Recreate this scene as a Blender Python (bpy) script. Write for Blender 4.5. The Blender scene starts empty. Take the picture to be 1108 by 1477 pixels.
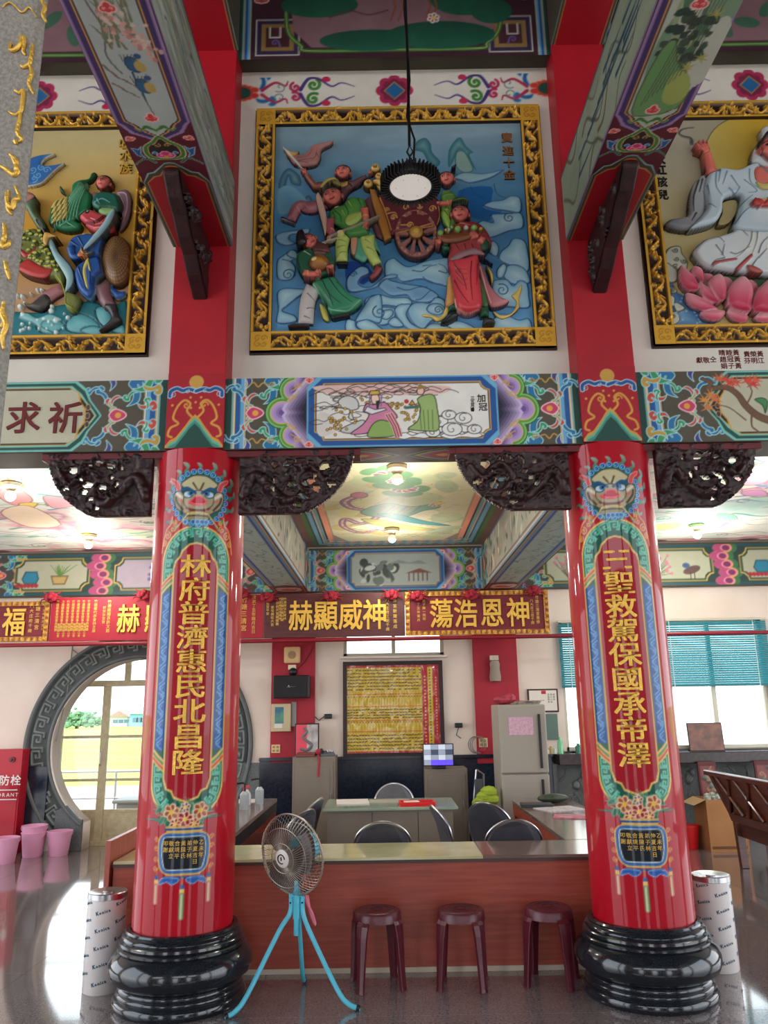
import bpy, math, random
import numpy as np
from mathutils import Vector, Matrix
R = math.radians
random.seed(7); np.random.seed(7)
SC = bpy.context.scene
COL = SC.collection

# ------------------------------------------------------------------ camera, sky, lights, exposure
EYE = np.array([0.0, 0.0, 1.65]); FPX = 1134.0
_th, _ro = R(13.97), R(0.93)
_f = np.array([0, math.cos(_th), math.sin(_th)]); _u0 = np.array([0, -math.sin(_th), math.cos(_th)]); _r0 = np.array([1.0, 0, 0])
_u = _u0*math.cos(_ro) + _r0*math.sin(_ro); _r = _r0*math.cos(_ro) - _u0*math.sin(_ro)
cam = bpy.data.cameras.new('camera'); camo = bpy.data.objects.new('camera', cam); COL.objects.link(camo)
cam.sensor_fit = 'HORIZONTAL'; cam.sensor_width = 36; cam.lens = 36*FPX/1108; cam.clip_end = 600
M = Matrix.Identity(4)
for i in range(3):
    M[i][0] = _r[i]; M[i][1] = _u[i]; M[i][2] = -_f[i]; M[i][3] = EYE[i]
camo.matrix_world = M
SC.camera = camo
SC.view_settings.view_transform = 'Standard'; SC.view_settings.look = 'None'
SC.view_settings.gamma = 1; SC.view_settings.use_curve_mapping = False
SC.view_settings.exposure = 1.55

w = bpy.data.worlds.new('sky'); SC.world = w; w.use_nodes = True
nt = w.node_tree; bg = nt.nodes['Background']
tc = nt.nodes.new('ShaderNodeTexCoord'); sp = nt.nodes.new('ShaderNodeSeparateXYZ'); cr = nt.nodes.new('ShaderNodeValToRGB')
nt.links.new(tc.outputs['Generated'], sp.inputs[0]); nt.links.new(sp.outputs['Z'], cr.inputs[0]); nt.links.new(cr.outputs[0], bg.inputs[0])
cr.color_ramp.elements[0].color = (0.95, 0.97, 1.0, 1); cr.color_ramp.elements[1].color = (0.62, 0.78, 1.0, 1)
bg.inputs[1].default_value = 1.5

def lamp(name, kind, loc, power, size=0.2, color=(1, 1, 1), rot=(0, 0, 0), sy=None):
    l = bpy.data.lights.new(name, kind); l.energy = power; l.color = color
    if kind == 'AREA':
        l.size = size
        if sy: l.shape = 'RECTANGLE'; l.size_y = sy
    elif kind == 'SUN': l.angle = size
    else: l.shadow_soft_size = size
    o = bpy.data.objects.new(name, l); COL.objects.link(o); o.location = loc; o.rotation_euler = rot
    return o
lamp('sun', 'SUN', (0, 0, 20), 3.2, 0.2, (1, .96, .9), (R(38), 0, R(-45)))

# ------------------------------------------------------------------ helpers
def ray(u, v): return _f + _r*(u-554)/FPX + _u*(738.5-v)/FPX
def atY(u, v, Y):
    d = ray(u, v); return EYE + d*(Y/d[1])
def atZ(u, v, Z):
    d = ray(u, v); return EYE + d*((Z-1.65)/d[2])
def lin(c):
    c = np.asarray(c, float)/255.0
    return np.where(c <= .04045, c/12.92, ((c+.055)/1.055)**2.4)
def lin4(c): return tuple(lin(c)) + (1.0,)

MATS = {}
def mat(name, col, rough=.5, metal=0, noise=None, bump=None, coat=0, emit=None, trans=0, spec=.5, stretch=None, alpha=1):
    if name in MATS: return MATS[name]
    m = bpy.data.materials.new(name); m.use_nodes = True; n = m.node_tree.nodes; l = m.node_tree.links
    b = n['Principled BSDF']; b.inputs['Base Color'].default_value = lin4(col)
    b.inputs['Roughness'].default_value = rough; b.inputs['Metallic'].default_value = metal
    b.inputs['Specular IOR Level'].default_value = spec
    b.inputs['Coat Weight'].default_value = coat; b.inputs['Coat Roughness'].default_value = .06
    b.inputs['Transmission Weight'].default_value = trans; b.inputs['Alpha'].default_value = alpha
    if emit:
        b.inputs['Emission Color'].default_value = lin4(emit[0]); b.inputs['Emission Strength'].default_value = emit[1]
    if noise or bump:
        t = n.new('ShaderNodeTexCoord'); mp = n.new('ShaderNodeMapping'); l.new(t.outputs['Object'], mp.inputs[0])
        if stretch: mp.inputs['Scale'].default_value = stretch
    if noise:
        ns = n.new('ShaderNodeTexNoise'); ns.inputs['Scale'].default_value = noise[0]; ns.inputs['Detail'].default_value = 6
        l.new(mp.outputs[0], ns.inputs[0])
        rp = n.new('ShaderNodeValToRGB'); rp.color_ramp.elements[0].position = .35; rp.color_ramp.elements[1].position = .65
        rp.color_ramp.elements[0].color = lin4(col); rp.color_ramp.elements[1].color = lin4(noise[1])
        l.new(ns.outputs[0], rp.inputs[0]); l.new(rp.outputs[0], b.inputs['Base Color'])
    if bump:
        nb = n.new('ShaderNodeTexNoise'); nb.inputs['Scale'].default_value = bump[0]; l.new(mp.outputs[0], nb.inputs[0])
        bp = n.new('ShaderNodeBump'); bp.inputs['Strength'].default_value = bump[1]; bp.inputs['Distance'].default_value = .01
        l.new(nb.outputs[0], bp.inputs['Height']); l.new(bp.outputs[0], b.inputs['Normal'])
    MATS[name] = m
    return m
def paint_mat(name, rough=.5, coat=0, grain=.05):
    # pigment stored per vertex by the little brush library below; alpha = how metallic (gold leaf)
    m = bpy.data.materials.new(name); m.use_nodes = True; n = m.node_tree.nodes; l = m.node_tree.links
    b = n['Principled BSDF']; b.inputs['Roughness'].default_value = rough
    b.inputs['Coat Weight'].default_value = coat; b.inputs['Coat Roughness'].default_value = .07
    a = n.new('ShaderNodeAttribute'); a.attribute_name = 'pigment'
    ns = n.new('ShaderNodeTexNoise'); ns.inputs['Scale'].default_value = 9; ns.inputs['Detail'].default_value = 8
    t = n.new('ShaderNodeTexCoord'); l.new(t.outputs['Object'], ns.inputs[0])
    mr = n.new('ShaderNodeMapRange'); mr.inputs['To Min'].default_value = 1-grain*2; mr.inputs['To Max'].default_value = 1+grain*1.4
    l.new(ns.outputs[0], mr.inputs[0])
    mx = n.new('ShaderNodeMix'); mx.data_type = 'RGBA'; mx.blend_type = 'MULTIPLY'; mx.inputs[0].default_value = 1
    l.new(a.outputs['Color'], mx.inputs[6]); l.new(mr.outputs[0], mx.inputs[7]); l.new(mx.outputs[2], b.inputs['Base Color'])
    l.new(a.outputs['Alpha'], b.inputs['Metallic'])
    MATS[name] = m
    return m
PAINT = paint_mat('mural_paint', .55)
GLOSS = paint_mat('enamel_relief', .38, .0)
LACQ = paint_mat('lacquer', .42, .55, .02)
LACQ.node_tree.nodes['Principled BSDF'].inputs['Specular IOR Level'].default_value = .15
LACQ.node_tree.nodes['Principled BSDF'].inputs['Coat Roughness'].default_value = .035

def tag(o, label=None, cat=None, group=None, kind=None):
    for k, v in (('label', label), ('category', cat), ('group', group), ('kind', kind)):
        if v: o[k] = v
    return o
def empty(name, loc=(0, 0, 0), rz=0, parent=None):
    o = bpy.data.objects.new(name, None); COL.objects.link(o); o.location = loc; o.rotation_euler = (0, 0, rz)
    o.empty_display_size = .1
    if parent: o.parent = parent
    return o
def kids(o): return [c for c in bpy.data.objects if c.parent == o]
def copy_tree(o, parent=None, ch=None):
    if ch is None:
        ch = {}
        for q in bpy.data.objects:
            if q.parent: ch.setdefault(q.parent.name, []).append(q)
    c = o.copy(); COL.objects.link(c)
    if parent is not None: c.parent = parent
    for k in ch.get(o.name, []): copy_tree(k, c, ch)
    return c

class MB:
    def __init__(s): s.v = []; s.f = []; s.m = []; s.T = None
    def add(s, vs, fs, mi=0):
        b = len(s.v)
        if s.T is not None: vs = [tuple(s.T @ Vector(p)) for p in vs]
        s.v += [tuple(p) for p in vs]; s.f += [tuple(i+b for i in f) for f in fs]; s.m += [mi]*len(fs)
        return s
    def box(s, a, b, mi=0):
        x0, y0, z0 = a; x1, y1, z1 = b
        return s.add([(x0,y0,z0),(x1,y0,z0),(x1,y1,z0),(x0,y1,z0),(x0,y0,z1),(x1,y0,z1),(x1,y1,z1),(x0,y1,z1)],
                     [(0,3,2,1),(4,5,6,7),(0,1,5,4),(1,2,6,5),(2,3,7,6),(3,0,4,7)], mi)
    def cbox(s, c, d, mi=0): return s.box([c[i]-d[i]/2 for i in range(3)], [c[i]+d[i]/2 for i in range(3)], mi)
    def tube(s, pts, r, n=10, mi=0, caps=True, closed=False):
        P = [Vector(p) for p in pts]; N = len(P); rs = r if isinstance(r, (list, tuple)) else [r]*N
        vs = []; up = None
        for i, p in enumerate(P):
            if closed: t = P[(i+1) % N]-P[i-1]
            else: t = P[min(i+1, N-1)]-P[max(i-1, 0)]
            t.normalize()
            if up is None:
                up = Vector((0, 0, 1)) if abs(t.z) < .9 else Vector((1, 0, 0))
            a = t.cross(up)
            if a.length < 1e-5: a = t.orthogonal()
            a.normalize(); b = a.cross(t); up = b
            for k in range(n):
                an = 2*math.pi*k/n; vs.append(p + (a*math.cos(an)+b*math.sin(an))*rs[i])
        fs = []
        for i in range(N if closed else N-1):
            j = (i+1) % N
            for k in range(n): fs.append((i*n+k, i*n+(k+1) % n, j*n+(k+1) % n, j*n+k))
        if caps and not closed: fs += [tuple(range(n))[::-1], tuple((N-1)*n+k for k in range(n))]
        return s.add(vs, [f[::-1] for f in fs], mi)
    def cyl(s, c, r, h, n=24, mi=0, r2=None): return s.lathe([(0, 0), (r, 0), (r if r2 is None else r2, h), (0, h)], c, n, mi)
    def lathe(s, prof, c=(0, 0, 0), n=32, mi=0):
        vs = []; fs = []; rings = []
        for r, z in prof:
            if r < 1e-6: rings.append([len(vs)]); vs.append((c[0], c[1], c[2]+z))
            else:
                rings.append(list(range(len(vs), len(vs)+n)))
                for k in range(n): a = 2*math.pi*k/n; vs.append((c[0]+r*math.cos(a), c[1]+r*math.sin(a), c[2]+z))
        for A, B in zip(rings, rings[1:]):
            for k in range(n):
                q = (k+1) % n
                if len(A) == 1 and len(B) == 1: continue
                if len(A) == 1: fs.append((A[0], B[q], B[k]))
                elif len(B) == 1: fs.append((A[k], A[q], B[0]))
                else: fs.append((A[k], A[q], B[q], B[k]))
        return s.add(vs, fs, mi)
    def ball(s, c, r, n=16, mi=0, sq=(1, 1, 1)):
        m = n//2; vs = [(c[0], c[1], c[2]-r*sq[2])]; fs = []
        for i in range(1, m):
            t = math.pi*i/m
            for k in range(n):
                a = 2*math.pi*k/n
                vs.append((c[0]+r*sq[0]*math.sin(t)*math.cos(a), c[1]+r*sq[1]*math.sin(t)*math.sin(a), c[2]-r*sq[2]*math.cos(t)))
        vs.append((c[0], c[1], c[2]+r*sq[2])); L = len(vs)-1
        for k in range(n):
            q = (k+1) % n; fs.append((0, 1+q, 1+k)); fs.append((L, L-n+k, L-n+q))
            for i in range(m-2): a = 1+i*n; fs.append((a+k, a+q, a+n+q, a+n+k))
        return s.add(vs, fs, mi)
    def prism(s, poly, axis, a, b, mi=0):
        # polygon in the plane across 'axis', extruded from a to b along it
        def P(p, t): return {'x': (t, p[0], p[1]), 'y': (p[0], t, p[1]), 'z': (p[0], p[1], t)}[axis]
        n = len(poly); vs = [P(p, a) for p in poly]+[P(p, b) for p in poly]
        ar = sum(poly[i][0]*poly[(i+1) % n][1]-poly[(i+1) % n][0]*poly[i][1] for i in range(n))
        fs = [tuple(range(n))[::-1], tuple(range(n, 2*n))]+[(i, (i+1) % n, n+(i+1) % n, n+i) for i in range(n)]
        flip = (ar < 0) != (axis == 'y') != (b < a)
        return s.add(vs, [f[::-1] for f in fs] if flip else fs, mi)
    def build(s, name, ms, parent=None, smooth=False, bevel=0, seg=2, ang=35):
        me = bpy.data.meshes.new(name); me.from_pydata(s.v, [], s.f); me.update()
        o = bpy.data.objects.new(name, me); COL.objects.link(o)
        for m in (ms if isinstance(ms, (list, tuple)) else [ms]): me.materials.append(m)
        if any(s.m): me.polygons.foreach_set('material_index', s.m)
        if smooth:
            me.shade_smooth()
            me.set_sharp_from_angle(angle=R(ang))
        if bevel:
            b = o.modifiers.new('soft_edge', 'BEVEL'); b.width = bevel; b.segments = seg; b.limit_method = 'ANGLE'; b.angle_limit = R(40)
        if parent: o.parent = parent
        return o

# ------------------------------------------------------------------ lettering (real glyph geometry)
_G = {}
def glyph(ch, bold=0.0, res=2):
    k = (ch, bold, res)
    if k not in _G:
        c = bpy.data.curves.new('g', 'FONT'); c.body = ch; c.resolution_u = res; c.offset = bold; c.fill_mode = 'FRONT'
        o = bpy.data.objects.new('g', c); COL.objects.link(o)
        dg = bpy.context.evaluated_depsgraph_get(); me = bpy.data.meshes.new_from_object(o.evaluated_get(dg))
        v = np.array([q.co[:2] for q in me.vertices]) if len(me.vertices) else np.zeros((0, 2))
        f = [tuple(p.vertices) for p in me.polygons]
        if len(v):   # centre on the em box for CJK, else on its own box
            if ord(ch[0]) > 0x2e80: v = v-np.array([.5, .38])
            else: v = v-(v.min(0)+v.max(0))/2
        ec = {}
        for p in f:
            for a, b in zip(p, p[1:]+p[:1]): ec[(a, b)] = ec.get((a, b), 0)+1
        border = [(a, b) for (a, b) in ec if (b, a) not in ec]
        _G[k] = (v, f, border)
        bpy.data.objects.remove(o); bpy.data.meshes.remove(me); bpy.data.curves.remove(c)
    return _G[k]
def write(items, mp, depth=.002, bold=.0, res=2, sx=1.0):
    """items: (char, x, y, size) on the surface mp(x, y, h) -> MB"""
    mb = MB()
    for ch, x, y, s in items:
        v, f, bd = glyph(ch, 0, res)
        if not len(v): continue
        n = len(v)
        if bold > .004:
            k = bold*.62; sh = [(-k, -k), (k, -k), (-k, k), (k, k)]; f0, b0, v0 = f, bd, v
            v = np.concatenate([v0+np.array(q) for q in sh]); f = [tuple(i+n*j for i in q) for j in range(4) for q in f0]; bd = [(a+n*j, b+n*j) for j in range(4) for a, b in b0]; n = len(v)
        nq = max(1, n//4) if bold > .004 else n
        top = [mp(x+p[0]*s*sx, y+p[1]*s, depth+.00035*(i//nq)) for i, p in enumerate(v)]; bot = [mp(x+p[0]*s*sx, y+p[1]*s, 0) for p in v]
        mb.add(top+bot, list(f)+[(a, a+n, b+n, b) for a, b in bd])
    return mb

# ------------------------------------------------------------------ brush library: pigment + relief on a fine grid
def cat(pts, n=6, closed=True):
    P = np.array(pts, float); N = len(P); out = []
    rng = range(N) if closed else range(N-1)
    for i in rng:
        p1 = P[i]; p2 = P[(i+1) % N]
        p0 = P[i-1] if (closed or i > 0) else p1; p3 = P[(i+2) % N] if (closed or i+2 < N) else p2
        for k in range(n):
            t = k/n
            out.append(.5*((2*p1)+(-p0+p2)*t+(2*p0-5*p1+4*p2-p3)*t*t+(-p0+3*p1-3*p2+p3)*t**3))
    if not closed: out.append(P[-1])
    return np.array(out)
def ell(cx, cy, rx, ry=None, a=0, n=28):
    ry = rx if ry is None else ry; t = np.linspace(0, 2*np.pi, n, endpoint=False)
    x = rx*np.cos(t); y = ry*np.sin(t); c, s = math.cos(a), math.sin(a)
    return np.stack([cx+x*c-y*s, cy+x*s+y*c], 1)
def spiral(cx, cy, r, a0=0, turns=1.3, d=1, n=26, r1=.12):
    t = np.linspace(0, 1, n); rr = r*(1-t*(1-r1)); a = a0+d*2*np.pi*turns*t
    return np.stack([cx+rr*np.cos(a), cy+rr*np.sin(a)], 1)
def xf(pts, x=0, y=0, s=1, a=0, fx=1, fy=1):
    P = np.array(pts, float)*[s*fx, s*fy]; c, q = math.cos(a), math.sin(a)
    return np.stack([x+P[:, 0]*c-P[:, 1]*q, y+P[:, 0]*q+P[:, 1]*c], 1)

class Cv:
    def __init__(s, w, h, d, col, org=(0, 0, 0), ax=(1, 0, 0), ay=(0, 0, 1), clear=False):
        s.w, s.h = w, h; nx = max(2, int(round(w/d))+1); ny = max(2, int(round(h/d))+1)
        s.x = np.linspace(0, w, nx); s.y = np.linspace(0, h, ny); s.d = w/(nx-1)
        s.C = np.zeros((ny, nx, 4), np.float32); s.C[..., :3] = col
        s.H = np.zeros((ny, nx), np.float32); s.A = np.zeros((ny, nx), np.float32) if clear else np.ones((ny, nx), np.float32)
        s.org, s.ax, s.ay = (np.array(q, float) for q in (org, ax, ay)); s.n = np.cross(s.ax, s.ay)
    def P(s, crop, pts):
        """photo crop coordinates (x0, y0, scale) -> places on this surface"""
        out = []
        for q in pts:
            d = ray(crop[0]+q[0]/crop[2], crop[1]+q[1]/crop[2]); t = np.dot(s.org-EYE, s.n)/np.dot(d, s.n)
            p = EYE+d*t-s.org; out.append((np.dot(p, s.ax), np.dot(p, s.ay)))
        return np.array(out)
    def _sl(s, lo, hi, m):
        i0, i1 = np.searchsorted(s.x, [lo[0]-m, hi[0]+m]); j0, j1 = np.searchsorted(s.y, [lo[1]-m, hi[1]+m])
        if i1 <= i0 or j1 <= j0: return None
        X, Y = np.meshgrid(s.x[i0:i1], s.y[j0:j1]); return (slice(j0, j1), slice(i0, i1)), X, Y
    def _put(s, sl, a, col, met=0):
        a3 = a[..., None]; s.C[sl][..., :3] = s.C[sl][..., :3]*(1-a3)+np.asarray(col, np.float32)*a3
        s.C[sl][..., 3] = s.C[sl][..., 3]*(1-a)+met*a; s.A[sl] = np.maximum(s.A[sl], a)
    def sdf(s, P, X, Y):
        D = np.full(X.shape, 1e9); W = np.zeros(X.shape, bool); n = len(P)
        for i in range(n):
            a = P[i]; b = P[(i+1) % n]; e = b-a; L = e@e
            if L < 1e-14: continue
            wx, wy = X-a[0], Y-a[1]; t = np.clip((wx*e[0]+wy*e[1])/L, 0, 1)
            D = np.minimum(D, (wx-e[0]*t)**2+(wy-e[1]*t)**2)
            if a[1] != b[1]:
                c = (a[1] > Y) != (b[1] > Y); W ^= c & (X < e[0]*(Y-a[1])/e[1]+a[0])
        return np.where(W, -1, 1)*np.sqrt(D)
    def poly(s, pts, col, oc=None, ow=None, b=0, z=None, g=None, met=0, rr=None, sm=0, shade=None):
        P = np.array(pts, float)
        if sm: P = cat(P, sm)
        q = s._sl(P.min(0), P.max(0), s.d)
        if q is None: return
        sl, X, Y = q; D = s.sdf(P, X, Y); a = np.clip(.5-D/s.d, 0, 1)
        c = np.empty(X.shape+(3,)); c[:] = col
        if g:
            lo, hi = P.min(0), P.max(0)
            if g[1] == 'x': t = (X-lo[0])/(hi[0]-lo[0]+1e-9)
            elif g[1] == 'y': t = (Y-lo[1])/(hi[1]-lo[1]+1e-9)
            else: t = -D/max(1e-6, -D.min())
            t = np.clip(t, 0, 1)[..., None]; c = c*(1-t)+np.array(g[0])*t
        if oc is not None:
            ow = ow or s.d*1.2; t = np.clip((D+ow)/s.d+.5, 0, 1)[..., None]; c = c*(1-t)+np.array(oc)*t
        s._put(sl, a, c, met)
        if b or z is not None:
            rr = rr or max(1e-4, -D.min()); u = np.clip(-D/rr, 0, 1)
            hh = (z or 0)+b*np.sqrt(np.maximum(0, 1-(1-u)**2)); s.H[sl] = np.where(a > .5, hh, s.H[sl])
    def line(s, pts, w, col, w2=None, sm=0, h=None, dh=0, met=0, oc=None, ow=0):
        P = np.array(pts, float)
        if sm: P = cat(P, sm, False)
        if oc is not None: s.line(P, w+2*ow, oc, None if w2 is None else w2+2*ow, 0, h, 0, 0)
        n = len(P)-1; w2 = w if w2 is None else w2
        for_all = s._sl(P.min(0), P.max(0), w/2+s.d*2)
        if for_all is None or n < 1: return
        sl, X, Y = for_all; D = np.full(X.shape, 1e9)
        for i in range(n):
            a, b = P[i], P[i+1]; wa = (w+(w2-w)*i/n)/2; wb = (w+(w2-w)*(i+1)/n)/2; m = max(wa, wb)+2*s.d
            lo = np.minimum(a, b)-m; hi = np.maximum(a, b)+m
            i0, i1 = np.searchsorted(X[0], [lo[0], hi[0]]); j0, j1 = np.searchsorted(Y[:, 0], [lo[1], hi[1]])
            if i1 <= i0 or j1 <= j0: continue
            x = X[j0:j1, i0:i1]-a[0]; y = Y[j0:j1, i0:i1]-a[1]; e = b-a; L = e@e+1e-12
            t = np.clip((x*e[0]+y*e[1])/L, 0, 1); dd = np.sqrt((x-e[0]*t)**2+(y-e[1]*t)**2)-(wa+(wb-wa)*t)
            D[j0:j1, i0:i1] = np.minimum(D[j0:j1, i0:i1], dd)
        a = np.clip(.5-D/s.d, 0, 1)
        s._put(sl, a, np.broadcast_to(np.asarray(col, float), X.shape+(3,)), met)
        if h is not None: s.H[sl] = s.H[sl]*(1-a)+h*a
        if dh: u = np.clip(-D/(max(w, w2)/2), 0, 1); s.H[sl] += dh*a*np.sqrt(np.maximum(0, 1-(1-u)**2))
    def dot(s, x, y, r, col, **k): s.poly(ell(x, y, r, n=14), col, **k)
    def band(s, x0, x1, col, y0=None, y1=None, **k):
        y0 = 0-s.d if y0 is None else y0; y1 = s.h+s.d if y1 is None else y1
        s.poly([(x0, y0), (x1, y0), (x1, y1), (x0, y1)], col, **k)
    def mottle(s, amp, sc=8, seed=0, tint=(1, 1, 1), mask=None):
        N = fbm(s.x*sc, s.y*sc, seed)*amp
        if mask is not None: N = N*mask
        s.C[..., :3] += N[..., None]*np.array(tint)
    def mesh(s, name, mp=None, mat_=None, parent=None, mask=None, off=0, solid=0, neg=False):
        ny, nx = s.H.shape; X, Y = np.meshgrid(s.x, s.y); H = s.H+off
        if mp is None:
            V = s.org+X[..., None]*s.ax+Y[..., None]*s.ay+H[..., None]*s.n
            B = s.org+X[..., None]*s.ax+Y[..., None]*s.ay-solid*s.n
        else: V = mp(X, Y, H); B = mp(X, Y, -solid+0*H)
        m = mask if mask is not None else s.A > .5
        q = m[:-1, :-1] & m[1:, :-1] & m[:-1, 1:] & m[1:, 1:]
        idx = np.arange(ny*nx).reshape(ny, nx)
        F = np.stack([idx[:-1, :-1], idx[:-1, 1:], idx[1:, 1:], idx[1:, :-1]], -1)[q]
        V = V.reshape(-1, 3); C = np.ones((ny*nx, 4), np.float32)
        C[:, :3] = lin(np.clip(s.C[..., :3], 0, 255).reshape(-1, 3)); C[:, 3] = s.C[..., 3].ravel()
        if solid:
            N = ny*nx; Q = np.zeros((ny+1, nx+1), bool); Q[1:ny, 1:nx] = q; parts = [F, F[:, ::-1]+N]
            # walls round every edge of the kept cells
            c = Q[1:ny, 1:nx]
            for dy, dx, e0, e1 in ((-1, 0, (0, 0), (0, 1)), (1, 0, (1, 1), (1, 0)), (0, -1, (1, 0), (0, 0)), (0, 1, (0, 1), (1, 1))):
                o = Q[1+dy:ny+dy, 1+dx:nx+dx]; J, I = np.nonzero(c & ~o)
                a = idx[J+e0[0], I+e0[1]]; b_ = idx[J+e1[0], I+e1[1]]
                parts.append(np.stack([a, a+N, b_+N, b_], -1))
            F = np.concatenate(parts); V = np.concatenate([V, B.reshape(-1, 3)]); C = np.concatenate([C, C])
        return raw_mesh(name, V, F, C, mat_ or PAINT, parent)
def raw_mesh(name, V, F, C, mat_, parent=None, smooth=True):
    used = np.zeros(len(V), bool); used[F.ravel()] = True; re = np.cumsum(used)-1
    V = V[used]; C = C[used]; F = re[F]
    me = bpy.data.meshes.new(name); me.vertices.add(len(V)); me.vertices.foreach_set('co', V.astype(np.float32).ravel())
    me.loops.add(F.size); me.loops.foreach_set('vertex_index', F.astype(np.int32).ravel())
    me.polygons.add(len(F)); me.polygons.foreach_set('loop_start', np.arange(0, F.size, F.shape[1], dtype=np.int32))
    me.update(calc_edges=True)
    at = me.color_attributes.new('pigment', 'FLOAT_COLOR', 'POINT'); at.data.foreach_set('color', C.astype(np.float32).ravel())
    me.polygons.foreach_set('use_smooth', np.full(len(F), smooth)); me.materials.append(mat_)
    o = bpy.data.objects.new(name, me); COL.objects.link(o)
    if parent: o.parent = parent
    return o
def vnoise(X, Y, seed=0):
    xi = np.floor(X).astype(np.int64); yi = np.floor(Y).astype(np.int64); fx = X-xi; fy = Y-yi
    fx = fx*fx*(3-2*fx); fy = fy*fy*(3-2*fy)
    def hsh(a, b):
        n = (a*374761393+b*668265263+seed*1442695041) & 0xffffffff; n = ((n ^ (n >> 13))*1274126177) & 0xffffffff
        return ((n ^ (n >> 16)) & 0xffff)/65535.0
    return (hsh(xi, yi)*(1-fx)+hsh(xi+1, yi)*fx)*(1-fy)+(hsh(xi, yi+1)*(1-fx)+hsh(xi+1, yi+1)*fx)*fy
def fbm(x, y, seed=0, oct=4):
    X, Y = (np.meshgrid(x, y) if np.ndim(x) == 1 else (x, y)); r = 0; a = .5
    for k in range(oct): r = r+a*(vnoise(X*2**k, Y*2**k, seed+k*17)-.5)*2; a *= .5
    return r

# ------------------------------------------------------------------ motifs
WHITE = (232, 228, 215); GOLD = (206, 160, 62); TEAL = (98, 168, 160); DGREEN = (14, 66, 58); BLUE = (24, 84, 150); LBLUE = (108, 176, 214)
GREEN = (62, 130, 52); LGREEN = (134, 190, 110); PURPLE = (88, 62, 124); LILAC = (178, 150, 200); RED = (196, 40, 50); PINK = (232, 140, 150); OLIVE = (78, 72, 56); CRIM = (170, 6, 34)
def leafc(c, x, y, s, a, col, oc=WHITE, fx=1):
    """one curling acanthus leaf"""
    P = [(0, 0), (.22, .18), (.3, .5), (.18, .8), (.4, .98), (.72, .92), (.78, .66), (.6, .52), (.5, .7), (.56, .38), (.42, .06)]
    c.poly(xf(P, x, y, s, a, fx), col, oc, max(c.d*.9, s*.05), sm=4)
def scrolls(c, x, y, s, a=0, fx=1, cols=(BLUE, GREEN, RED, PURPLE), oc=(190, 215, 215)):
    """a tuft of curling leaves"""
    for i, (lx, ly, la, ls) in enumerate(((0, 0, 0, .55), (0, .0, -1.1, .5), (.05, .05, .9, .45), (.3, .5, -.5, .45), (-.15, .45, .7, .4))):
        p = xf([(lx, ly)], x, y, s, a, fx)[0]
        leafc(c, p[0], p[1], s*ls, a+(la if fx > 0 else -la), cols[i % len(cols)], oc, fx)
def curlstroke(c, x, y, r, a0, d, w, col, oc=None, tail=1.2):
    sp_ = spiral(x, y, r, a0, 1.15, d, 20)
    t0 = sp_[0]; dr = np.array([math.cos(a0-d*1.3), math.sin(a0-d*1.3)]); tl = [t0+dr*r*tail*k for k in (1, .5)]
    c.line(np.vstack([tl, sp_]), w, col, w*.6, 2, oc=oc, ow=w*.35)
def meander(c, path, W, col, w=None, rep=None, closed=False):
    P = np.array(path, float); seg = np.hypot(*np.diff(P, axis=0).T); L = np.concatenate([[0], np.cumsum(seg)])
    n = rep or max(1, int(round(L[-1]/(W*1.15)))); U = L[-1]/n; w = w or W*.16
    def at(s_, t):
        s_ = np.clip(s_, 0, L[-1]-1e-9); i = min(np.searchsorted(L, s_, side='right')-1, len(seg)-1); f = (s_-L[i])/seg[i]
        p = P[i]*(1-f)+P[i+1]*f; e = (P[i+1]-P[i])/seg[i]; return p+np.array([-e[1], e[0]])*t
    K = [(0, -.4), (0, .38), (.8, .38), (.8, -.18), (.38, -.18), (.38, .1), (.55, .1)]
    for k in range(n):
        q = []
        for (a, b), (a2, b2) in zip(K, K[1:]+[K[-1]]):
            for m in range(3): q.append(at((k+.08+(a+(a2-a)*m/3))*U, (b+(b2-b)*m/3)*W))
        c.line(q, w, col)
        c.line([at((k+.08)*U, -.4*W), at((k-.2)*U, -.4*W)] if k else [at(0, -.4*W), at(.08*U, -.4*W)], w, col)
def cloudlet(c, x, y, s, base=(120, 175, 205), hi=(180, 210, 220), line_=(35, 75, 115), b=0, z=0, n=3, dir=1):
    for k in range(n):
        r = s*(1-.27*k); P = ell(x+dir*k*s*.06, y-s*.2*k*.6, r, r*.78)
        t = k/max(1, n-1); c.poly(P, tuple(np.array(base)*(1-t)+np.array(hi)*t), line_, None, b=b, z=z+k*b*.5)
def flower(c, x, y, r, col, mid=(230, 190, 70), n=6, oc=WHITE, dark=None):
    for k in range(n):
        a = 2*math.pi*k/n+.3; c.poly(ell(x+r*.55*math.cos(a), y+r*.55*math.sin(a), r*.48, r*.4, a), col, oc, g=((dark or tuple(q*.7 for q in col)), 'in'))
    c.dot(x, y, r*.28, mid)
def ruyi(c, x, y, s, col=(205, 40, 60), oc=(245, 190, 180), a=0):
    """small trefoil"""
    for dx, dy, r in ((-.45, .1, .4), (.45, .1, .4), (0, .5, .42), (0, 0, .4)):
        p = xf([(dx, dy)], x, y, s, a)[0]; c.poly(ell(p[0], p[1], r*s+c.d), oc)
    for dx, dy, r in ((-.45, .1, .4), (.45, .1, .4), (0, .5, .42), (0, 0, .4)):
        p = xf([(dx, dy)], x, y, s, a)[0]; c.poly(ell(p[0], p[1], r*s-c.d*.3), col)
    c.line(xf(spiral(-.42, .1, .22, 0, 1, 1), x, y, s, a), s*.09, oc); c.line(xf(spiral(.42, .1, .22, 3.1, 1, -1), x, y, s, a), s*.09, oc)
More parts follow.
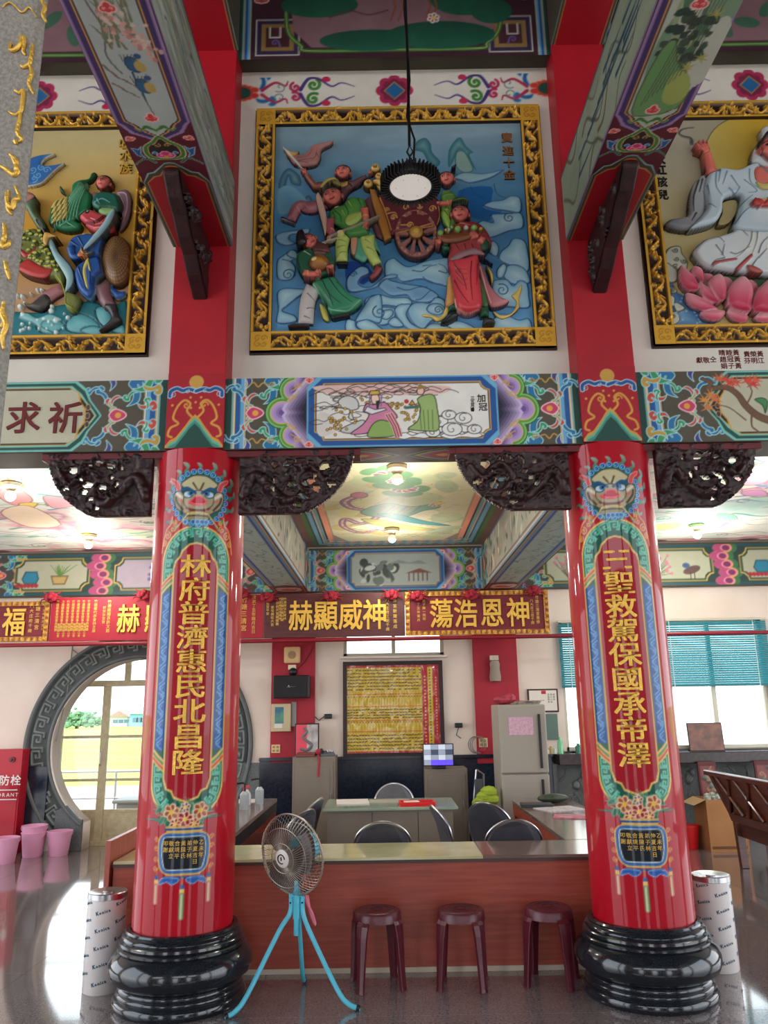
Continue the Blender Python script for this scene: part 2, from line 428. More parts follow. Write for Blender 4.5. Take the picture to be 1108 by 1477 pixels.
def octo(x0, y0, x1, y1, c, step=0):
    """rectangle with cut or stepped corners"""
    if not step: return [(x0+c, y0), (x1-c, y0), (x1, y0+c), (x1, y1-c), (x1-c, y1), (x0+c, y1), (x0, y1-c), (x0, y0+c)]
    k = step; out = []
    for cx, cy, sx, sy, f in ((x1, y0, -1, 1, 0), (x1, y1, -1, -1, 1), (x0, y1, 1, -1, 0), (x0, y0, 1, 1, 1)):
        a = [(cx+sx*c, cy), (cx+sx*(c-k*.2), cy+sy*c*.45), (cx+sx*c*.45, cy+sy*(c-k*.2)), (cx, cy+sy*c)]
        out += a[::-1] if f else a
    return out
# ------------------------------------------------------------------ materials
m_white = mat('plaster_white', (222, 215, 203), .8, noise=(3, (228, 222, 210)), bump=(60, .08))
m_cream = mat('plaster_cream', (226, 208, 194), .8, noise=(2, (232, 217, 205)), bump=(60, .06))
m_red = mat('red_paint', (176, 12, 34), .5, noise=(2.2, (160, 8, 28)))
m_redw = mat('red_wall_paint', (172, 24, 46), .6, noise=(2.5, (158, 20, 42)))
m_dred = mat('dark_red_paint', (96, 10, 22), .5)
m_maroon = mat('carved_dark_wood', (34, 14, 16), .5, noise=(14, (54, 20, 22)), bump=(30, .3))
m_olive = mat('olive_paint', (70, 66, 50), .6)
m_dark = mat('dark_ceiling', (50, 42, 38), .8)
m_black = mat('polished_black_stone', (20, 23, 28), .12, noise=(160, (34, 38, 44)), spec=.6)
m_navy = mat('navy_stone', (22, 28, 42), .18, noise=(30, (34, 42, 58)))
m_grey = mat('grey_stone', (84, 88, 90), .5, noise=(60, (106, 110, 112)), bump=(120, .2))
m_tile = mat('granite_floor', (104, 94, 92), .08, noise=(70, (136, 124, 122)), spec=.9, coat=.6)
m_grout = mat('grout', (88, 84, 84), .8)
m_steel = mat('brushed_steel', (190, 190, 192), .28, 1)
m_alu = mat('window_aluminium', (196, 190, 172), .4, .3)
m_beige = mat('door_frame_beige', (186, 172, 138), .45, noise=(20, (172, 156, 120)))
m_black_p = mat('black_plastic', (16, 16, 18), .4)
m_gold = mat('gilt', (232, 184, 78), .32, .45, bump=(90, .5))
m_goldp = mat('gold_paint', (222, 178, 84), .45, .2)
def glass_mat():
    m = bpy.data.materials.new('window_glass'); m.use_nodes = True; n = m.node_tree.nodes; l = m.node_tree.links
    n.remove(n['Principled BSDF']); t = n.new('ShaderNodeBsdfTransparent'); g = n.new('ShaderNodeBsdfGlossy'); x = n.new('ShaderNodeMixShader'); f = n.new('ShaderNodeFresnel')
    f.inputs[0].default_value = 1.45; g.inputs['Roughness'].default_value = .02; t.inputs[0].default_value = (.93, .96, .95, 1)
    l.new(f.outputs[0], x.inputs[0]); l.new(t.outputs[0], x.inputs[1]); l.new(g.outputs[0], x.inputs[2]); l.new(x.outputs[0], n['Material Output'].inputs[0])
    return m
m_glass = glass_mat()
def translucent(name, col, k=.5):
    m = bpy.data.materials.new(name); m.use_nodes = True; n = m.node_tree.nodes; l = m.node_tree.links
    b = n['Principled BSDF']; b.inputs['Base Color'].default_value = lin4(col); b.inputs['Roughness'].default_value = .45
    t = n.new('ShaderNodeBsdfTranslucent'); t.inputs[0].default_value = lin4(col); x = n.new('ShaderNodeMixShader'); x.inputs[0].default_value = k
    l.new(b.outputs[0], x.inputs[1]); l.new(t.outputs[0], x.inputs[2]); l.new(x.outputs[0], n['Material Output'].inputs[0])
    return m

CL, CR = -1.25, 1.52      # the two column axes
XM = .135
def S(o): o['kind'] = 'structure'; return o

# ------------------------------------------------------------------ floor
fl = S(MB().box((-14, -7.2, -.3), (14, 3.2, 0)).box((-9, 3.2, -.3), (9, 10.75, -.004), 1).build('floor', [m_tile, m_grout]))
tile0 = None
for i in range(20):
    for j in range(9):
        x0 = -8+i*.8; y0 = 3.2+j*.84
        if tile0 is None:
            tile0 = MB().box((0, 0, -.02), (.797, .837, 0)).build('tile', m_tile, fl, bevel=0); o = tile0
        else: o = tile0.copy(); COL.objects.link(o)
        o.location = (x0, y0, random.uniform(-.0004, 0)); o.name = 'tile'

# ------------------------------------------------------------------ back wall with its openings
YB = 10.4
def wall_curve(name, outer, holes, y, t, m):
    c = bpy.data.curves.new(name, 'CURVE'); c.dimensions = '2D'; c.fill_mode = 'BOTH'; c.extrude = t/2
    for P in [outer]+holes:
        s_ = c.splines.new('POLY'); s_.points.add(len(P)-1)
        for q, p in zip(s_.points, P): q.co = (p[0], p[1], 0, 1)
        s_.use_cyclic_u = True
    o = bpy.data.objects.new(name, c); COL.objects.link(o)
    me = bpy.data.meshes.new_from_object(o.evaluated_get(bpy.context.evaluated_depsgraph_get()))
    bpy.data.objects.remove(o)
    me.transform(Matrix.Translation((0, y+t/2, 0)) @ Matrix.Rotation(R(90), 4, 'X'))
    me.materials.clear(); me.materials.append(m)
    o = bpy.data.objects.new(name, me); COL.objects.link(o); return S(o)
GX, GZ, GRI, GRO = -3.165, 1.22, 1.10, 1.455
gx1 = .635
a0 = math.acos(gx1/GRI)
arc = [(GX+GRI*math.cos(t), GZ+GRI*math.sin(t)) for t in np.linspace(-a0, math.pi+a0, 60)]
gate_hole = [(GX+gx1, 0.0)]+arc+[(GX-gx1, 0.0)]
# the gate opening reaches the floor, so it is a notch in the outer outline
outer = [(-8.6, 0), (GX-gx1, 0)]+arc[::-1]+[(GX+gx1, 0), (8.6, 0), (8.6, 3.95), (-8.6, 3.95)]
def rect(x0, z0, x1, z1): return [(x0, z0), (x1, z0), (x1, z1), (x0, z1)]
W0 = (-.56, 2.30, .75, 3.02); WA = (2.27, 1.08, 3.30, 2.70); WB = (3.54, 1.08, 4.93, 2.70); WC = (5.4, 1.08, 7.6, 2.70)
wall_curve('wall_back', outer, [rect(*W0), rect(*WA), rect(*WB), rect(*WC)], YB, .25, m_cream)
# moon gate surround of carved grey stone
def gate_ring():
    L = (GRI+GRO)/2*(math.pi+2*a0); Wd = GRO-GRI
    c = Cv(L, Wd, .0085, (78, 84, 84))
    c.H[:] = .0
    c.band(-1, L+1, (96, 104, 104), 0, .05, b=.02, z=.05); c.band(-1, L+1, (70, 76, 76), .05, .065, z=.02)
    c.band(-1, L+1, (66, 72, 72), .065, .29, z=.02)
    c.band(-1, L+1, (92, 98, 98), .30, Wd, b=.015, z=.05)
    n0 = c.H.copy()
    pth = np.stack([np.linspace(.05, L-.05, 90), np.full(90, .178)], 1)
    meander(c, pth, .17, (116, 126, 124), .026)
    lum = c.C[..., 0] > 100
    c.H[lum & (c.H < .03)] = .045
    c.mottle(7, 9, 3)
    Lr = L
    def mp(X, Y, H):
        t = math.pi+a0-(X/Lr)*(math.pi+2*a0); r = GRI+Y
        x = GX+r*np.cos(t); z = GZ+r*np.sin(t)
        return np.stack([x, YB-H, z], -1)
    ring = empty('moon_gate_surround', (GX, YB, 0)); S(ring)
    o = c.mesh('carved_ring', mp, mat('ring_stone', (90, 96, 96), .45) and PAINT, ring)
    o.matrix_parent_inverse = Matrix.Translation((-GX, -YB, 0))
    # reveal and straight jambs that run to the floor
    b = MB(); n = len(arc)
    for (x0, z0), (x1, z1) in zip(arc, arc[1:]):
        b.add([(x0, YB-.05, z0), (x1, YB-.05, z1), (x1, YB+.25, z1), (x0, YB+.25, z0)], [(0, 1, 2, 3)])
    r1 = b.build('reveal', m_cream, ring, True); r1.matrix_parent_inverse = o.matrix_parent_inverse
    zj = GZ-GRI*math.sin(a0)
    for sx in (-1, 1):
        j = MB()
        xa = GX+sx*gx1; xo = GX+sx*(gx1+.34)
        zo = GZ-math.sqrt(GRO**2-(gx1+.34)**2); j.prism([(xa, 0), (xa, zj+.04), (GX+sx*(gx1+.05), zj+.06), (GX+sx*(gx1+.2), GZ-math.sqrt(max(0.0, GRI**2-(gx1+.2)**2))+.03), (xo, zo+.33), (xo, 0)], 'y', YB-.052, YB+.0)
        k = j.build('jamb_block', m_grey, ring, bevel=.006); k.matrix_parent_inverse = o.matrix_parent_inverse
gate_ring()

# sliding door behind the gate
dr = S(empty('door_1', (GX, YB+.34, 0)))
def fr(x0, z0, x1, z1, d=.05): return MB().box((x0-GX, -d/2, z0), (x1-GX, d/2, z1))
xs = [atY(u, 1080, YB+.34)[0] for u in (84, 150, 262, 340)]
zt = 1.98
for a, b_, z0, z1, nm in ((xs[0]-.05, xs[0]+.05, 0, 2.5, 'stile'), (xs[1]-.05, xs[1]+.05, 0, zt, 'stile'), (xs[2]-.04, xs[2]+.04, 0, zt, 'stile'), (xs[3]-.05, xs[3]+.05, 0, 2.5, 'stile'),
                          (xs[0]+.82, xs[0]+.9, zt+.07, 2.5, 'stile')):
    fr(a, z0, b_, z1).build(nm, m_beige, dr, bevel=.004)
fr(xs[0]-.05, zt, xs[3]+.05, zt+.08, .07).build('transom', m_beige, dr, bevel=.004)
fr(xs[0]-.05, 0, xs[3]+.05, .06, .09).build('threshold', m_beige, dr, bevel=.004)
for a, b_ in ((xs[0]+.05, xs[1]-.05), (xs[1]+.05, xs[2]-.04), (xs[2]+.04, xs[3]-.05)):
    for z in (.40, .78, 1.32): fr(a, z, b_, z+.035, .04).build('rail', m_beige, dr, bevel=.003)
    fr(a, .06, b_, .40, .03).build('door_panel', m_beige, dr, bevel=.003)
    fr(a+.05, .12, b_-.05, .34, .045).build('raised_panel', m_beige, dr, bevel=.006)
    g = fr(a, .435, b_, zt, .006).build('pane', m_glass, dr)
fr(xs[0], zt+.08, xs[3], 2.5, .006).build('pane', m_glass, dr)
MB().tube([(xs[1]-.02-GX, -.05, .98), (xs[1]-.02-GX, -.075, 1.0), (xs[1]-.02-GX, -.075, 1.14), (xs[1]-.02-GX, -.05, 1.16)], .008).build('door_handle', m_steel, dr, True)

# high window above the notice board, and the right-hand windows
def window(name, r, nm=1, y=YB+.08, d=.06, fw=.045, m=m_alu):
    x0, z0, x1, z1 = r; w_ = S(empty(name, ((x0+x1)/2, y, z0))); ox = (x0+x1)/2
    f = MB(); f.box((x0-ox, -d/2, 0), (x1-ox, d/2, fw)); f.box((x0-ox, -d/2, z1-z0-fw), (x1-ox, d/2, z1-z0))
    f.box((x0-ox, -d/2, 0), (x0-ox+fw, d/2, z1-z0)); f.box((x1-ox-fw, -d/2, 0), (x1-ox, d/2, z1-z0)); f.build('window_frame', m, w_, bevel=.003)
    for k in range(nm):
        t = (x1-x0)*(k+1)/(nm+1)-(x1-x0)/2; MB().box((t-.025, -.03, fw), (t+.025, .03, z1-z0-fw)).build('mullion', m, w_, bevel=.003)
    for k in range(nm+1):
        a = (x1-x0)*k/(nm+1)-(x1-x0)/2+.03; b_ = (x1-x0)*(k+1)/(nm+1)-(x1-x0)/2-.03
        MB().box((a, -.003, fw), (b_, .003, z1-z0-fw)).build('pane', m_glass, w_)
    MB().box((x0-ox-.04, -.17, -.03), (x1-ox+.04, 0, 0)).build('window_sill', m_cream if z0 > 2 else m_black, w_, bevel=.004)
    return w_
window('window_1', W0, 1); window('window_2', WA, 0); window('window_3', WB, 1); window('window_4', WC, 2)

# red wall strips on the back wall, skirtings
S(MB().box((-1.487, YB-.05, 1.0), (-.925, YB, 3.13)).build('trim_1', m_redw, bevel=.004))
S(MB().box((1.125, YB-.05, .95), (1.695, YB, 3.13)).build('trim_2', m_redw, bevel=.004))
S(MB().box((-1.62, YB-.04, 0), (2.1, YB, 1.04)).box((-1.62, YB-.09, 1.02), (2.1, YB, 1.06)).build('wall_back_wainscot', m_navy, bevel=.004))
S(MB().box((-8.6, YB-.05, 0), (GX-GRO+.35, YB-.001, 1.0)).build('wall_left_wainscot', m_navy, bevel=.004))
S(MB().box((GX+GRO-.35, YB-.03, 0), (-1.62, YB-.001, 1.0)).build('wall_centre_wainscot', m_grey, bevel=.004))
# ledge and carved stone panels under the right windows
lg = S(MB().box((2.1, YB-.30, .93), (8.6, YB, 1.06)).build('wall_ledge', mat('ledge_stone', (58, 44, 42), .25, noise=(20, (40, 32, 32))), bevel=.008))
def relief_panel(x0, x1, seed):
    w_ = x1-x0; c = Cv(w_, .52, .011, (92, 96, 94), (x0, YB-.02, .36))
    rs = np.random.RandomState(seed)
    for k in range(26):
        x, y = rs.rand()*w_, rs.rand()*.52
        if k % 3 == 0: c.poly(ell(x, y, .05+.05*rs.rand(), .03+.03*rs.rand(), rs.rand()*3), (122, 126, 122), (56, 60, 60), .008, b=.03)
        elif k % 3 == 1: curlstroke(c, x, y, .035+.03*rs.rand(), rs.rand()*6, 1, .014, (128, 132, 128), (52, 56, 56))
        else: c.line([(x, y), (x+rs.randn()*.06, y+.08), (x+rs.randn()*.1, y+.17)], .018, (116, 120, 116), .006, 4, dh=.015, oc=(58, 62, 62), ow=.006)
    c.mottle(10, 20, seed)
    o = c.mesh('relief_panel', None, None, None); return o
for i in range(6):
    x0 = 2.12+i*.92; p = relief_panel(x0, x0+.86, 20+i); p.parent = lg
S(MB().box((2.1, YB-.015, 0), (8.6, YB-.001, .94)).build('wall_right_wainscot', m_grey))
for i in range(7):
    x0 = 2.06+i*.92; MB().box((x0, YB-.05, 0), (x0+.06, YB-.016, .93)).build('stone_strip', m_black, lg, bevel=.004)

# ------------------------------------------------------------------ shell of the room
S(MB().box((-8.8, 5.3, 0), (-8.6, 10.65, .4)).box((-8.8, 5.3, 3.4), (-8.6, 10.65, 3.95)).box((-8.8, 5.3, .4), (-8.6, 5.6, 3.4)).box((-8.8, 10.2, .4), (-8.6, 10.65, 3.4)).build('wall_left', m_cream))  # unseen wall; opening enlarged so daylight brightens the painted ceiling
S(MB().box((8.6, 5.3, 0), (8.8, 10.65, .4)).box((8.6, 5.3, 3.4), (8.8, 10.65, 3.95)).box((8.6, 5.3, .4), (8.8, 5.6, 3.4)).box((8.6, 10.2, .4), (8.8, 10.65, 3.4)).build('wall_right', m_cream))  # unseen; wide opening shaped to let side light onto the ceiling
S(MB().box((-8.8, 5.16, 3.72), (8.8, 10.65, 3.95)).build('ceiling', m_white))
# upper hall: wall above the architrave, roof high over it
S(MB().box((-9, 5.15, 3.83), (9, 5.33, 8.6)).build('wall_upper', m_white))
S(MB().box((-9, -7.2, 8.6), (9, 5.33, 8.8)).build('roof', m_dark))  # unseen roof, put in to keep sky light off the hall
wf = MB().box((-9, -7.2, 3.6), (9, -7.0, 4.4)).box((-9, -7.2, 6.4), (9, -7.0, 8.6))  # unseen wall; its doorways and high windows are shaped for frontal light
for x in (-9, -4.4, 3.6, 8.2): wf.box((x, -7.2, 4.4), (x+.8, -7.0, 6.4))
for a, b_ in ((-9, -5.4), (-3.8, -.7), (.8, 3.9), (5.5, 9)): wf.box((a, -7.2, 0), (b_, -7.0, 3.6))
S(wf.build('wall_front', mat('hall_wall_warm', (170, 150, 134), .8)))
S(MB().box((-9.2, -7.2, 7.4), (-9, 5.33, 8.6)).box((-9.2, -7.2, 0), (-9, -5.5, 7.4)).box((-9.2, -1.2, 0), (-9, -.6, 7.4)).box((-9.2, 4.7, 0), (-9, 5.33, 7.4)).build('wall_hall_left', m_white))  # unseen wall; tall openings sized to brighten the left picture
S(MB().box((9, -7.2, 5.2), (9.2, 5.33, 8.6)).box((9, -7.2, 0), (9.2, -5.5, 5.2)).box((9, -1.2, 0), (9.2, -.6, 5.2)).box((9, 4.7, 0), (9.2, 5.33, 5.2)).build('wall_hall_right', m_white))  # unseen wall; openings shaped to admit less light than the left
S(MB().box((-60, -30, -.4), (-14, 10.6, -.1)).box((14, -30, -.4), (60, 10.6, -.1)).box((-14, -40, -.4), (14, -7.2, -.1)).build('forecourt', mat('forecourt_concrete', (176, 170, 160), .9)))
arch = S(MB().box((-9, 4.955, 3.325), (9, 5.30, 3.83)).build('architrave', m_olive, bevel=.004))
uarch = S(MB().box((-9, 4.975, 6.5), (9, 5.15, 7.5)).build('upper_architrave', m_olive, bevel=.004))
uw = [(CL, 'left'), (CR, 'right')]
for cx, nm in uw+[(CL-2.77, 'far_left'), (CR+2.77, 'far_right')]:
    S(MB().box((cx-.193, 4.93, 3.33), (cx+.193, 5.16, 8.6)).build('pilaster', m_red, bevel=.006))
# red lip under the architrave
for a, b_ in ((-2.27, -.15), (.44, 2.52)): S(MB().box((a, 4.975, 3.28), (b_, 5.12, 3.325)).build('architrave_lip', m_dred, bevel=.004))

# ------------------------------------------------------------------ outdoors beyond the gate and the windows
S(MB().box((-60, 10.66, -.5), (60, 20.5, -.12)).build('outside_paving', mat('concrete', (142, 128, 120), .85, noise=(3, (152, 140, 132)), bump=(40, .2))))
fd = mat('rice_field', (116, 156, 46), .95, noise=(.6, (146, 174, 66)), stretch=(.12, 1, 1), bump=(8, .3))
S(MB().box((-260, 20.5, -.9), (260, 62, -.35)).build('field', fd))
S(MB().box((-260, 62, -.9), (260, 66, -.25)).build('farm_road', mat('farm_road', (150, 146, 136), .9)))
S(MB().box((-400, 66, -.9), (400, 420, -.35)).build('field', fd))
rl = tag(empty('metal_railing', (-3.2, 13.2, -.12)), 'thin grey metal railing standing outside the round gate', 'railing')
for x in (-5.5, -4.35, -3.2, -2.05, -.9): MB().tube([(x+3.2, 0, 0), (x+3.2, 0, .85)], .022).build('post', m_steel, rl, True)
for z in (.85, .45): MB().tube([(-2.6, 0, z), (2.6, 0, z)], .022).build('rail', m_steel, rl, True)
bk = tag(MB().box((-.9, -.3, 0), (.9, .3, .5)).box((-.95, -.35, .5), (.95, .35, .55)).build('concrete_planter', mat('planter', (150, 146, 140), .9), bevel=.02), 'low grey concrete box outside behind the glass door', 'planter')
bk.location = (-3.0, 12.2, -.12)
m_leafo = mat('far_leaves', (78, 116, 84), .9, noise=(2, (100, 134, 100))); m_bark = mat('bark', (96, 80, 66), .9)
def ftree(x, y, h, lab, seed):
    t = tag(empty('far_tree', (x, y, -.35)), lab, 'tree', 'trees beyond the fields'); rs = np.random.RandomState(seed)
    MB().tube([(0, 0, 0), (0.1, 0, h*.5)], [.25, .12]).build('trunk', m_bark, t, True)
    b = MB()
    for k in range(70):
        a = rs.rand()*6.3; q = rs.rand()**.6; b.ball((math.cos(a)*h*.62*q, math.sin(a)*h*.3, h*(.12+.75*rs.rand()*(1-q*.6))), h*(.05+.07*rs.rand()), 6, 0, (1.3, 1, .8))
    b.build('crown', m_leafo, t, True)
S(MB().box((2.0, 15.5, -.12), (16, 15.7, 2.6)).build('white_backdrop', mat('outside_white', (236, 234, 228), .9)))  # added white wall standing in for blown-out glare beyond the right windows
for u, v, Y, h_, lab, sd in ((112, 1034, 104, 3.6, 'rounded tree seen far off at the left through the gate', 1), (133, 1044, 110, 2.5, 'smaller tree beside the rounded one beyond the field', 2), (90, 1042, 108, 2.6, 'tree at the gate edge beyond the field', 3), (152, 1050, 118, 1.7, 'low tree near the far houses', 4)): ftree(atY(u, v, Y)[0], Y, h_, lab, sd)
def house(x, y, w_, h, col, lab, roofc=(150, 120, 110)):
    t = tag(empty('far_house', (x, y, -.35)), lab, 'house', 'houses beyond the fields')
    MB().box((-w_/2, 0, 0), (w_/2, 6, h)).build('wall', mat('hw%d' % col[0], col, .9), t)
    MB().prism([(-w_/2-.3, h), (w_/2+.3, h), (0, h+.9)], 'y', -.3, 6.3).build('roof', mat('hr%d' % roofc[0], roofc, .9), t)
    for k in range(3): MB().box((-w_/2+.4+k*w_/3, -.05, h*.35), (-w_/2+1.1+k*w_/3, 0, h*.7)).build('window', mat('hwin', (90, 110, 130), .3), t)
house(atY(171, 1040, 116)[0], 116, 2.4, 1.3, (214, 214, 210), 'pale low house far beyond the field'); house(atY(196, 1040, 112)[0], 112, 1.7, 1.7, (128, 176, 200), 'blue-walled house far beyond the field', (176, 176, 178))
house(atY(218, 1040, 121)[0], 121, 2.2, 1.9, (222, 206, 196), 'cream house at the right of the far row', (190, 120, 96))
# ------------------------------------------------------------------ painted bands between the columns
GOLDL = (222, 186, 96)
def stripes(c, x, dirn=1, w=.15, y0=None, y1=None):
    cols = [((12, 62, 54), .30), ((120, 170, 160), .08), (WHITE, .05), (GOLDL, .04), ((20, 84, 150), .22), ((100, 165, 205), .17), (WHITE, .05), ((190, 140, 70), .05), ((20, 60, 60), .04)]
    p = 0
    for col, f in cols:
        a, b = x+dirn*p*w, x+dirn*(p+f)*w; c.band(min(a, b), max(a, b), col, y0, y1); p += f
def florals(c, x, y, s, fx=1):
    """the curling flower spray beside each panel"""
    for sy in (1, -1):
        for (dx, dy, sc, a, col) in ((.02, .06, .2, .2, (30, 110, 160)), (.05, .19, .2, -.5, (52, 150, 96)), (-.1, .17, .16, .7, (70, 60, 130)), (.09, .09, .13, -1.2, (200, 70, 50)),
                                     (-.13, .08, .12, .9, (30, 110, 160)), (.12, .24, .14, -1.5, (190, 150, 60)), (-.12, .27, .12, .2, (52, 150, 96)), (-.02, .27, .13, .1, (60, 90, 170)),
                                     (.0, .12, .11, 2.4, (206, 70, 60)), (-.06, .30, .1, 2.0, (206, 90, 60)), (.1, .16, .1, 2.6, (52, 150, 96)), (-.15, .18, .1, 2.2, (30, 110, 160)), (.02, .34, .12, -1.0, (70, 60, 130)), (.14, .03, .09, .3, (52, 150, 96)), (-.08, .12, .09, -2.4, (190, 150, 60))):
            P = xf([(0, 0), (.22, .18), (.3, .5), (.18, .8), (.4, .98), (.72, .92), (.78, .66), (.6, .52), (.5, .7), (.56, .38), (.42, .06)], 0, 0, sc, a)
            P = (P+[dx, dy])*[fx, sy]*s/.33*1.0*.33/.3+[x, y]; c.poly(P, col, (170, 214, 214), s*.022, sm=4)
    c.poly([(x-fx*s*.32, y), (x-fx*s*.18, y+s*.16), (x+fx*s*.02, y+s*.1), (x+fx*s*.1, y), (x+fx*s*.02, y-s*.1), (x-fx*s*.18, y-s*.16)], (196, 60, 100), (240, 190, 190), s*.03, sm=4)
    c.dot(x-fx*s*.1, y, s*.07, (226, 160, 60))
def mirror(c):
    n = c.C.shape[1]; h = n//2; c.C[:, n-h:] = c.C[:, :h][:, ::-1]; c.H[:, n-h:] = c.H[:, :h][:, ::-1]
def cloudlines(c, x0, y0, x1, y1, n, seed, col=(50, 46, 46), s=.05, w=.0045, fill=None):
    rs = np.random.RandomState(seed)
    for k in range(n):
        x = x0+(x1-x0)*rs.rand(); y = y0+(y1-y0)*rs.rand(); L = s*(1.2+rs.rand()*1.6); d = rs.choice([-1, 1])
        P = cat([(x-L*d, y), (x-L*.4*d, y+L*.22), (x, y+L*.05), (x+L*.5*d, y+L*.2), (x+L*d, y), (x+L*.7*d, y-L*.16), (x, y-L*.1), (x-L*.5*d, y-L*.2)], 5)
        if fill is not None: c.poly(P, fill, col, w)
        else: c.line(P[:len(P)*3//4], w, col)
BW = 2.77-.386
def band_centre(org, dark=False, d=.0052, H=.5):
    c = Cv(BW, H, d, OLIVE, org)
    stripes(c, 0)
    for sy in (0,): florals(c, .235, H/2, .30)
    for y in (.05, H-.05):
        c.line(cat([(.16, y), (.19, y+.02), (.22, y-.012), (.25, y+.015), (.29, y)], 5, False), .009, (196, 150, 60)); c.line(spiral(.31, y, .022, 0, 1.2, 1), .007, (196, 150, 60))
    # scalloped green arch, then lilac waves stepping into darkness
    def arch(x, k, r):
        P = []
        for (cx, cy, rr) in ((x+.19, .0, r), (x+.08, .09, r), (x, .25, r*1.12), (x+.08, .41, r), (x+.19, .5, r)): P.append((cx, cy*H/.5, rr))
        return P
    cols = [((32, 92, 44), .105), (LGREEN, .098), ((86, 150, 60), .088), (GOLDL, .074), (LILAC, .068), ((166, 138, 190), .052), ((140, 110, 170), .036), ((104, 78, 142), .02)]
    for col, r in cols:
        for cx, cy, rr in arch(.385, 0, r): c.poly(ell(cx, cy, rr), col)
        c.poly([(.44+.1-r, 0), (.7, 0), (.7, H), (.44+.1-r, H), (.385+.105-r*.9, H*.5)], col)
    for k in range(7):
        t = k/6; col = tuple(np.array((196, 176, 214))*(1-t)+np.array((30, 20, 50))*t); x = .40+.022*k
        for sy in (1, -1):
            yy = H/2+sy*H*.0; c.poly([(x, yy), (x+.02, yy+sy*.09), (x+.07, yy+sy*.15), (x+.16, yy+sy*.25), (x+.3, yy+sy*.25), (x+.3, yy)], col, sm=3)
    for sy in (1, -1):
        for t in (0, 1):
            y = H/2+sy*(.10+.085*t); x = .425+.04*t
            c.line(spiral(x+.02, y, .026, 0, 1.1, sy), .009, (200, 160, 80)); c.line(cat([(x-.02, y-sy*.03), (x+.03, y), (x+.07, y+sy*.05)], 5, False), .008, (200, 160, 80))
        ruyi(c, .565, H/2+sy*.235, .028, (200, 70, 60), a=0 if sy < 0 else math.pi)
    px0, px1 = .615, BW-.615
    for P, col in ((octo(.55, -.02, BW-.55, H+.02, .09), (104, 170, 204)), (octo(.562, .012, BW-.562, H-.012, .09), (24, 80, 146)), (octo(.562, .012, BW-.562, H-.012, .09), (24, 80, 146))): c.poly(P, col)
    c.poly(octo(px0-.014, .046, px1+.014, H-.044, .06, .05), (206, 160, 80)); c.poly(octo(px0-.006, .054, px1+.006, H-.052, .06, .05), (40, 20, 20))
    n = c.C.shape[1]; h = n//2; L = c.C[:, :h][:, ::-1].copy(); c.C[:, n-h:] = L
    c.poly(octo(px0, .06, px1, H-.058, .055, .045), (226, 222, 214))
    return c, px0, px1
ao = (CL+.193, 4.952, 3.33)
c, px0, px1 = band_centre(ao)
K = (330, 535, 4.262)
for pts, col in (([(560, 90), (1300, 88), (1300, 140), (900, 150), (620, 140)], (226, 186, 176)), ([(560, 250), (700, 330), (600, 400), (545, 380)], (212, 204, 196))): c.poly(c.P(K, pts), col, sm=4)
P2 = (330, 520, 2.1725)
cloudlines(c, px0+.06, .34, px1-.3, .42, 16, 3, s=.06); cloudlines(c, px0+.05, .1, px0+.25, .4, 10, 4, s=.05); cloudlines(c, px0+.1, .07, px1-.12, .12, 12, 5, s=.06, fill=(232, 230, 224))
for x, y, r in ((660, 190, .06), (700, 215, .07), (735, 180, .06), (690, 170, .05), (640, 225, .05), (770, 215, .05)):
    q = c.P(P2, [(x, y)])[0]; c.poly(ell(q[0], q[1], r, r*.7), (228, 226, 220), (40, 36, 40), .005); c.line(spiral(q[0], q[1], r*.6, 1, 1, 1), .004, (40, 36, 40))
c.poly(c.P(K, [(672, 180), (730, 150), (790, 175), (800, 230), (760, 250), (770, 300), (735, 290), (740, 240), (690, 225)]), (206, 204, 200), (60, 56, 56), sm=4)
c.poly(c.P(K, [(690, 355), (760, 320), (830, 300), (850, 350), (780, 385), (700, 380)]), (196, 198, 196), (60, 60, 60), sm=4)
rs = np.random.RandomState(4)
for (x0, y0, n, sp_) in ((680, 290, 26, 45), (650, 350, 10, 30), (1000, 210, 22, 42), (830, 200, 8, 25), (1100, 280, 12, 30), (1160, 230, 10, 25)):
    for k in range(n):
        q = c.P(K, [(x0+rs.randn()*sp_, y0+rs.randn()*sp_*.7)])[0]; c.dot(q[0], q[1], .011, (206, 164, 60), oc=(70, 50, 20), ow=.003)
# seated official in a pink robe
c.poly(c.P(K, [(745, 385), (820, 330), (860, 270), (825, 250), (845, 200), (890, 205), (960, 190), (1010, 240), (1040, 285), (990, 310), (930, 330), (860, 380), (800, 392)]), (206, 128, 158), (60, 20, 40), sm=3)
c.poly(c.P(K, [(850, 400), (880, 330), (930, 300), (990, 310), (1040, 330), (1060, 380), (1000, 405), (900, 412)]), (140, 170, 90), (50, 60, 30), sm=3)
c.poly(c.P(K, [(830, 250), (880, 270), (975, 240), (960, 225), (900, 235), (850, 215)]), (226, 224, 226), (70, 60, 80))
for a, b in ((970, 270), (985, 268), (1000, 262)): c.line(c.P(K, [(a, b), (a+40, b+70), (a+60, b+135)]), .012, (170, 60, 80), oc=(225, 215, 205), ow=.004)
c.poly(c.P(K, [(875, 150), (915, 140), (930, 175), (915, 205), (880, 200)]), (232, 200, 180), (60, 30, 30), sm=3)
c.poly(c.P(K, [(905, 185), (930, 180), (920, 235), (908, 230)]), (30, 26, 30)); c.poly(c.P(K, [(855, 150), (870, 120), (925, 118), (935, 145), (890, 150)]), (206, 170, 70), (70, 40, 20))
for x in (868, 940): c.line(c.P(K, [(x, 150), (x-4, 215)]), .008, (120, 90, 150))
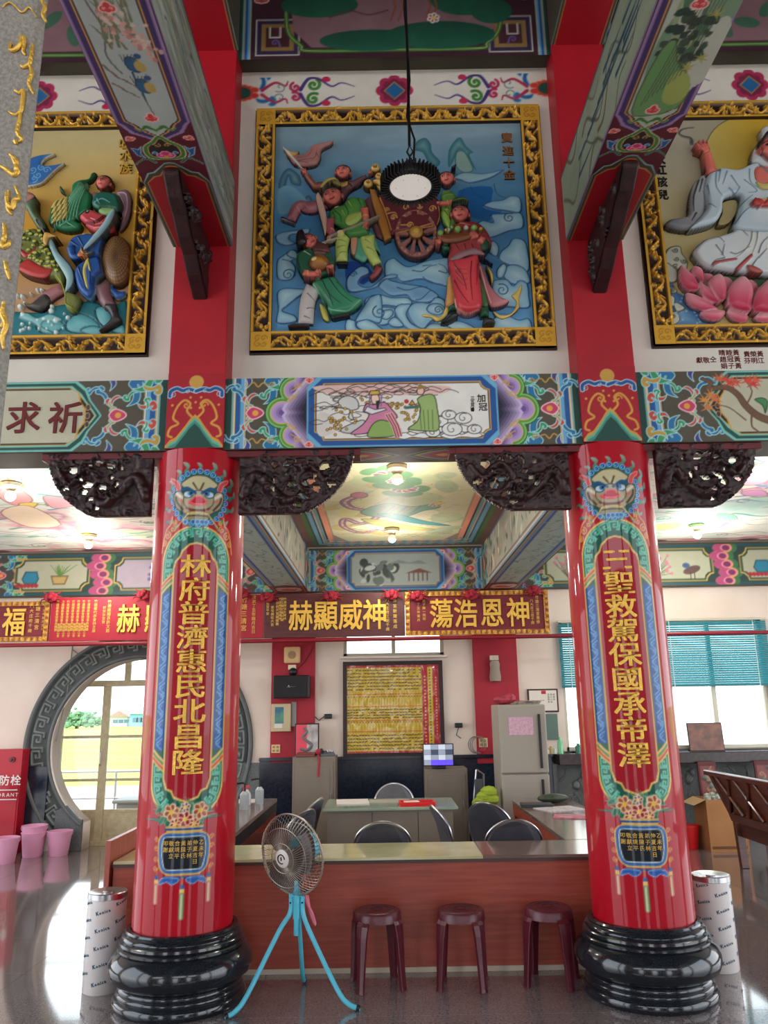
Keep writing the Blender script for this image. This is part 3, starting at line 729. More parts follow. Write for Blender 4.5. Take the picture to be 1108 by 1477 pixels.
# attendant in green with a tray
c.poly(c.P(P2, [(560, 215), (590, 190), (600, 150), (590, 120), (620, 105), (645, 110), (655, 150), (660, 215), (620, 222)]), (150, 176, 104), (40, 60, 30), sm=3)
c.poly(c.P(P2, [(588, 95), (600, 80), (614, 90), (610, 106), (594, 108)]), (226, 186, 170), (60, 30, 30), sm=3); c.poly(c.P(P2, [(588, 90), (600, 72), (616, 84), (600, 90)]), (150, 120, 50))
c.line(c.P(P2, [(555, 148), (592, 145)]), .02, (60, 110, 100)); c.poly(c.P(P2, [(562, 140), (575, 122), (588, 140)]), (206, 150, 60), (90, 60, 30)); q = c.P(P2, [(557, 128)])[0]; c.dot(q[0], q[1], .016, (196, 40, 60))
for dx in (0, 12, 26, 40): c.line(c.P(P2, [(598+dx, 155), (604+dx*.9, 215)]), .004, (60, 80, 40))
c.mottle(5, 14, 2); c.mesh('mural_panel', parent=arch)
def surf(o, ax=(1, 0, 0), ay=(0, 0, 1)):
    o, ax, ay = map(np.array, (o, ax, ay)); n = np.cross(ax, ay)
    return lambda x, y, h: tuple(o+x*ax+y*ay+h*n)
m_ink = mat('black_ink', (26, 20, 22), .7); m_redink = mat('dark_red_ink', (104, 16, 22), .7)
def chars(txt, K_, pts, size, sx=1):
    return [(t, p[0], p[1], size) for t, p in zip(txt, pts)]
sf = surf(ao); q = c.P(P2, [(792, 118), (797, 145)])
write([('加', q[0][0], q[0][1], .062), ('冠', q[1][0], q[1][1], .062)]+[(t, c.P(P2, [(764, 118+i*12)])[0][0], c.P(P2, [(764, 118+i*12)])[0][1], .03) for i, t in enumerate('三五月書')], sf, .003, .01).build('ink_lettering', m_ink, arch)

def side_panel(c, flip=False):
    """long panel whose end sits 0.45 m from the pilaster; drawn for a pilaster at x=0, mirrored on demand"""
    H = c.h; stripes(c, 0, 1, .17); florals(c, .30, H/2, .30, -1)
    for col, m_ in (((120, 190, 180), 0), ((14, 74, 62), .014), ((120, 190, 180), .034), ((206, 160, 70), .044), ((30, 20, 16), .05)):
        P = [(.62+m_, m_-.0), (.55+m_, .06+m_), (.52+m_, .14), (.46+m_, H/2-.03), (.44+m_, H/2), (.46+m_, H/2+.03), (.52+m_, H-.14), (.55+m_, H-.06-m_), (.62+m_, H-m_), (c.w+1, H-m_), (c.w+1, m_)]
        c.poly(P, col)
    P = [(.64, .062), (.6, .085), (.585, .15), (.55, .2), (.545, H/2), (.55, H-.2), (.585, H-.15), (.6, H-.085), (.64, H-.062), (c.w+1, H-.062), (c.w+1, .062)]
    c.poly(P, (206, 160, 70)); c.poly(np.array(P)+[.012, 0]*np.ones((len(P), 2)), (188, 184, 158))
    for y in (-.06, .0, .06): c.poly(ell(.535, H/2+y, .018, .024), (60, 50, 70), (206, 160, 80), .005)
# left bay: pilaster is at the right-hand end, so draw mirrored
c = Cv(BW, .5, .006, OLIVE, (CL-.193-BW, 4.952, 3.33)); side_panel(c); c.C = c.C[:, ::-1].copy(); c.mottle(5, 14, 3); c.mesh('plaque_panel', parent=arch)
Kl = (0, 520, 2.916); q = c.P(Kl, [(275, 240), (100, 240)])
write([('祈', q[0][0], q[0][1], .235), ('求', q[1][0], q[1][1], .235)], surf(c.org), .006, .02).build('dark_red_lettering', m_redink, arch)
c = Cv(BW, .5, .0055, OLIVE, (CR+.193, 4.952, 3.33)); side_panel(c)
Kr = (780, 520, 3.378)
c.line(c.P(Kr, [(790, 90), (830, 110), (815, 140), (900, 130), (960, 165), (1000, 220), (1060, 270), (1140, 300)]), .018, (110, 78, 52), .05, 4, oc=(60, 44, 30), ow=.004)
for P, w_ in (([(1000, 220), (1030, 150), (990, 90)], .012), ([(1030, 250), (1030, 320), (1070, 350)], .016), ([(1000, 290), (920, 230), (850, 215)], .01), ([(1040, 330), (1060, 345), (1060, 350)], .01)): c.line(c.P(Kr, P), w_, (104, 76, 54), .006, 4)
rs = np.random.RandomState(5)
def maple(c, x, y, r, col):
    for k in range(7):
        a = -1.2+k*.75+rs.rand()*.3; c.line([(x, y), (x+r*math.cos(a), y+r*math.sin(a))], r*.34, col, r*.06)
for x, y, col in ((830, 170, (206, 130, 60)), (800, 195, (212, 140, 66)), (850, 190, (206, 110, 60)), (815, 230, (200, 120, 60)), (900, 95, (214, 70, 50)), (925, 110, (200, 60, 50)), (950, 105, (206, 84, 60)), (1010, 100, (216, 70, 46)), (1035, 115, (200, 56, 46)), (1045, 95, (216, 90, 60)), (870, 90, (206, 100, 60))):
    q = c.P(Kr, [(x, y)])[0]; maple(c, q[0], q[1], .05, col)
c.poly(c.P(Kr, [(1040, 190), (1080, 180), (1108, 200), (1095, 260), (1080, 220)]), (60, 130, 70), (30, 60, 40), sm=3)
c.mottle(5, 14, 4); c.mesh('maple_panel', parent=arch)

# painted foot of each pilaster: gold disc, cloud, ruyi and a green mountain point
def pil_paint(cx, Y=4.929):
    W = .384; H = .53; c = Cv(W, H, .0052, (164, 8, 30), (cx-W/2, Y, 3.335)); m = W/2
    c.dot(m, .465, .05, (196, 150, 66)); 
    for sx in (-1, 1):
        P = cat([(m, .40), (m+sx*.05, .415), (m+sx*.09, .405), (m+sx*.13, .42), (m+sx*.17, .40), (m+sx*.175, .365)], 6, False)
        c.line(P, .036, (170, 205, 220)); c.line(P, .022, (26, 80, 140)); c.line(spiral(m+sx*.155, .375, .02, 1, 1.1, sx), .005, (170, 205, 220)); c.line(spiral(m+sx*.06, .40, .016, 1, 1.1, sx), .005, (170, 205, 220))
        c.line(cat([(m+sx*.02, .215), (m+sx*.055, .26), (m+sx*.035, .31), (m+sx*.075, .335), (m+sx*.12, .29), (m+sx*.145, .21), (m+sx*.11, .17), (m+sx*.16, .14), (m+sx*.175, .09), (m+sx*.15, .075)], 6, False), .016, (206, 150, 58))
        c.line(spiral(m+sx*.06, .30, .025, 0, 1, sx), .011, (206, 150, 58))
        for x, y in ((.035, .385-.02), (.05, .335), (.155, .31), (.03, .29)): c.dot(m+sx*x, y-.01, .009, (206, 150, 58))
    c.dot(m, .32, .009, (206, 150, 58))
    for col, k in (((206, 150, 58), 0), ((100, 176, 150), .022), ((60, 138, 120), .042), ((16, 68, 58), .066)):
        c.poly([(-.01, 0-k), (.03, .055-k), (.07, .075-k), (m-.06, .16-k), (m-.035, .2-k), (m, .235-k), (m+.035, .2-k), (m+.06, .16-k), (W-.07, .075-k), (W-.03, .055-k), (W+.01, 0-k), (W+.01, -.1), (-.01, -.1)], col)
    return c.mesh('painted_foot')
pf = pil_paint(CL); pf.parent = arch
o = pf.copy(); COL.objects.link(o); o.location = (CR-CL, 0, 0); o.parent = arch
# underside of the architrave
c = Cv(2.77-.6, .33, .008, (78, 44, 50), (CL+.3, 5.29, 3.322), (1, 0, 0), (0, -1, 0))
mx = c.w/2
for k in (-.28, .28):
    for r, col in ((.27, (120, 160, 140)), (.24, (40, 70, 50)), (.21, (196, 180, 120)), (.17, (150, 120, 160)), (.12, (206, 90, 90)), (.06, (230, 200, 120))):
        c.poly([(mx+k-r, .165), (mx+k-r*.5, .165+r*.35), (mx+k, .165+r*.55), (mx+k+r*.5, .165+r*.35), (mx+k+r, .165), (mx+k+r*.5, .165-r*.35), (mx+k, .165-r*.55), (mx+k-r*.5, .165-r*.35)], col)
c.mesh('painted_soffit', parent=arch)

# ------------------------------------------------------------------ dim upper band, and flowers on the plaster under it
def upper_band(x0, seed, kind):
    c = Cv(BW, .62, .009, (64, 56, 74), (x0, 4.972, 6.452)); H = .62
    stripes(c, 0, 1, .10)
    c.band(.1, 2, (60, 26, 40), -1, H+1)
    G = (40, 92, 52)
    def key(x, y):
        for k, col, w_ in ((0, (46, 34, 70), .17), (1, (140, 110, 60), .125), (2, (70, 30, 40), .09)):
            c.poly([(x-w_, y-w_), (x+w_, y-w_), (x+w_, y+w_), (x-w_, y+w_)], col, (190, 186, 176) if k == 0 else None, .012)
        c.line([(x+.02, y+.09), (x+.02, y), (x-.06, y), (x-.06, y+.09)], .014, (196, 196, 186))
        curlstroke(c, x-.02, y-.05, .03, 0, 1, .014, (110, 90, 160))
    key(.30, .2); 
    c.line(cat([(.36, .5), (.38, .25), (.48, .12), (.56, .07), (1.3, .07)], 6, False), .035, (50, 96, 44)); c.line(cat([(.36, .5), (.38, .25), (.48, .12), (.56, .07), (1.3, .07)], 6, False), .01, (150, 176, 90))
    ruyi(c, .17, .55, .06, (150, 50, 50)); 
    n = c.C.shape[1]; h = n//2; L = c.C[:, :h][:, ::-1].copy(); c.C[:, n-h:] = L
    c.poly([(.56, .1), (BW-.56, .1), (BW-.42, .26), (BW-.38, .7), (.38, .7), (.42, .26)], (132, 98, 104))
    g2 = (26, 92, 70)
    if kind == 0:
        for x, y, rx, ry in ((1.02, .16, .4, .1), (1.55, .2, .42, .13), (.62, .5, .3, .12), (1.75, .55, .28, .17), (1.95, .42, .16, .12)): c.poly(ell(x, y, rx, ry), g2, g=((20, 70, 56), 'y'))
        for x in (1.18, 1.24, 1.45, 1.5): c.line([(x, .62), (x+.03, .47), (x-.01, .34)], .013, (150, 70, 40))
        c.poly(ell(1.35, .62, .25, .07), (96, 50, 60)); c.line(cat([(.7, .38), (.85, .44), (1.0, .4), (1.15, .44)], 5, False), .012, (90, 50, 60)); flower(c, 1.5, .36, .05, (200, 100, 120))
    else:
        for k in range(8): c.poly(ell(.6+k*.18, .3+.1*math.sin(k*2.), .1, .05, k), (60, 100, 80))
    c.mottle(8, 6, seed); return c.mesh('upper_mural', parent=uarch)
upper_band(CL+.193, 6, 0); upper_band(CL-.193-BW, 7, 1); upper_band(CR+.193, 8, 1)
def wall_flowers(x0, seed):
    c = Cv(BW, .31, .0085, (196, 190, 176), (x0, 5.148, 6.14), clear=False); m = BW/2; y0 = .17
    c.C[..., :3] = (222, 215, 203)
    for r, col in ((.115, (178, 40, 84)), (.085, (120, 30, 70))):
        for k in range(8): c.poly(ell(m+r*.85*math.cos(k*.785), y0+r*.85*math.sin(k*.785), r*.42), col)
        c.poly(ell(m, y0, r), col)
    c.poly([(m-.085, y0), (m, y0+.085), (m+.085, y0), (m, y0-.085)], (30, 96, 150), (180, 140, 60), .008)
    for sy in (1, -1):
        y = lambda v: y0+sy*v
        leafc(c, .10, y(.02), .17, 0 if sy > 0 else -1.4, (30, 100, 160), (150, 190, 210))
        c.line(cat([(.16, y(.02)), (.26, y(.09)), (.34, y(.06)), (.36, y(.10))], 5, False), .028, (180, 40, 84), .01)
        c.line(spiral(.42, y(.045), .045, 2, 1.2, sy), .022, (180, 40, 84))
        c.line(spiral(.56, y(.065), .055, 1, 1.2, -sy), .026, (60, 130, 50)); c.line(cat([(.46, y(.02)), (.52, y(.12)), (.6, y(.12)), (.7, y(.05)), (.78, y(.08)), (.88, y(.045))], 6, False), .03, (70, 50, 120), .006)
        c.line(spiral(.3, y(.05), .05, 4, 1, sy), .008, (90, 130, 130)); ruyi(c, .66, y(.11), .03, (196, 40, 80), (196, 40, 80))
        for k in range(3): c.poly(ell(.02+.04*k, y(.05-.012*k), .04, .03), (206, 60, 50), (236, 150, 120), .007)
    c.poly(ell(.0, y0, .09, .07), (20, 84, 70), (206, 70, 50), .016)
    mirror(c); c.mottle(5, 5, seed); return c.mesh('painted_flowers')
wu = [o for o in bpy.data.objects if o.name == 'wall_upper'][0]
for x0, sd in ((CL+.193, 1), (CL-.193-BW, 2), (CR+.193, 3)): wall_flowers(x0, sd).parent = wu
# donors' names in red ink under the right-hand picture
Kn = (940, 330, 6.595); cn = Cv(.1, .1, .05, WHITE, (CR+.193, 5.15, 3.84))
it = []
for t, x, y in (('獻', 455, 1250), ('敬', 520, 1250), ('仝', 585, 1243), ('晴', 668, 1180), ('睦', 737, 1180), ('黃', 802, 1178), ('趙', 680, 1243), ('冠', 748, 1240), ('黃', 814, 1240), ('娟', 690, 1305), ('子', 758, 1303), ('黃', 824, 1303), ('貴', 905, 1192), ('榮', 968, 1192), ('黃', 1032, 1190), ('芬', 910, 1255), ('明', 976, 1253), ('江', 1040, 1253)):
    q = cn.P(Kn, [(x, y)])[0]; it.append((t, q[0], q[1], .048))
write(it, surf(cn.org), .002, .015).build('donor_lettering', m_redink, wu)

# ------------------------------------------------------------------ beams of the upper hall
m_beamw = mat('beam_watercolour', (150, 160, 146), .7)
def beam_bottom(cx, z, w_, L, style, d=.0058):
    c = Cv(w_, L, d, (86, 14, 32), (cx-w_/2, 4.93, z-.002), (1, 0, 0), (0, -1, 0)); m = w_/2
    # long panel with stepped end
    ye = 1.20
    def pan(k): return [(k, L+.1), (k, ye+.13+k*.4), (k+.035, ye+.09+k*.5), (k+.055, ye+.05+k*.8), (m, ye-.06+k*1.2), (w_-k-.055, ye+.05+k*.8), (w_-k-.035, ye+.09+k*.5), (w_-k, ye+.13+k*.4), (w_-k, L+.1)]
    for k, col in ((0, (150, 124, 168)), (.018, (62, 44, 96)), (.048, (206, 150, 80)), (.057, (30, 16, 20)), (.064, (170, 180, 176) if style == 0 else (176, 184, 166))): c.poly(pan(k), col)
    if style == 0:
        G2 = (96, 112, 84)
        c.line(cat([(.12, 2.35), (.12, 2.12), (.15, 1.95), (.11, 1.8), (.15, 1.68)], 6, False), .008, (92, 84, 80))
        for k in range(40):
            x, y = .13+.17*random.random(), 1.83+.26*random.random(); a = random.uniform(1, 2.4); c.line([(x, y), (x+.07*math.cos(a), y+.1*math.sin(a))], .016, (100+random.randint(0, 30), 118, 86), .003)
        for k in range(60):
            x, y = random.choice([(.27, 1.92), (.3, 1.87), (.19, 2.02), (.22, 1.98), (.33, 1.84)]); c.dot(x+random.gauss(0, .03), y+random.gauss(0, .05), .013, random.choice([(204, 160, 150), (214, 186, 170), (190, 130, 124)]))
        for bx, by in ((.225, 1.735), (.235, 1.595)):
            c.poly(ell(bx, by, .04, .055, .4), (40, 92, 130), (30, 60, 80)); c.poly(ell(bx+.03, by-.01, .028, .04, .2), (184, 158, 90)); c.dot(bx+.035, by+.055, .02, (50, 80, 120)); c.line([(bx-.02, by-.05), (bx-.015, by-.13)], .012, (30, 70, 110), .004)
            for t in range(4): c.line([(bx-.045+t*.012, by+.03), (bx-.05+t*.02, by+.07)], .004, (60, 60, 60))
        c.line(cat([(.07, 1.74), (.12, 1.66), (.17, 1.62), (.2, 1.58)], 6, False), .014, (120, 96, 84), .006); c.line([(.21, 1.54), (.235, 1.36)], .005, (80, 76, 72)); c.line([(.08, 1.62), (.15, 1.55), (.19, 1.52)], .012, (120, 96, 84), .005)
    else:
        rs = np.random.RandomState(8)
        for k in range(20): x = .1+.26*rs.rand(); y = 1.5+1.1*rs.rand(); c.poly(ell(x, y, .03+.05*rs.rand(), .09+.16*rs.rand(), rs.randn()*.3), [(120, 150, 120), (150, 160, 120), (70, 110, 80), (190, 194, 176)][k % 4])
        for k in range(46): x = .10+.22*rs.rand(); y = 1.70+.30*rs.rand(); c.poly(ell(x, y, .01+.02*rs.rand(), .01+.03*rs.rand(), rs.rand()*3), [(40, 54, 46), (60, 80, 60), (30, 60, 50)][k % 3])
        c.poly([(.08, 1.36), (.1, 1.75), (.16, 1.84), (.22, 1.7), (.3, 1.62), (.35, 1.5), (.33, 1.38), (.2, 1.32)], (104, 150, 92), (70, 90, 60), sm=3); c.poly([(.22, 1.62), (.3, 1.62), (.35, 1.5), (.3, 1.4), (.22, 1.45)], (160, 172, 90), sm=3)
        for k in range(9): P = [(.12+.02*k, 1.4+.03*k), (.16+.02*k, 1.7+.05*k), (.2+.015*k, 2.1+.03*k)]; c.line(cat(P, 5, False), .004, (70, 76, 60))
        for x, y in ((.3, 1.98), (.28, 1.66), (.33, 1.72)): maple(c, x, y, .04, (170, 160, 80))
    # end ornament: red trefoil, green ogee, magenta lotus, blue wings
    ruyi(c, m, ye+.16, .042, (200, 50, 60)); 
    if L > 2: ruyi(c, m, 2.06 if style == 0 else 2.03, .045, (200, 60, 60))
    for s_ in (1, -1):
        c.line(cat([(m, ye+.07), (m+s_*.05, ye+.10), (m+s_*.09, ye+.07), (m+s_*.11, ye+.09)], 5, False), .02, (60, 110, 50), .006, oc=(150, 190, 120), ow=.003)
        ruyi(c, m+s_*.165, ye-.02, .035, (206, 80, 80), a=-s_*.6)
        c.poly([(m+s_*.12, ye-.26), (m+s_*.17, ye-.22), (m+s_*.19, ye-.12), (m+s_*.15, ye-.14), (m+s_*.12, ye-.1), (m+s_*.14, ye-.2)], (30, 84, 140), (150, 190, 210), .007)
        c.line(cat([(m+s_*.08, ye-.31), (m+s_*.13, ye-.26), (m+s_*.2, ye-.33)], 5, False), .018, (30, 90, 60), .006, oc=(150, 200, 180), ow=.003)
    for k, col in ((0, (190, 200, 150)), (.008, (60, 118, 44)), (.03, (206, 160, 110)), (.037, (24, 14, 16))):
        P = [(m-.085+k, ye-.27+k*.5), (m-.125+k, ye-.20), (m-.115+k, ye-.11), (m-.06+k*.6, ye-.045-k), (m, ye+.03-k*1.3), (m+.06-k*.6, ye-.045-k), (m+.115-k, ye-.11), (m+.125-k, ye-.20), (m+.085-k, ye-.27+k*.5)]
        c.poly(P, col, sm=3)
    for s_ in (1, -1): c.line(spiral(m+s_*.03, ye-.10, .022, 1, 1, s_), .008, (196, 150, 70)); c.dot(m+s_*.06, ye-.19, .018, (40, 110, 170), oc=(190, 210, 230), ow=.005)
    ruyi(c, m, ye-.23, .062, (196, 36, 110), (240, 170, 190)); c.dot(m, ye-.24, .016, (220, 150, 60))
    # olive arch and plain red end
    for k, col in ((0, (140, 190, 190)), (.008, (72, 66, 40)), (.03, (190, 150, 90)), (.038, (166, 8, 30))):
        P = [(k*.8, -.1), (k*.8, .70), (k+.05, .79-k), (k+.09, .80-k), (m-.03, .88-k), (m, .885-k), (m+.03, .88-k), (w_-k-.09, .80-k), (w_-k-.05, .79-k), (w_-k*.8, .70), (w_-k*.8, -.1)]
        c.poly(P, col)
    ysrc = np.where(c.y < .885, c.y, np.where(c.y < 1.134, .885+(c.y-.885)*1.466, c.y+.116)); c.C = c.C[np.clip(np.searchsorted(c.y, ysrc), 0, len(c.y)-1)]
    c.mottle(6, 5, 5+style); return c.mesh('painted_underside')
def beam_side(cx, z, w_, L, h_, sgn, style):
    if sgn > 0: c = Cv(L, h_, .0085, (150, 158, 146), (cx+w_/2+.002, 4.93-L, z), (0, 1, 0), (0, 0, 1))
    else: c = Cv(L, h_, .0085, (140, 152, 130), (cx-w_/2-.002, 4.93, z), (0, -1, 0), (0, 0, 1))
    rs = np.random.RandomState(3+style)
    if style == 0:
        N = fbm(c.x*4, c.y*30, 5); c.C[..., :3] += N[..., None]*60
        for k in range(120):
            x = L*rs.rand(); y = h_*(.15+.7*rs.rand()); col = [(70, 110, 140), (160, 90, 90), (90, 130, 96), (190, 176, 90), (200, 200, 190), (60, 70, 66), (150, 90, 130)][rs.randint(7)]
            c.line(cat([(x, y), (x+.06, y+.015*rs.randn()), (x+.14+.1*rs.rand(), y+.03*rs.randn())], 4, False), .006+.022*rs.rand(), np.array(col)*.6+60, .003)
    else:
        c.C[..., :3] += (fbm(c.x*2, c.y*6, 5)*22)[..., None]
        for k in range(16):
            x = L*rs.rand(); y = h_*rs.rand(); P = cat([(x+.12*j, y+.1*math.sin(j*1.3+k)) for j in range(8)], 5, False); c.line(P, .03, (112, 108, 84), .008); c.line(P, .005, (70, 70, 56))
        for k in range(18): x = L*(.1+.5*rs.rand()); y = h_*(.3+.5*rs.rand()); c.line([(x, y), (x+.3+.15*rs.rand(), y-.03)], .028, (30, 66, 90), .004)
    c.band(-1, L+1, (120, 96, 130), -.1, .02); c.band(-1, L+1, (60, 60, 66), h_-.018, h_+1)
    c.mottle(8, 3, 4); return c.mesh('painted_side')
def hall_beam(cx, z, w_, h_, style, side):
    b = S(MB().box((cx-w_/2, -2, z), (cx+w_/2, 4.935, z+h_)).build('hall_beam', m_olive, bevel=.003))
    beam_bottom(cx, z, w_, 2.9 if z < 6 else 1.6, style).parent = b
    if z < 6: beam_side(cx, z, w_, 3.6, h_, side, style).parent = b
    return b
hall_beam(CL, 4.83, .415, .54, 0, 1); hall_beam(CR, 4.83, .40, .52, 1, -1)
hall_beam(CL+.005, 6.5, .40, .6, 0, 1); hall_beam(CR, 6.5, .40, .6, 0, -1)

# carved dark brackets under the hall beams
def diag_bracket(cx, sgn, lab):
    L = .84; Hh = .42; t = .10
    if sgn > 0: c = Cv(L, Hh, .008, (44, 16, 20), (cx+t/2, 4.93-L, 4.83-Hh), (0, 1, 0), (0, 0, 1), clear=True)
    else: c = Cv(L, Hh, .008, (44, 16, 20), (cx-t/2, 4.93, 4.83-Hh), (0, -1, 0), (0, 0, 1), clear=True)
    P = [(0, Hh), (0, Hh-.05), (.1, Hh-.12), (.22, Hh-.16), (.35, Hh-.24), (.5, Hh-.27), (.62, Hh-.34), (.74, Hh-.38), (L, 0), (L, Hh)]
    if sgn < 0: P = [(L-x, y) for x, y in P]
    c.poly(cat(P[:-2] if 0 else P, 1), (44, 16, 20)); rs = np.random.RandomState(2)
    for k in range(26):
        x, y = rs.rand()*L, Hh*rs.rand()
        if c.A[min(c.A.shape[0]-1, int(y/Hh*c.A.shape[0])), min(c.A.shape[1]-1, int(x/L*c.A.shape[1]))] > .5: A = c.A.copy(); c.line(spiral(x, y, .05, rs.rand()*6, 1.2, 1), .022, (70, 24, 28), dh=.02); c.A = A
    c.H += np.abs(fbm(c.x*9, c.y*9, 3))*.008
    t_ = tag(empty('slanting_bracket', (cx, 4.93, 4.83)), lab, 'bracket')
    yz = [(-.0, 0), (0, -Hh), (-.09, -Hh+.035), (-.2, -Hh+.075), (-.33, -Hh+.15), (-.47, -Hh+.185), (-.6, -Hh+.255), (-.72, -Hh+.295), (-L, -.04), (-L, 0)]
    MB().prism(yz, 'x', -t/2, t/2).build('core', m_maroon, t_, bevel=.012)
    c.A *= 1; o = c.mesh('carving', None, m_maroon, t_, off=.002); o.location = (-cx, -4.93, -4.83); return t_
diag_bracket(CL, 1, 'dark carved wooden bracket slanting under the hall beam over the left column')
diag_bracket(CR, -1, 'dark carved wooden bracket slanting under the hall beam over the right column')

# pierced carved wings either side of each column head
def wing(x0, w_, dirn, lab, seed):
    H = .44; c = Cv(w_, H, .008, (44, 18, 22), (x0, 4.985, 2.885), clear=True)
    X = (lambda x: x) if dirn > 0 else (lambda x: w_-x)
    P = [(0, 0), (w_*.50, 0), (w_*.60, .02), (w_*.70, .065), (w_*.80, .12), (w_*.89, .20), (w_*.955, .29), (w_*.985, .37), (w_, H), (0, H)]
    c.poly([(X(x), y) for x, y in P], (44, 18, 22)); A = c.A.copy(); rs = np.random.RandomState(seed)
    c.H += (np.abs(fbm(c.x*16, c.y*16, seed))*.03).astype(np.float32)
    body = cat([(X(w_*a), H*b) for a, b in ((.05, .3), (.15, .6), (.3, .35), (.42, .2), (.55, .3), (.5, .55), (.62, .72), (.75, .5), (.86, .7))], 8, False)
    c.line(body, .075, (58, 24, 28), .04, dh=.045)
    for k in range(0, len(body), 2): c.line([body[k]+[-.02, .02], body[k]+[.02, -.02]], .006, (24, 10, 12))
    for k in range(26): c.line(spiral(rs.rand()*w_, rs.rand()*H, .03+.02*rs.rand(), rs.rand()*6, 1.2, rs.choice([-1, 1])), .014, (56, 22, 28), dh=.022)
    c.band(-1, 9, (70, 18, 26), H-.045, H+1)
    hole = np.zeros_like(A)
    for a, b, rx, ry, an in ((.42, .80, .030, .014, .5), (.53, .84, .03, .012, .2), (.60, .80, .016, .012, 0), (.72, .92, .022, .03, .3), (.75, .74, .03, .02, .7), (.60, .50, .04, .014, .1), (.47, .46, .03, .013, -.2), (.66, .40, .02, .02, 1),
                             (.56, .27, .028, .012, -.3), (.80, .45, .024, .012, 0), (.34, .52, .012, .018, .2), (.30, .78, .01, .016, 0), (.52, .14, .018, .01, 0), (.67, .6, .014, .01, .5), (.4, .62, .012, .008, 0), (.3, .4, .01, .02, .4)):
        P = ell(X(w_*a)+rs.randn()*.008, H*b, rx, ry, an*dirn+rs.randn()*.2, 12); P += rs.randn(*P.shape)*.003
        q = c._sl(P.min(0), P.max(0), .01); 
        if q: sl, XX, YY = q; hole[sl] = np.maximum(hole[sl], (c.sdf(P, XX, YY) < .003))
    m_ = (A > .5) & (hole < .5)
    o = c.mesh('carved_wing', None, m_maroon, None, mask=m_, solid=.05); return tag(o, lab, 'bracket')
wing(-2.235, .71, -1, 'dark pierced dragon bracket left of the left column head', 1); wing(-.96, .775, 1, 'dark pierced dragon bracket right of the left column head', 2)
wing(.47, .765, -1, 'dark pierced dragon bracket left of the right column head', 3); wing(1.80, .69, 1, 'dark pierced dragon bracket right of the right column head', 4)

# ------------------------------------------------------------------ low room: beams front to back, painted ceilings, band along the back wall
def low_beam(cx):
    b = S(MB().box((cx-.225, 5.30, 3.14), (cx+.225, 10.26, 3.73)).build('room_beam', m_olive, bevel=.004))
    c = Cv(.45, 4.96, .011, (34, 70, 120), (cx-.225, 10.26, 3.138), (1, 0, 0), (0, -1, 0)); m = .225
    for k, col in ((0, (24, 60, 60)), (.012, (206, 200, 180)), (.024, (196, 130, 60)), (.034, (110, 160, 200)), (.06, (36, 84, 150)), (.085, (200, 200, 190))): c.band(k, .45-k, col)
    c.band(.095, .355, (176, 200, 190)); rs = np.random.RandomState(int(cx*10)+40)
    for k in range(110):
        x = .12+.2*rs.rand(); y = .6+4.2*rs.rand(); c.line(cat([(x, y), (x+.04*rs.randn(), y+.06), (x+.05*rs.randn(), y+.14)], 4, False), .008+.012*rs.rand(), [(110, 140, 130), (150, 170, 150), (80, 110, 110), (200, 196, 160)][k % 4], .003)
    c.poly([(0, -.1), (.45, -.1), (.45, .5), (m, .62), (0, .5)], (150, 40, 50)); c.poly([(.03, .03), (.42, .03), (.42, .45), (m, .56), (.03, .45)], (40, 84, 70), (206, 170, 90), .01)
    c.poly(octo(.06, .07, .39, .42, .06), (222, 200, 190), (206, 120, 60), .01); c.poly([(.12, .2), (.2, .3), (.3, .24), (.33, .3), (.3, .16), (.2, .14)], (226, 110, 40), (150, 60, 30), sm=3)
    c.mesh('painted_underside', parent=b)
    for sg in (1, -1):
        if (sg > 0) != (cx < 0): pass
        c = Cv(4.96, .58, .016, (150, 146, 130), (cx+sg*.227, 5.30 if sg > 0 else 10.26, 3.14), (0, sg, 0), (0, 0, 1)); rs = np.random.RandomState(50+sg+int(cx))
        c.C[..., :3] += (fbm(c.x*2, c.y*4, 7)*30)[..., None]
        for k in range(90): x = 4.96*rs.rand(); y = .08+.42*rs.rand(); c.poly(ell(x, y, .03+.07*rs.rand(), .01+.03*rs.rand(), rs.rand()*3), [(70, 70, 66), (110, 120, 100), (176, 120, 110), (190, 186, 160), (60, 90, 80)][k % 5])
        for y, col in ((0, (36, 84, 150)), (.03, (206, 200, 180)), (.05, (60, 26, 30)), (.53, (60, 26, 30)), (.55, (36, 84, 150))): c.band(-1, 6, col, y, y+.02)
        for xx in (.0, 4.45): c.band(xx, xx+.5, (84, 74, 60)); florals(c, xx+.25, .29, .4)
        c.mesh('painted_side', parent=b)
    return b
low_beam(-1.235); low_beam(1.515)
# painted ceiling of the middle bay
yf = 10.1
def ceil_canvas(x0, x1, y0, y1, d, col): return Cv(x1-x0, y1-y0, d, col, (x0, y1, 3.70), (1, 0, 0), (0, -1, 0))
cl = [o for o in bpy.data.objects if o.name == 'ceiling'][0]
x0, x1 = -1.01, 1.29
c = ceil_canvas(x0, x1, 5.3, yf, .0105, (120, 84, 70)); W_, L_ = c.w, c.h
for k, col in ((.05, (110, 80, 66)), (.10, (70, 110, 60)), (.15, (20, 40, 40)), (.165, (110, 160, 180)), (.215, (30, 76, 130)), (.235, (206, 170, 120)), (.25, (110, 150, 150)), (.29, (40, 36, 36)), (.31, (226, 150, 120)), (.375, (160, 130, 110))):
    c.poly([(k, k), (W_-k, k), (W_-k, L_+1), (k, L_+1)], col)
for k in range(12): florals(c, .35+.145*k, .28, .16)
k = .39; c.poly([(k+.16, .36), (W_-k-.16, .36), (W_-k, .75), (W_-k, L_+1), (k, L_+1), (k, .75)], (206, 200, 160))
c.C[..., :3] = c.C[..., :3]
Kc = (340, 640, 2.216); rs = np.random.RandomState(9)
def cp(*p): return c.P(Kc, p)
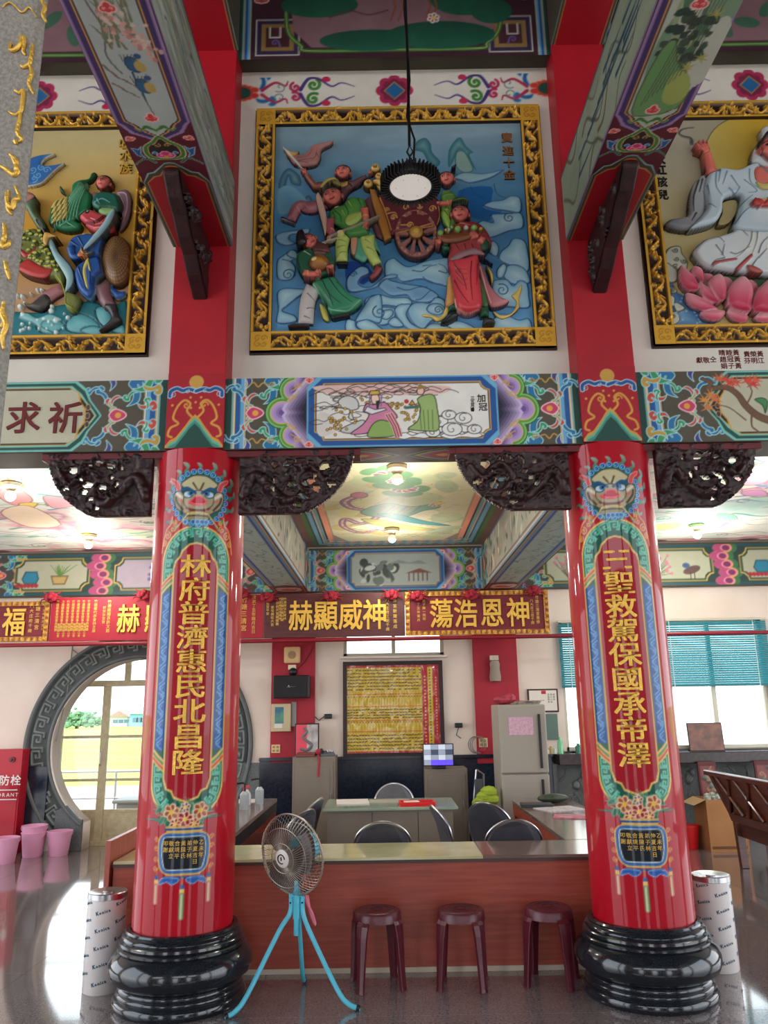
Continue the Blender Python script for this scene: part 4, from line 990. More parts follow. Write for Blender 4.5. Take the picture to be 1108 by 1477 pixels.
for k in range(60):
    q = cp((320+rs.rand()*380, 100+rs.rand()*200))[0]; cc = [(190, 196, 150), (214, 206, 160), (176, 186, 150), (222, 214, 176), (196, 178, 120)][k % 5]
    c.poly(ell(q[0], q[1], .08+.1*rs.rand(), .1+.2*rs.rand(), rs.rand()*3), cc)
c.poly(cp((330, 215), (400, 175), (470, 140), (500, 160), (430, 200), (360, 240)), (214, 206, 140), sm=4)
for x, y, r, n in ((480, 100, .13, 7), (540, 145, .14, 8), (510, 120, .09, 7)):
    q = cp((x, y))[0]
    for t in range(5): a = t*1.3; c.poly(ell(q[0]+.16*math.cos(a), q[1]+.22*math.sin(a), .09, .12, a), (110, 156, 110))
    flower(c, q[0], q[1], r, (206, 130, 150), n=n)
# purple dragon
D = cp((395, 165), (350, 185), (370, 205), (420, 215), (450, 235), (400, 255), (350, 240), (345, 265), (400, 285), (460, 275), (500, 290)); D = cat(D, 8, False)
c.line(D, .10, (150, 104, 140), .05, oc=(110, 70, 96), ow=.008); c.line(D, .03, (206, 190, 150), .02)
for t in range(2, len(D)-2, 3): v_ = D[t+1]-D[t-1]; v_ = np.array([-v_[1], v_[0]])/np.hypot(*v_); c.line([D[t], D[t]+v_*.1], .02, (170, 90, 110), .004)
q = cp((395, 165))[0]; c.poly(ell(q[0], q[1], .09, .12), (196, 110, 130), (110, 60, 80))
for t in range(5): c.line([q, q+[.15*math.cos(t*1.2), .2*math.sin(t*1.2)]], .016, (200, 120, 120), .003)
# phoenix
c.poly(cp((400, 215), (480, 190), (560, 200), (625, 192), (660, 185), (650, 205), (600, 215), (540, 235), (470, 235), (420, 230)), (110, 160, 130), (60, 90, 70), sm=4)
c.poly(cp((450, 225), (520, 225), (600, 245), (690, 262), (600, 258), (520, 245)), (70, 150, 150), (50, 80, 90), sm=4); c.poly(cp((400, 240), (480, 245), (560, 262), (640, 275), (540, 275), (450, 262)), (190, 186, 110), (110, 100, 60), sm=4)
for t in range(9): a, b = cp((480+t*14, 200), (440+t*14, 228)); c.line([a, b], .016, [(206, 120, 80), (150, 180, 90), (120, 90, 130)][t % 3], .005)
q = cp((640, 195))[0]; flower(c, q[0], q[1], .08, (206, 90, 80)); q = cp((655, 190))[0]; c.dot(q[0], q[1], .05, (222, 190, 80))
for k in range(26):
    q = cp((330+rs.rand()*360, 250+rs.rand()*50))[0]; c.line(cat([q, q+[.06, .05], q+[.12, 0], q+[.18, .06]], 4, False), .009, (140, 120, 84), .004)
for k in range(30):
    q = cp((600+rs.rand()*110, 90+rs.rand()*150))[0]; c.line([q, q+rs.randn(2)*.06], .008, (150, 156, 110), .003)
c.mottle(9, 3, 12); c.mesh('painted_ceiling_panel', parent=cl)
def side_ceiling(x0, x1, seed, tr):
    c = ceil_canvas(x0, x1, 5.3, yf+.05, .013, (222, 222, 208)); rs = np.random.RandomState(seed)
    N = fbm(c.x*1.2, c.y*1.0, seed, 5); N2 = fbm(c.x*1.6+9, c.y*1.4, seed+5, 5)
    ramp = [(-.5, (176, 206, 196)), (-.2, (224, 224, 214)), (0, (232, 228, 214)), (.14, (222, 176, 180)), (.22, (196, 130, 150)), (.3, (226, 214, 200)), (.5, (200, 206, 170))]
    for ch in range(3): c.C[..., ch] = np.interp(N, [a for a, b in ramp], [b[ch] for a, b in ramp])+N2*26
    for k in range(150):
        x, y = rs.rand()*c.w, .4+rs.rand()*(c.h-.5); s_ = .10+.22*rs.rand()
        P = cat([(x+s_*(j-3)*.5, y+s_*.28*math.sin(j*1.1+k)) for j in range(7)], 5, False)
        c.line(P, .05, [(196, 90, 120), (90, 170, 150), (214, 190, 90), (150, 180, 130), (226, 150, 150), (120, 150, 180)][k % 6], .01) if k % 2 else c.line(P, .014, (112, 96, 96), .006)
        if k % 5 == 0: c.line(spiral(x, y, .06+.05*rs.rand(), rs.rand()*6, 1.2, 1), .012, (130, 100, 110))
    for f in tr: f(c)
    for k, col in ((.0, (40, 44, 40)), (.05, (206, 110, 120)), (.09, (110, 150, 150)), (.15, (226, 214, 190)), (.19, (200, 90, 100))): c.band(-1, c.w+1, col, k, k+.05)
    for k in range(int(c.w/.4)): c.poly(ell(.2+k*.4, .12, .14, .06), [(110, 150, 120), (60, 44, 60), (200, 120, 130)][k % 3])
    return c.mesh('painted_ceiling_panel', parent=cl)
def trl(c):
    for pts, col in (([(0, 505), (60, 500), (110, 520), (70, 545), (0, 530)], (226, 190, 60)), ([(20, 480), (50, 475), (70, 490), (30, 500)], (150, 90, 50)), ([(0, 540), (90, 545), (140, 590), (70, 610), (0, 580)], (222, 150, 150)), ([(180, 570), (280, 580), (320, 610), (220, 620)], (230, 160, 170)),
                     ([(80, 600), (160, 600), (130, 625), (90, 620)], (226, 200, 90)), ([(0, 640), (120, 610), (260, 690), (120, 700)], (228, 206, 178)), ([(320, 700), (380, 690), (400, 720), (340, 730)], (214, 200, 120)), ([(60, 420), (160, 415), (200, 440), (90, 445)], (206, 110, 130)), ([(0, 470), (200, 500), (260, 540), (120, 530)], (196, 216, 212))):
        c.poly(c.P(Kl, pts), col, (120, 90, 90), .012, sm=4)
def trr(c):
    for pts, col in (([(700, 780), (780, 760), (860, 790), (780, 800), (700, 800)], (130, 222, 160)), ([(860, 745), (940, 750), (960, 775), (880, 780)], (140, 220, 170)), ([(960, 560), (1090, 540), (1108, 590), (1000, 610)], (228, 160, 176)), ([(980, 640), (1080, 630), (1108, 660), (1000, 660)], (214, 150, 190)), ([(560, 800), (680, 790), (660, 820), (560, 825)], (190, 214, 120)), ([(880, 620), (960, 610), (980, 640), (900, 640)], (230, 190, 180))):
        c.poly(c.P(Kr, pts), col, (120, 90, 100), .012, sm=4)
side_ceiling(-5.6, -1.46, 31, [trl]); side_ceiling(1.74, 5.9, 33, [trr])

# band above the back wall
bb = S(MB().box((-8.6, 10.27, 3.14), (8.6, 10.4, 3.72)).build('trim_3', m_olive, bevel=.004))
c, a_, b_ = band_centre((-1.01+.0, 10.268, 3.15), d=.0115, H=.54)
c.org = np.array((.14-BW/2, 10.268, 3.15)); c.poly(octo(a_, .065, b_, .48, .055, .045), (150, 160, 156)); rs = np.random.RandomState(3)
for k in range(30): x = a_+.12+(b_-a_)*.4*rs.rand(); y = .1+.28*rs.rand(); c.poly(ell(x, y, .03+.05*rs.rand(), .02+.04*rs.rand(), rs.rand()*3), [(60, 70, 68), (90, 104, 98), (40, 50, 50), (180, 190, 186)][k % 4])
for k in range(5): c.line([(b_-.4+k*.06, .12), (b_-.4+k*.06, .22)], .016, (90, 60, 50)); 
c.poly([(b_-.44, .22), (b_-.26, .28), (b_-.1, .22)], (110, 60, 50)); c.poly([(a_+.5, .35), (a_+.62, .4), (a_+.75, .36), (a_+.9, .39), (a_+1.0, .34)], (120, 134, 132)); c.mesh('mural_panel', parent=bb)
def far_band(x0, w_, items, seed):
    """row of rounded cartouches on the back-wall band"""
    c = Cv(w_, .54, .013, (40, 60, 52), (x0, 10.268, 3.15)); rs = np.random.RandomState(seed)
    c.C[..., :3] = (34, 62, 58); c.band(-1, w_+1, (30, 80, 90), -.1, .03); c.band(-1, w_+1, (30, 80, 90), .51, 1)
    for kind, a, b in items:
        if kind == 'wave':
            for t, col in enumerate(((60, 110, 70), (206, 160, 80), (176, 76, 120), (226, 130, 160), (120, 50, 90))):
                for j in range(5): c.poly(ell((a+b)/2+.05*math.sin(j*1.6)-(.04*t if t < 3 else 0), .05+.11*j, .15-.025*t, .085-.012*t), col)
        elif kind == 'flor':
            c.poly([(a, .02), (b, .02), (b, .52), (a, .52)], (66, 62, 54)); florals(c, (a+b)/2, .27, .34)
        else:
            c.poly(octo(a, .05, b, .49, .1, .06), (206, 170, 90)); c.poly(octo(a+.015, .065, b-.015, .475, .1, .06), (24, 60, 40)); c.poly(octo(a+.04, .085, b-.04, .455, .09, .05), (176, 178, 154) if kind != 'lilac' else (168, 156, 170))
            m = (a+b)/2
            if kind == 'vase':
                c.poly([(m-.36, .15), (m-.20, .15), (m-.17, .22), (m-.2, .32), (m-.36, .32), (m-.4, .22)], (40, 130, 160), (20, 80, 100)); c.poly([(m+.02, .14), (m+.18, .14), (m+.22, .26), (m-.02, .26)], (190, 160, 100), (110, 90, 50))
                for j in range(14): c.line([(m+.1, .25), (m+.1+rs.randn()*.1, .36+.05*rs.rand())], .016, (90, 130, 60), .004)
                for j in range(6): c.dot(m-.45+.05*j, .13, .028, (170, 40, 50))
            else:
                for j in range(26): x, y = m-.35+rs.rand()*.45, .14+rs.rand()*.26; c.line([(m-.15, .12), (x, y)], .008, (70, 90, 60), .003); c.dot(x, y, .02, (110, 84, 160) if kind == 'lilac' else (200, 120, 140))
                c.poly(ell(m+.35, .2, .12, .05, .3), (96, 70, 66)); c.poly(ell(m+.28, .26, .05, .035), (60, 90, 130)); 
                for j in (0, 1): c.line([(m+.33+.05*j, .16), (m+.33+.05*j, .09)], .01, (60, 40, 30))
    c.mesh('mural_panel', parent=bb)
far_band(-5.9, 4.42, [('lilac', .1, .72), ('flor', .72, 1.0), ('vase', 1.0, 2.0), ('wave', 2.0, 2.35), ('lilac', 2.32, 3.9), ('flor', 3.92, 4.4)], 5)
far_band(1.74, 4.42, [('flor', .0, .35), ('vase2', .36, 1.3), ('wave', -1, -1), ('bird', 1.32, 2.6), ('wave', 2.62, 2.95), ('vase', 2.95, 4.1)], 6)
# ------------------------------------------------------------------ framed relief pictures on the upper wall
GC = (232, 178, 62); GDK = (40, 16, 12)
def frame_side(L, W, d, seed):
    """gilded openwork scrolls over a dark ground"""
    c = Cv(L, W, d, GDK); rs = np.random.RandomState(seed)
    c.H[:] = .012
    for a, b in ((-.1, .02), (W-.02, W+.1)): c.poly([(-1, a), (L+1, a), (L+1, b), (-1, b)], GC, z=.035, met=.4)
    n = max(3, int(round(L/.17))); U = L/n; m = W/2; a = W*.26
    st = cat([(k*U/2, m+(a if k % 2 else -a)*.9) for k in range(2*n+1)], 6, False)
    c.line(st, .018, GC, dh=.022, met=.4, oc=(110, 66, 20), ow=.003)
    for k in range(2*n):
        s_ = 1 if k % 2 else -1; x = (k+.5)*U/2; y = m-s_*a*.45
        c.line(spiral(x+.01, m+s_*W*.13*-1, W*.15, rs.rand()*2, 1.2, s_), .013, GC, .008, dh=.02, met=.4)
        for j in range(3):
            an = rs.rand()*6.28; p = (x+W*.16*math.cos(an), m+W*.2*math.sin(an)); c.line(cat([p, (p[0]+.02*rs.randn(), p[1]+.03*s_), (p[0]+.03, p[1]+.02*rs.randn())], 4, False), .014, GC, .004, dh=.018, met=.4)
        if k % 4 == 0: c.poly(ell(x, m, W*.17, W*.13), (224, 176, 80), (120, 70, 20), .004, b=.02, z=.02, met=.4)
    return c
def make_frame(root, x0, z0, x1, z1, Y, W=.145, d=.0065):
    w_, h_ = x1-x0, z1-z0
    for i, (L, org, ax, ay) in enumerate(((w_-2*W, (x0+W, Y, z0), (1, 0, 0), (0, 0, 1)), (w_-2*W, (x0+W, Y, z1-W), (1, 0, 0), (0, 0, 1)), (h_-2*W, (x0+W, Y, z0+W), (0, 0, 1), (-1, 0, 0)), (h_-2*W, (x1, Y, z0+W), (0, 0, 1), (-1, 0, 0)))):
        c = frame_side(L, W, d, 11+i); c.org, c.ax, c.ay = map(np.array, (org, ax, ay)); c.n = np.cross(c.ax, c.ay); c.mesh('carved_rail', mat_=GLOSS, parent=root, off=.02)
    for cx, cz in ((x0, z0), (x1-W, z0), (x0, z1-W), (x1-W, z1-W)):
        c = Cv(W, W, d, GC, (cx, Y, cz)); c.C[..., 3] = .4; c.H[:] = .052
        for k in range(4): c.line(spiral(W/2+.03*math.cos(k*1.57+.8), W/2+.03*math.sin(k*1.57+.8), .025, k, 1.1, 1), .007, (190, 130, 40), met=.4)
        c.mesh('frame_corner', mat_=GLOSS, parent=root)
    b = MB()
    for a, q in (((x0-.012, Y-.018, z0-.012), (x1+.012, Y+.02, z0)), ((x0-.012, Y-.018, z1), (x1+.012, Y+.02, z1+.012)), ((x0-.012, Y-.018, z0), (x0, Y+.02, z1)), ((x1, Y-.018, z0), (x1+.012, Y+.02, z1))): b.box(a, q)
    for a, q in (((x0+W-.002, Y-.05, z0+W-.02), (x1-W+.002, Y+.02, z0+W)), ((x0+W-.002, Y-.05, z1-W), (x1-W+.002, Y+.02, z1-W+.02)), ((x0+W-.02, Y-.05, z0+W), (x0+W, Y+.02, z1-W)), ((x1-W, Y-.05, z0+W), (x1-W+.02, Y+.02, z1-W))): b.box(a, q)
    b.box((x0, Y-.02, z0), (x1, Y+.0, z0+W)).box((x0, Y-.02, z1-W), (x1, Y, z1)).box((x0, Y-.02, z0), (x0+W, Y, z1)).box((x1-W, Y-.02, z0), (x1, Y, z1))
    b.build('frame_backing', mat('frame_dark', (48, 20, 14), .5), root)
SKIN = (222, 116, 102); HAIR = (34, 24, 30)
def face(c, K_, cx, cy, r, tilt=0, look=-1, z=.05, skin=SKIN, hair=True, hc=HAIR):
    """head in relief: cx, cy, r in crop pixels"""
    p = c.P(K_, [(cx, cy), (cx+r, cy), (cx, cy-r)]); R_ = float(np.hypot(*(p[1]-p[0]))); x, y = p[0]
    f = lambda a, b: xf([(a*R_, b*R_)], x, y, 1, tilt)[0]
    if hair: q = f(0, .22); c.poly(ell(q[0], q[1], R_*1.08, R_*1.02, tilt), hc, b=R_*.6, z=z-.01)
    for s_ in (-1, 1): q = f(.97*s_, -.1); c.poly(ell(q[0], q[1], R_*.18, R_*.26, tilt), tuple(np.array(skin)*.85), b=.01, z=z)
    P = [(-.85, .45), (-.5, .78), (0, .86), (.5, .78), (.85, .45), (.9, -.05), (.72, -.55), (.38, -.9), (0, -1.02), (-.38, -.9), (-.72, -.55), (-.9, -.05)]
    c.poly(cat(xf(P, x, y, R_, tilt), 4), skin, tuple(np.array(skin)*.62), R_*.09, b=R_*.75, z=z)
    o = .14*look
    for s_ in (-1, 1):
        q = f(.36*s_+o, .12); c.poly(ell(q[0], q[1], R_*.19, R_*.10, tilt), (232, 216, 206), (50, 24, 24), R_*.05); q = f(.36*s_+o*1.6, .12); c.dot(q[0], q[1], R_*.08, (24, 16, 18))
        a, b, d_ = f(.14*s_+o, .34), f(.38*s_+o, .46), f(.64*s_+o, .36); c.line(cat([a, b, d_], 4, False), R_*.1, (36, 20, 20))
        q = f(.42*s_+o, -.25); c.poly(ell(q[0], q[1], R_*.2, R_*.15), tuple(np.minimum(255, np.array(skin)*1.08)))
    q = f(o*1.2, -.14); c.line([f(o*1.1, .15), q], R_*.2, tuple(np.minimum(255, np.array(skin)*1.05)), R_*.28, dh=R_*.22)
    c.line([f(-.2+o, -.52), f(o, -.56), f(.2+o, -.5)], R_*.13, (150, 20, 34), dh=R_*.06)
def hand(c, K_, cx, cy, ang, r=26, z=.06, skin=SKIN, spread=.18):
    """palm with four fingers and a thumb, crop pixels"""
    p = c.P(K_, [(cx, cy), (cx+r, cy)]); R_ = float(np.hypot(*(p[1]-p[0]))); x, y = p[0]
    c.poly(ell(x, y, R_*.9, R_*.75, ang), skin, tuple(np.array(skin)*.7), R_*.12, b=.012, z=z)
    for i, l_ in enumerate((.95, 1.2, 1.25, 1.05)):
        a = ang+(i-1.5)*spread; s0 = xf([(R_*.4, (i-1.5)*R_*.38)], x, y, 1, ang)[0]; e = s0+np.array([math.cos(a), math.sin(a)])*R_*l_
        c.line([s0, e], R_*.42, tuple(np.array(skin)*.72), R_*.3, dh=0); c.line([s0, e], R_*.34, skin, R_*.24, h=z+.012)
    s0 = xf([(-.1*R_, R_*.6)], x, y, 1, ang)[0]; c.line([s0, s0+np.array([math.cos(ang+.9), math.sin(ang+.9)])*R_*.8], R_*.36, skin, R_*.26, h=z+.014)
def limb(c, K_, pts, r0, r1, col, z=.03, b=.03, oc=None):
    """tapering arm or leg, radii in crop pixels"""
    P = cat(c.P(K_, pts), 5, False); s_ = float(np.hypot(*(c.P(K_, [(0, 0), (1, 0)])[1]-c.P(K_, [(0, 0), (1, 0)])[0])))
    n = len(P); L, Rr = [], []
    for i in range(n):
        t = P[min(i+1, n-1)]-P[max(i-1, 0)]; t = np.array([-t[1], t[0]])/np.hypot(*t); w_ = (r0+(r1-r0)*i/(n-1))*s_; L.append(P[i]+t*w_); Rr.append(P[i]-t*w_)
    c.poly(np.array(L+Rr[::-1]), col, oc or tuple(np.array(col)*.55), s_*4, b=b, z=z)
def folds(c, K_, lst, col, w=6, dh=.006, w2=None):
    s_ = float(np.hypot(*(c.P(K_, [(0, 0), (1, 0)])[1]-c.P(K_, [(0, 0), (1, 0)])[0])))
    for P in lst: c.line(cat(c.P(K_, P), 5, False), w*s_, col, (w2 or w*.4)*s_, dh=dh)
def cloth(c, K_, pts, col, z=.03, b=.03, g=None, oc=None, sm=4, ow=4, met=0):
    s_ = float(np.hypot(*(c.P(K_, [(0, 0), (1, 0)])[1]-c.P(K_, [(0, 0), (1, 0)])[0])))
    P = c.P(K_, pts); c.poly(cat(P, sm) if sm else P, col, oc or tuple(np.array(col)*.5), ow*s_, b=b, z=z, g=g, rr=.035, met=met)
def fig(pic, name, d=.004):
    org, w_, h_ = pic; return Cv(w_, h_, d, (0, 0, 0), (org[0], org[1]-.004, org[2]), clear=True)
def put(c, name, root, lab=None):
    o = c.mesh(name, mat_=GLOSS, parent=root, solid=.003)
    if lab: o['label'] = lab
    return o

# ---- middle picture
A, B_, C_, D_, E_, F_ = (400, 200, 7.387), (400, 330, 7.387), (510, 230, 7.387), (610, 300, 6.925), (550, 180, 5.036), (500, 370, 7.387)
fx0, fx1, fz0, fz1 = -.925, 1.235, 4.105, 6.12
pic = tag(empty('relief_picture', (0, 0, 0)), 'middle gilt-framed blue relief picture of attendants with a treasure cart', 'picture')
make_frame(pic, fx0, fz0, fx1, fz1, 5.148)
PW, PH = fx1-fx0-.29, fz1-fz0-.29; PO = (fx0+.145, 5.128, fz0+.145)
bgc = Cv(PW, PH, .006, (70, 132, 176), PO)
t = (bgc.y/PH)[:, None, None]; top = np.array((126, 152, 164)); mid = np.array((66, 128, 172)); lo_ = np.array((92, 148, 192))
bgc.C[..., :3] = np.where(t > .55, mid+(top-mid)*np.clip((t-.55)/.4, 0, 1), lo_+(mid-lo_)*np.clip(t/.55, 0, 1))+(fbm(bgc.x*2, bgc.y*6, 4)*22)[..., None]
# misty peaks
for K_, P in ((A, [(10, 520), (40, 400), (90, 330), (150, 320), (240, 400), (250, 500), (150, 480), (120, 400), (80, 520)]), (A, [(270, 690), (330, 600), (380, 680)]), (E_, [(235, 180), (260, 120), (320, 95), (360, 140), (370, 200), (430, 270), (390, 310), (340, 270), (300, 200)]), (E_, [(490, 190), (540, 110), (580, 95), (620, 160), (670, 200), (640, 220), (690, 330), (620, 250), (570, 180), (530, 250), (490, 310)])):
    bgc.poly(bgc.P(K_, P), (40, 84, 110) if K_ is A else (44, 100, 112), sm=3, g=((110, 150, 156), 'in'))
bgc.poly(bgc.P(E_, [(545, 200), (600, 190), (640, 250), (670, 330), (600, 350), (540, 300)]), (130, 158, 150), (60, 110, 104), .008, sm=3)
bgc.poly(bgc.P(A, [(10, 560), (110, 500), (230, 560), (330, 700), (200, 760), (20, 800)]), (116, 164, 184), sm=3, g=((90, 144, 176), 'in'))
CB, CHI, CLN = (124, 172, 200), (178, 210, 216), (36, 76, 114)
def blob(K_, pts, base=CB, hi=None, b=.012, z=.004): bgc.poly(cat(bgc.P(K_, pts), 5), base, CLN, .007, b=b, z=z, g=(hi or CHI, 'in') if hi is not False else None, rr=.03)
def swirl(K_, cx, cy, r, a=0, d=1, t=1.3): 
    q = bgc.P(K_, [(cx, cy), (cx+r, cy)]); rr = float(np.hypot(*(q[1]-q[0]))); bgc.line(spiral(q[0][0], q[0][1], rr, a, t, d), .009, CLN, .005)
bgc.poly(bgc.P(F_, [(0, 60), (200, 80), (250, 130), (280, 200), (180, 300), (130, 260), (180, 180), (100, 200), (0, 260)]), (14, 60, 140), sm=3)
bgc.poly(bgc.P(E_, [(560, 480), (800, 450), (800, 560), (880, 620), (770, 700), (620, 640)]), (24, 96, 160), sm=3)
for K_, P, k in ((E_, [(520, 390), (600, 350), (720, 360), (800, 350), (890, 330), (820, 380), (740, 410), (640, 430), (580, 410)], (150, 178, 180)), (E_, [(740, 590), (800, 560), (880, 550), (940, 520), (1010, 540), (1010, 640), (900, 630), (800, 615)], None), (D_, [(540, 180), (600, 130), (700, 150), (680, 70), (820, 60), (980, 60), (1000, 200), (860, 240), (700, 300), (620, 290)], None),
                (D_, [(760, 520), (780, 440), (850, 380), (900, 310), (1010, 330), (1050, 440), (1050, 640), (860, 580)], None), (D_, [(800, 690), (820, 600), (900, 570), (1000, 600), (1060, 680), (1060, 760), (900, 770)], None), (D_, [(740, 620), (800, 560), (840, 600), (800, 700), (740, 700)], None),
                (D_, [(690, 760), (740, 720), (840, 720), (900, 780), (960, 730), (1040, 760), (1060, 880), (1060, 1000), (900, 1000), (720, 960)], None), (D_, [(680, 470), (640, 400), (700, 330), (760, 400), (740, 490)], None),
                (D_, [(90, 640), (140, 550), (220, 520), (260, 600), (240, 700), (140, 700)], None), (D_, [(0, 930), (60, 900), (160, 890), (230, 960), (230, 1080), (0, 1080)], (170, 200, 205)), (D_, [(700, 1120), (800, 1060), (950, 1120), (1060, 1110), (1060, 1240), (700, 1240)], None), (D_, [(20, 1240), (60, 1160), (200, 1130), (400, 1140), (520, 1240)], None),
                (F_, [(400, 130), (420, 60), (500, 20), (560, 60), (640, 110), (720, 100), (820, 60), (960, 30), (1100, 40), (1100, 300), (980, 310), (800, 250), (600, 280), (520, 220), (420, 230)], None),
                (F_, [(0, 250), (60, 170), (150, 110), (230, 130), (240, 190), (160, 230), (130, 300), (250, 330), (420, 210), (540, 200), (520, 240), (380, 260), (330, 330), (200, 370), (60, 390), (0, 350)], (120, 158, 190)),
                (F_, [(340, 320), (420, 240), (480, 260), (600, 290), (800, 320), (900, 360), (980, 430), (860, 500), (700, 480), (640, 420), (480, 430), (380, 370)], (110, 150, 186)),
                (F_, [(100, 690), (190, 600), (190, 480), (260, 420), (370, 410), (480, 440), (640, 440), (700, 500), (640, 560), (500, 540), (380, 530), (270, 560), (260, 680), (180, 740)], None),
                (F_, [(260, 620), (300, 540), (400, 540), (520, 560), (520, 640), (460, 720), (360, 740), (330, 680)], None), (F_, [(510, 600), (540, 530), (620, 510), (690, 520), (640, 620), (700, 720), (820, 780), (700, 800), (600, 740)], None), (F_, [(650, 600), (700, 510), (800, 490), (880, 500), (950, 440), (1050, 480), (1040, 640), (900, 700), (820, 780), (720, 730)], None),
                (F_, [(360, 620), (400, 580), (480, 570), (500, 620), (440, 680), (380, 670)], None), (F_, [(440, 710), (500, 650), (560, 670), (610, 750), (500, 760)], None), (F_, [(850, 570), (900, 510), (1000, 510), (1050, 570), (1000, 630), (900, 620)], None), (F_, [(0, 680), (90, 690), (110, 760), (200, 810), (0, 810)], None), (F_, [(200, 810), (100, 740), (160, 660), (260, 690), (340, 740), (400, 810)], None), (F_, [(830, 810), (880, 730), (980, 720), (1100, 760), (1100, 810)], (176, 200, 204)),
                (B_, [(0, 350), (60, 290), (140, 240), (210, 240), (220, 330), (160, 350), (200, 430), (160, 540), (60, 560), (0, 520)], None), (B_, [(0, 700), (60, 640), (200, 640), (330, 660), (220, 740), (110, 830), (60, 880), (190, 930), (200, 1000), (0, 1010), (10, 860)], None), (B_, [(0, 60), (200, 20), (340, 0), (330, 60), (160, 70), (130, 120), (200, 160), (100, 190), (0, 150)], (130, 170, 190)), (B_, [(100, 280), (140, 230), (210, 250), (220, 330), (150, 320)], (140, 170, 180)), (B_, [(830, 990), (940, 800), (1000, 730), (1108, 720), (1108, 1000), (960, 980)], None)):
    blob(K_, P, hi=k)
for K_, cx, cy, r, a, d in ((D_, 860, 110, 60, 1, 1), (D_, 790, 830, 70, 2, -1), (B_, 120, 500, 70, 0, 1), (F_, 975, 580, 45, 0, 1), (F_, 70, 200, 40, 0, 1), (B_, 1090, 900, 80, 2, 1)): swirl(K_, cx, cy, r, a, d, 1.5)
for K_, P in ((F_, [(540, 340), (640, 370), (760, 340), (860, 320)]), (F_, [(700, 160), (800, 170), (880, 120), (960, 100)]), (D_, [(160, 640), (240, 660), (220, 600), (160, 570)]), (B_, [(60, 340), (140, 360), (200, 420)]), (E_, [(600, 470), (590, 530), (680, 560)]), (E_, [(650, 450), (680, 500), (760, 540)]), (E_, [(820, 430), (840, 500), (900, 530)]), (D_, [(0, 590), (80, 580)]), (D_, [(0, 700), (80, 750), (200, 770)]), (F_, [(740, 470), (800, 460), (900, 370), (960, 400)])):
    bgc.line(cat(bgc.P(K_, P), 6, False), .008, CLN, .004)
bgc.mesh('relief_ground', mat_=GLOSS, parent=pic)
MP = (PO, PW, PH)
# flag
c = fig(MP, 'flag'); cloth(c, A, [(110, 160), (150, 190), (215, 200), (290, 190), (340, 150), (370, 100), (450, 80), (540, 60), (600, 50), (570, 100), (480, 150), (465, 240), (420, 310), (300, 335), (190, 310), (130, 240)], (150, 96, 94), .02, .03, g=((186, 130, 120), 'x'))
folds(c, A, [[(200, 290), (300, 270), (400, 250), (430, 170)], [(220, 250), (330, 230), (380, 150)], [(180, 310), (260, 290), (340, 310)], [(420, 200), (450, 240)]], (110, 60, 66), 10); cloth(c, A, [(95, 150), (160, 175), (210, 180), (245, 155), (215, 215), (150, 240), (110, 215)], (206, 160, 80), .03, .03, sm=3)
P = c.P(A, [(75, 140), (400, 500)]); c.line(P, .014, (206, 196, 186), h=.05); put(c, 'flag', pic)
# flag bearer (back)
c = fig(MP, 'boy'); DP = (104, 60, 62)
limb(c, A, [(520, 700), (360, 760), (230, 740), (150, 900)], 80, 50, (172, 104, 112), .015, .04); folds(c, A, [[(220, 770), (260, 830), (240, 880)], [(300, 740), (340, 800)]], (206, 140, 146), 12)
cloth(c, A, [(35, 870), (70, 862), (200, 925), (190, 950), (60, 900)], (40, 28, 32), .03, .03, sm=0); folds(c, A, [[(40, 885), (190, 945)]], (206, 190, 180), 8)
cloth(c, A, [(430, 560), (420, 500), (560, 490), (700, 490), (830, 470), (900, 460), (900, 520), (780, 590), (700, 700), (560, 720), (480, 640)], DP, .015, .045); limb(c, A, [(560, 530), (430, 550), (390, 520), (310, 420)], 48, 30, (156, 84, 70), .03, .035); limb(c, A, [(780, 540), (880, 480), (960, 440)], 44, 26, DP, .03, .03)
cloth(c, A, [(540, 530), (600, 490), (680, 520), (760, 500), (740, 560), (620, 570)], (200, 150, 70), .05, .02); hand(c, A, 300, 400, 2.0, 34, .05); hand(c, A, 990, 410, .6, 28, .05); face(c, A, 705, 410, 82, -.1, -1, .05); put(c, 'boy_figure', pic, 'boy with a flag in purple-brown tunic')
# cart
c = fig(MP, 'cart'); WOOD = (118, 44, 48)
cloth(c, C_, [(100, 460), (150, 410), (210, 420), (300, 760), (350, 900), (240, 840), (160, 620)], (118, 70, 72), .0, .03, sm=0)
cloth(c, C_, [(250, 400), (450, 470), (660, 480), (850, 400), (930, 500), (920, 700), (870, 790), (820, 800), (400, 850), (300, 600)], WOOD, .02, .05, sm=0, g=((90, 30, 44), 'y'))
cloth(c, C_, [(170, 360), (230, 370), (330, 600), (410, 880), (330, 920), (290, 800), (200, 520)], (176, 116, 50), .05, .02, sm=0)
for P in ([(280, 460), (330, 580), (400, 800)], [(360, 640), (440, 630), (470, 680)], [(900, 560), (915, 640), (890, 740)], [(480, 830), (640, 800), (840, 770)], [(500, 760), (600, 760)], [(700, 780), (840, 740)]): folds(c, C_, [P], (206, 150, 66), 12, .012, 8)
for cx, cy, r, d in ((355, 600, 26, 1), (425, 680, 34, 1), (555, 575, 32, 1), (700, 565, 30, -1), (835, 590, 40, 1), (600, 760, 36, 1)): 
    q = c.P(C_, [(cx, cy), (cx+r, cy)]); c.line(spiral(q[0][0], q[0][1], abs(q[1][0]-q[0][0]), 0, 1.4, d), .009, (206, 150, 66), dh=.012)
put(c, 'cart_body', pic, 'dark red cart with gold scrolls')
c = fig(MP, 'roof', .0045); GO = (236, 196, 110)
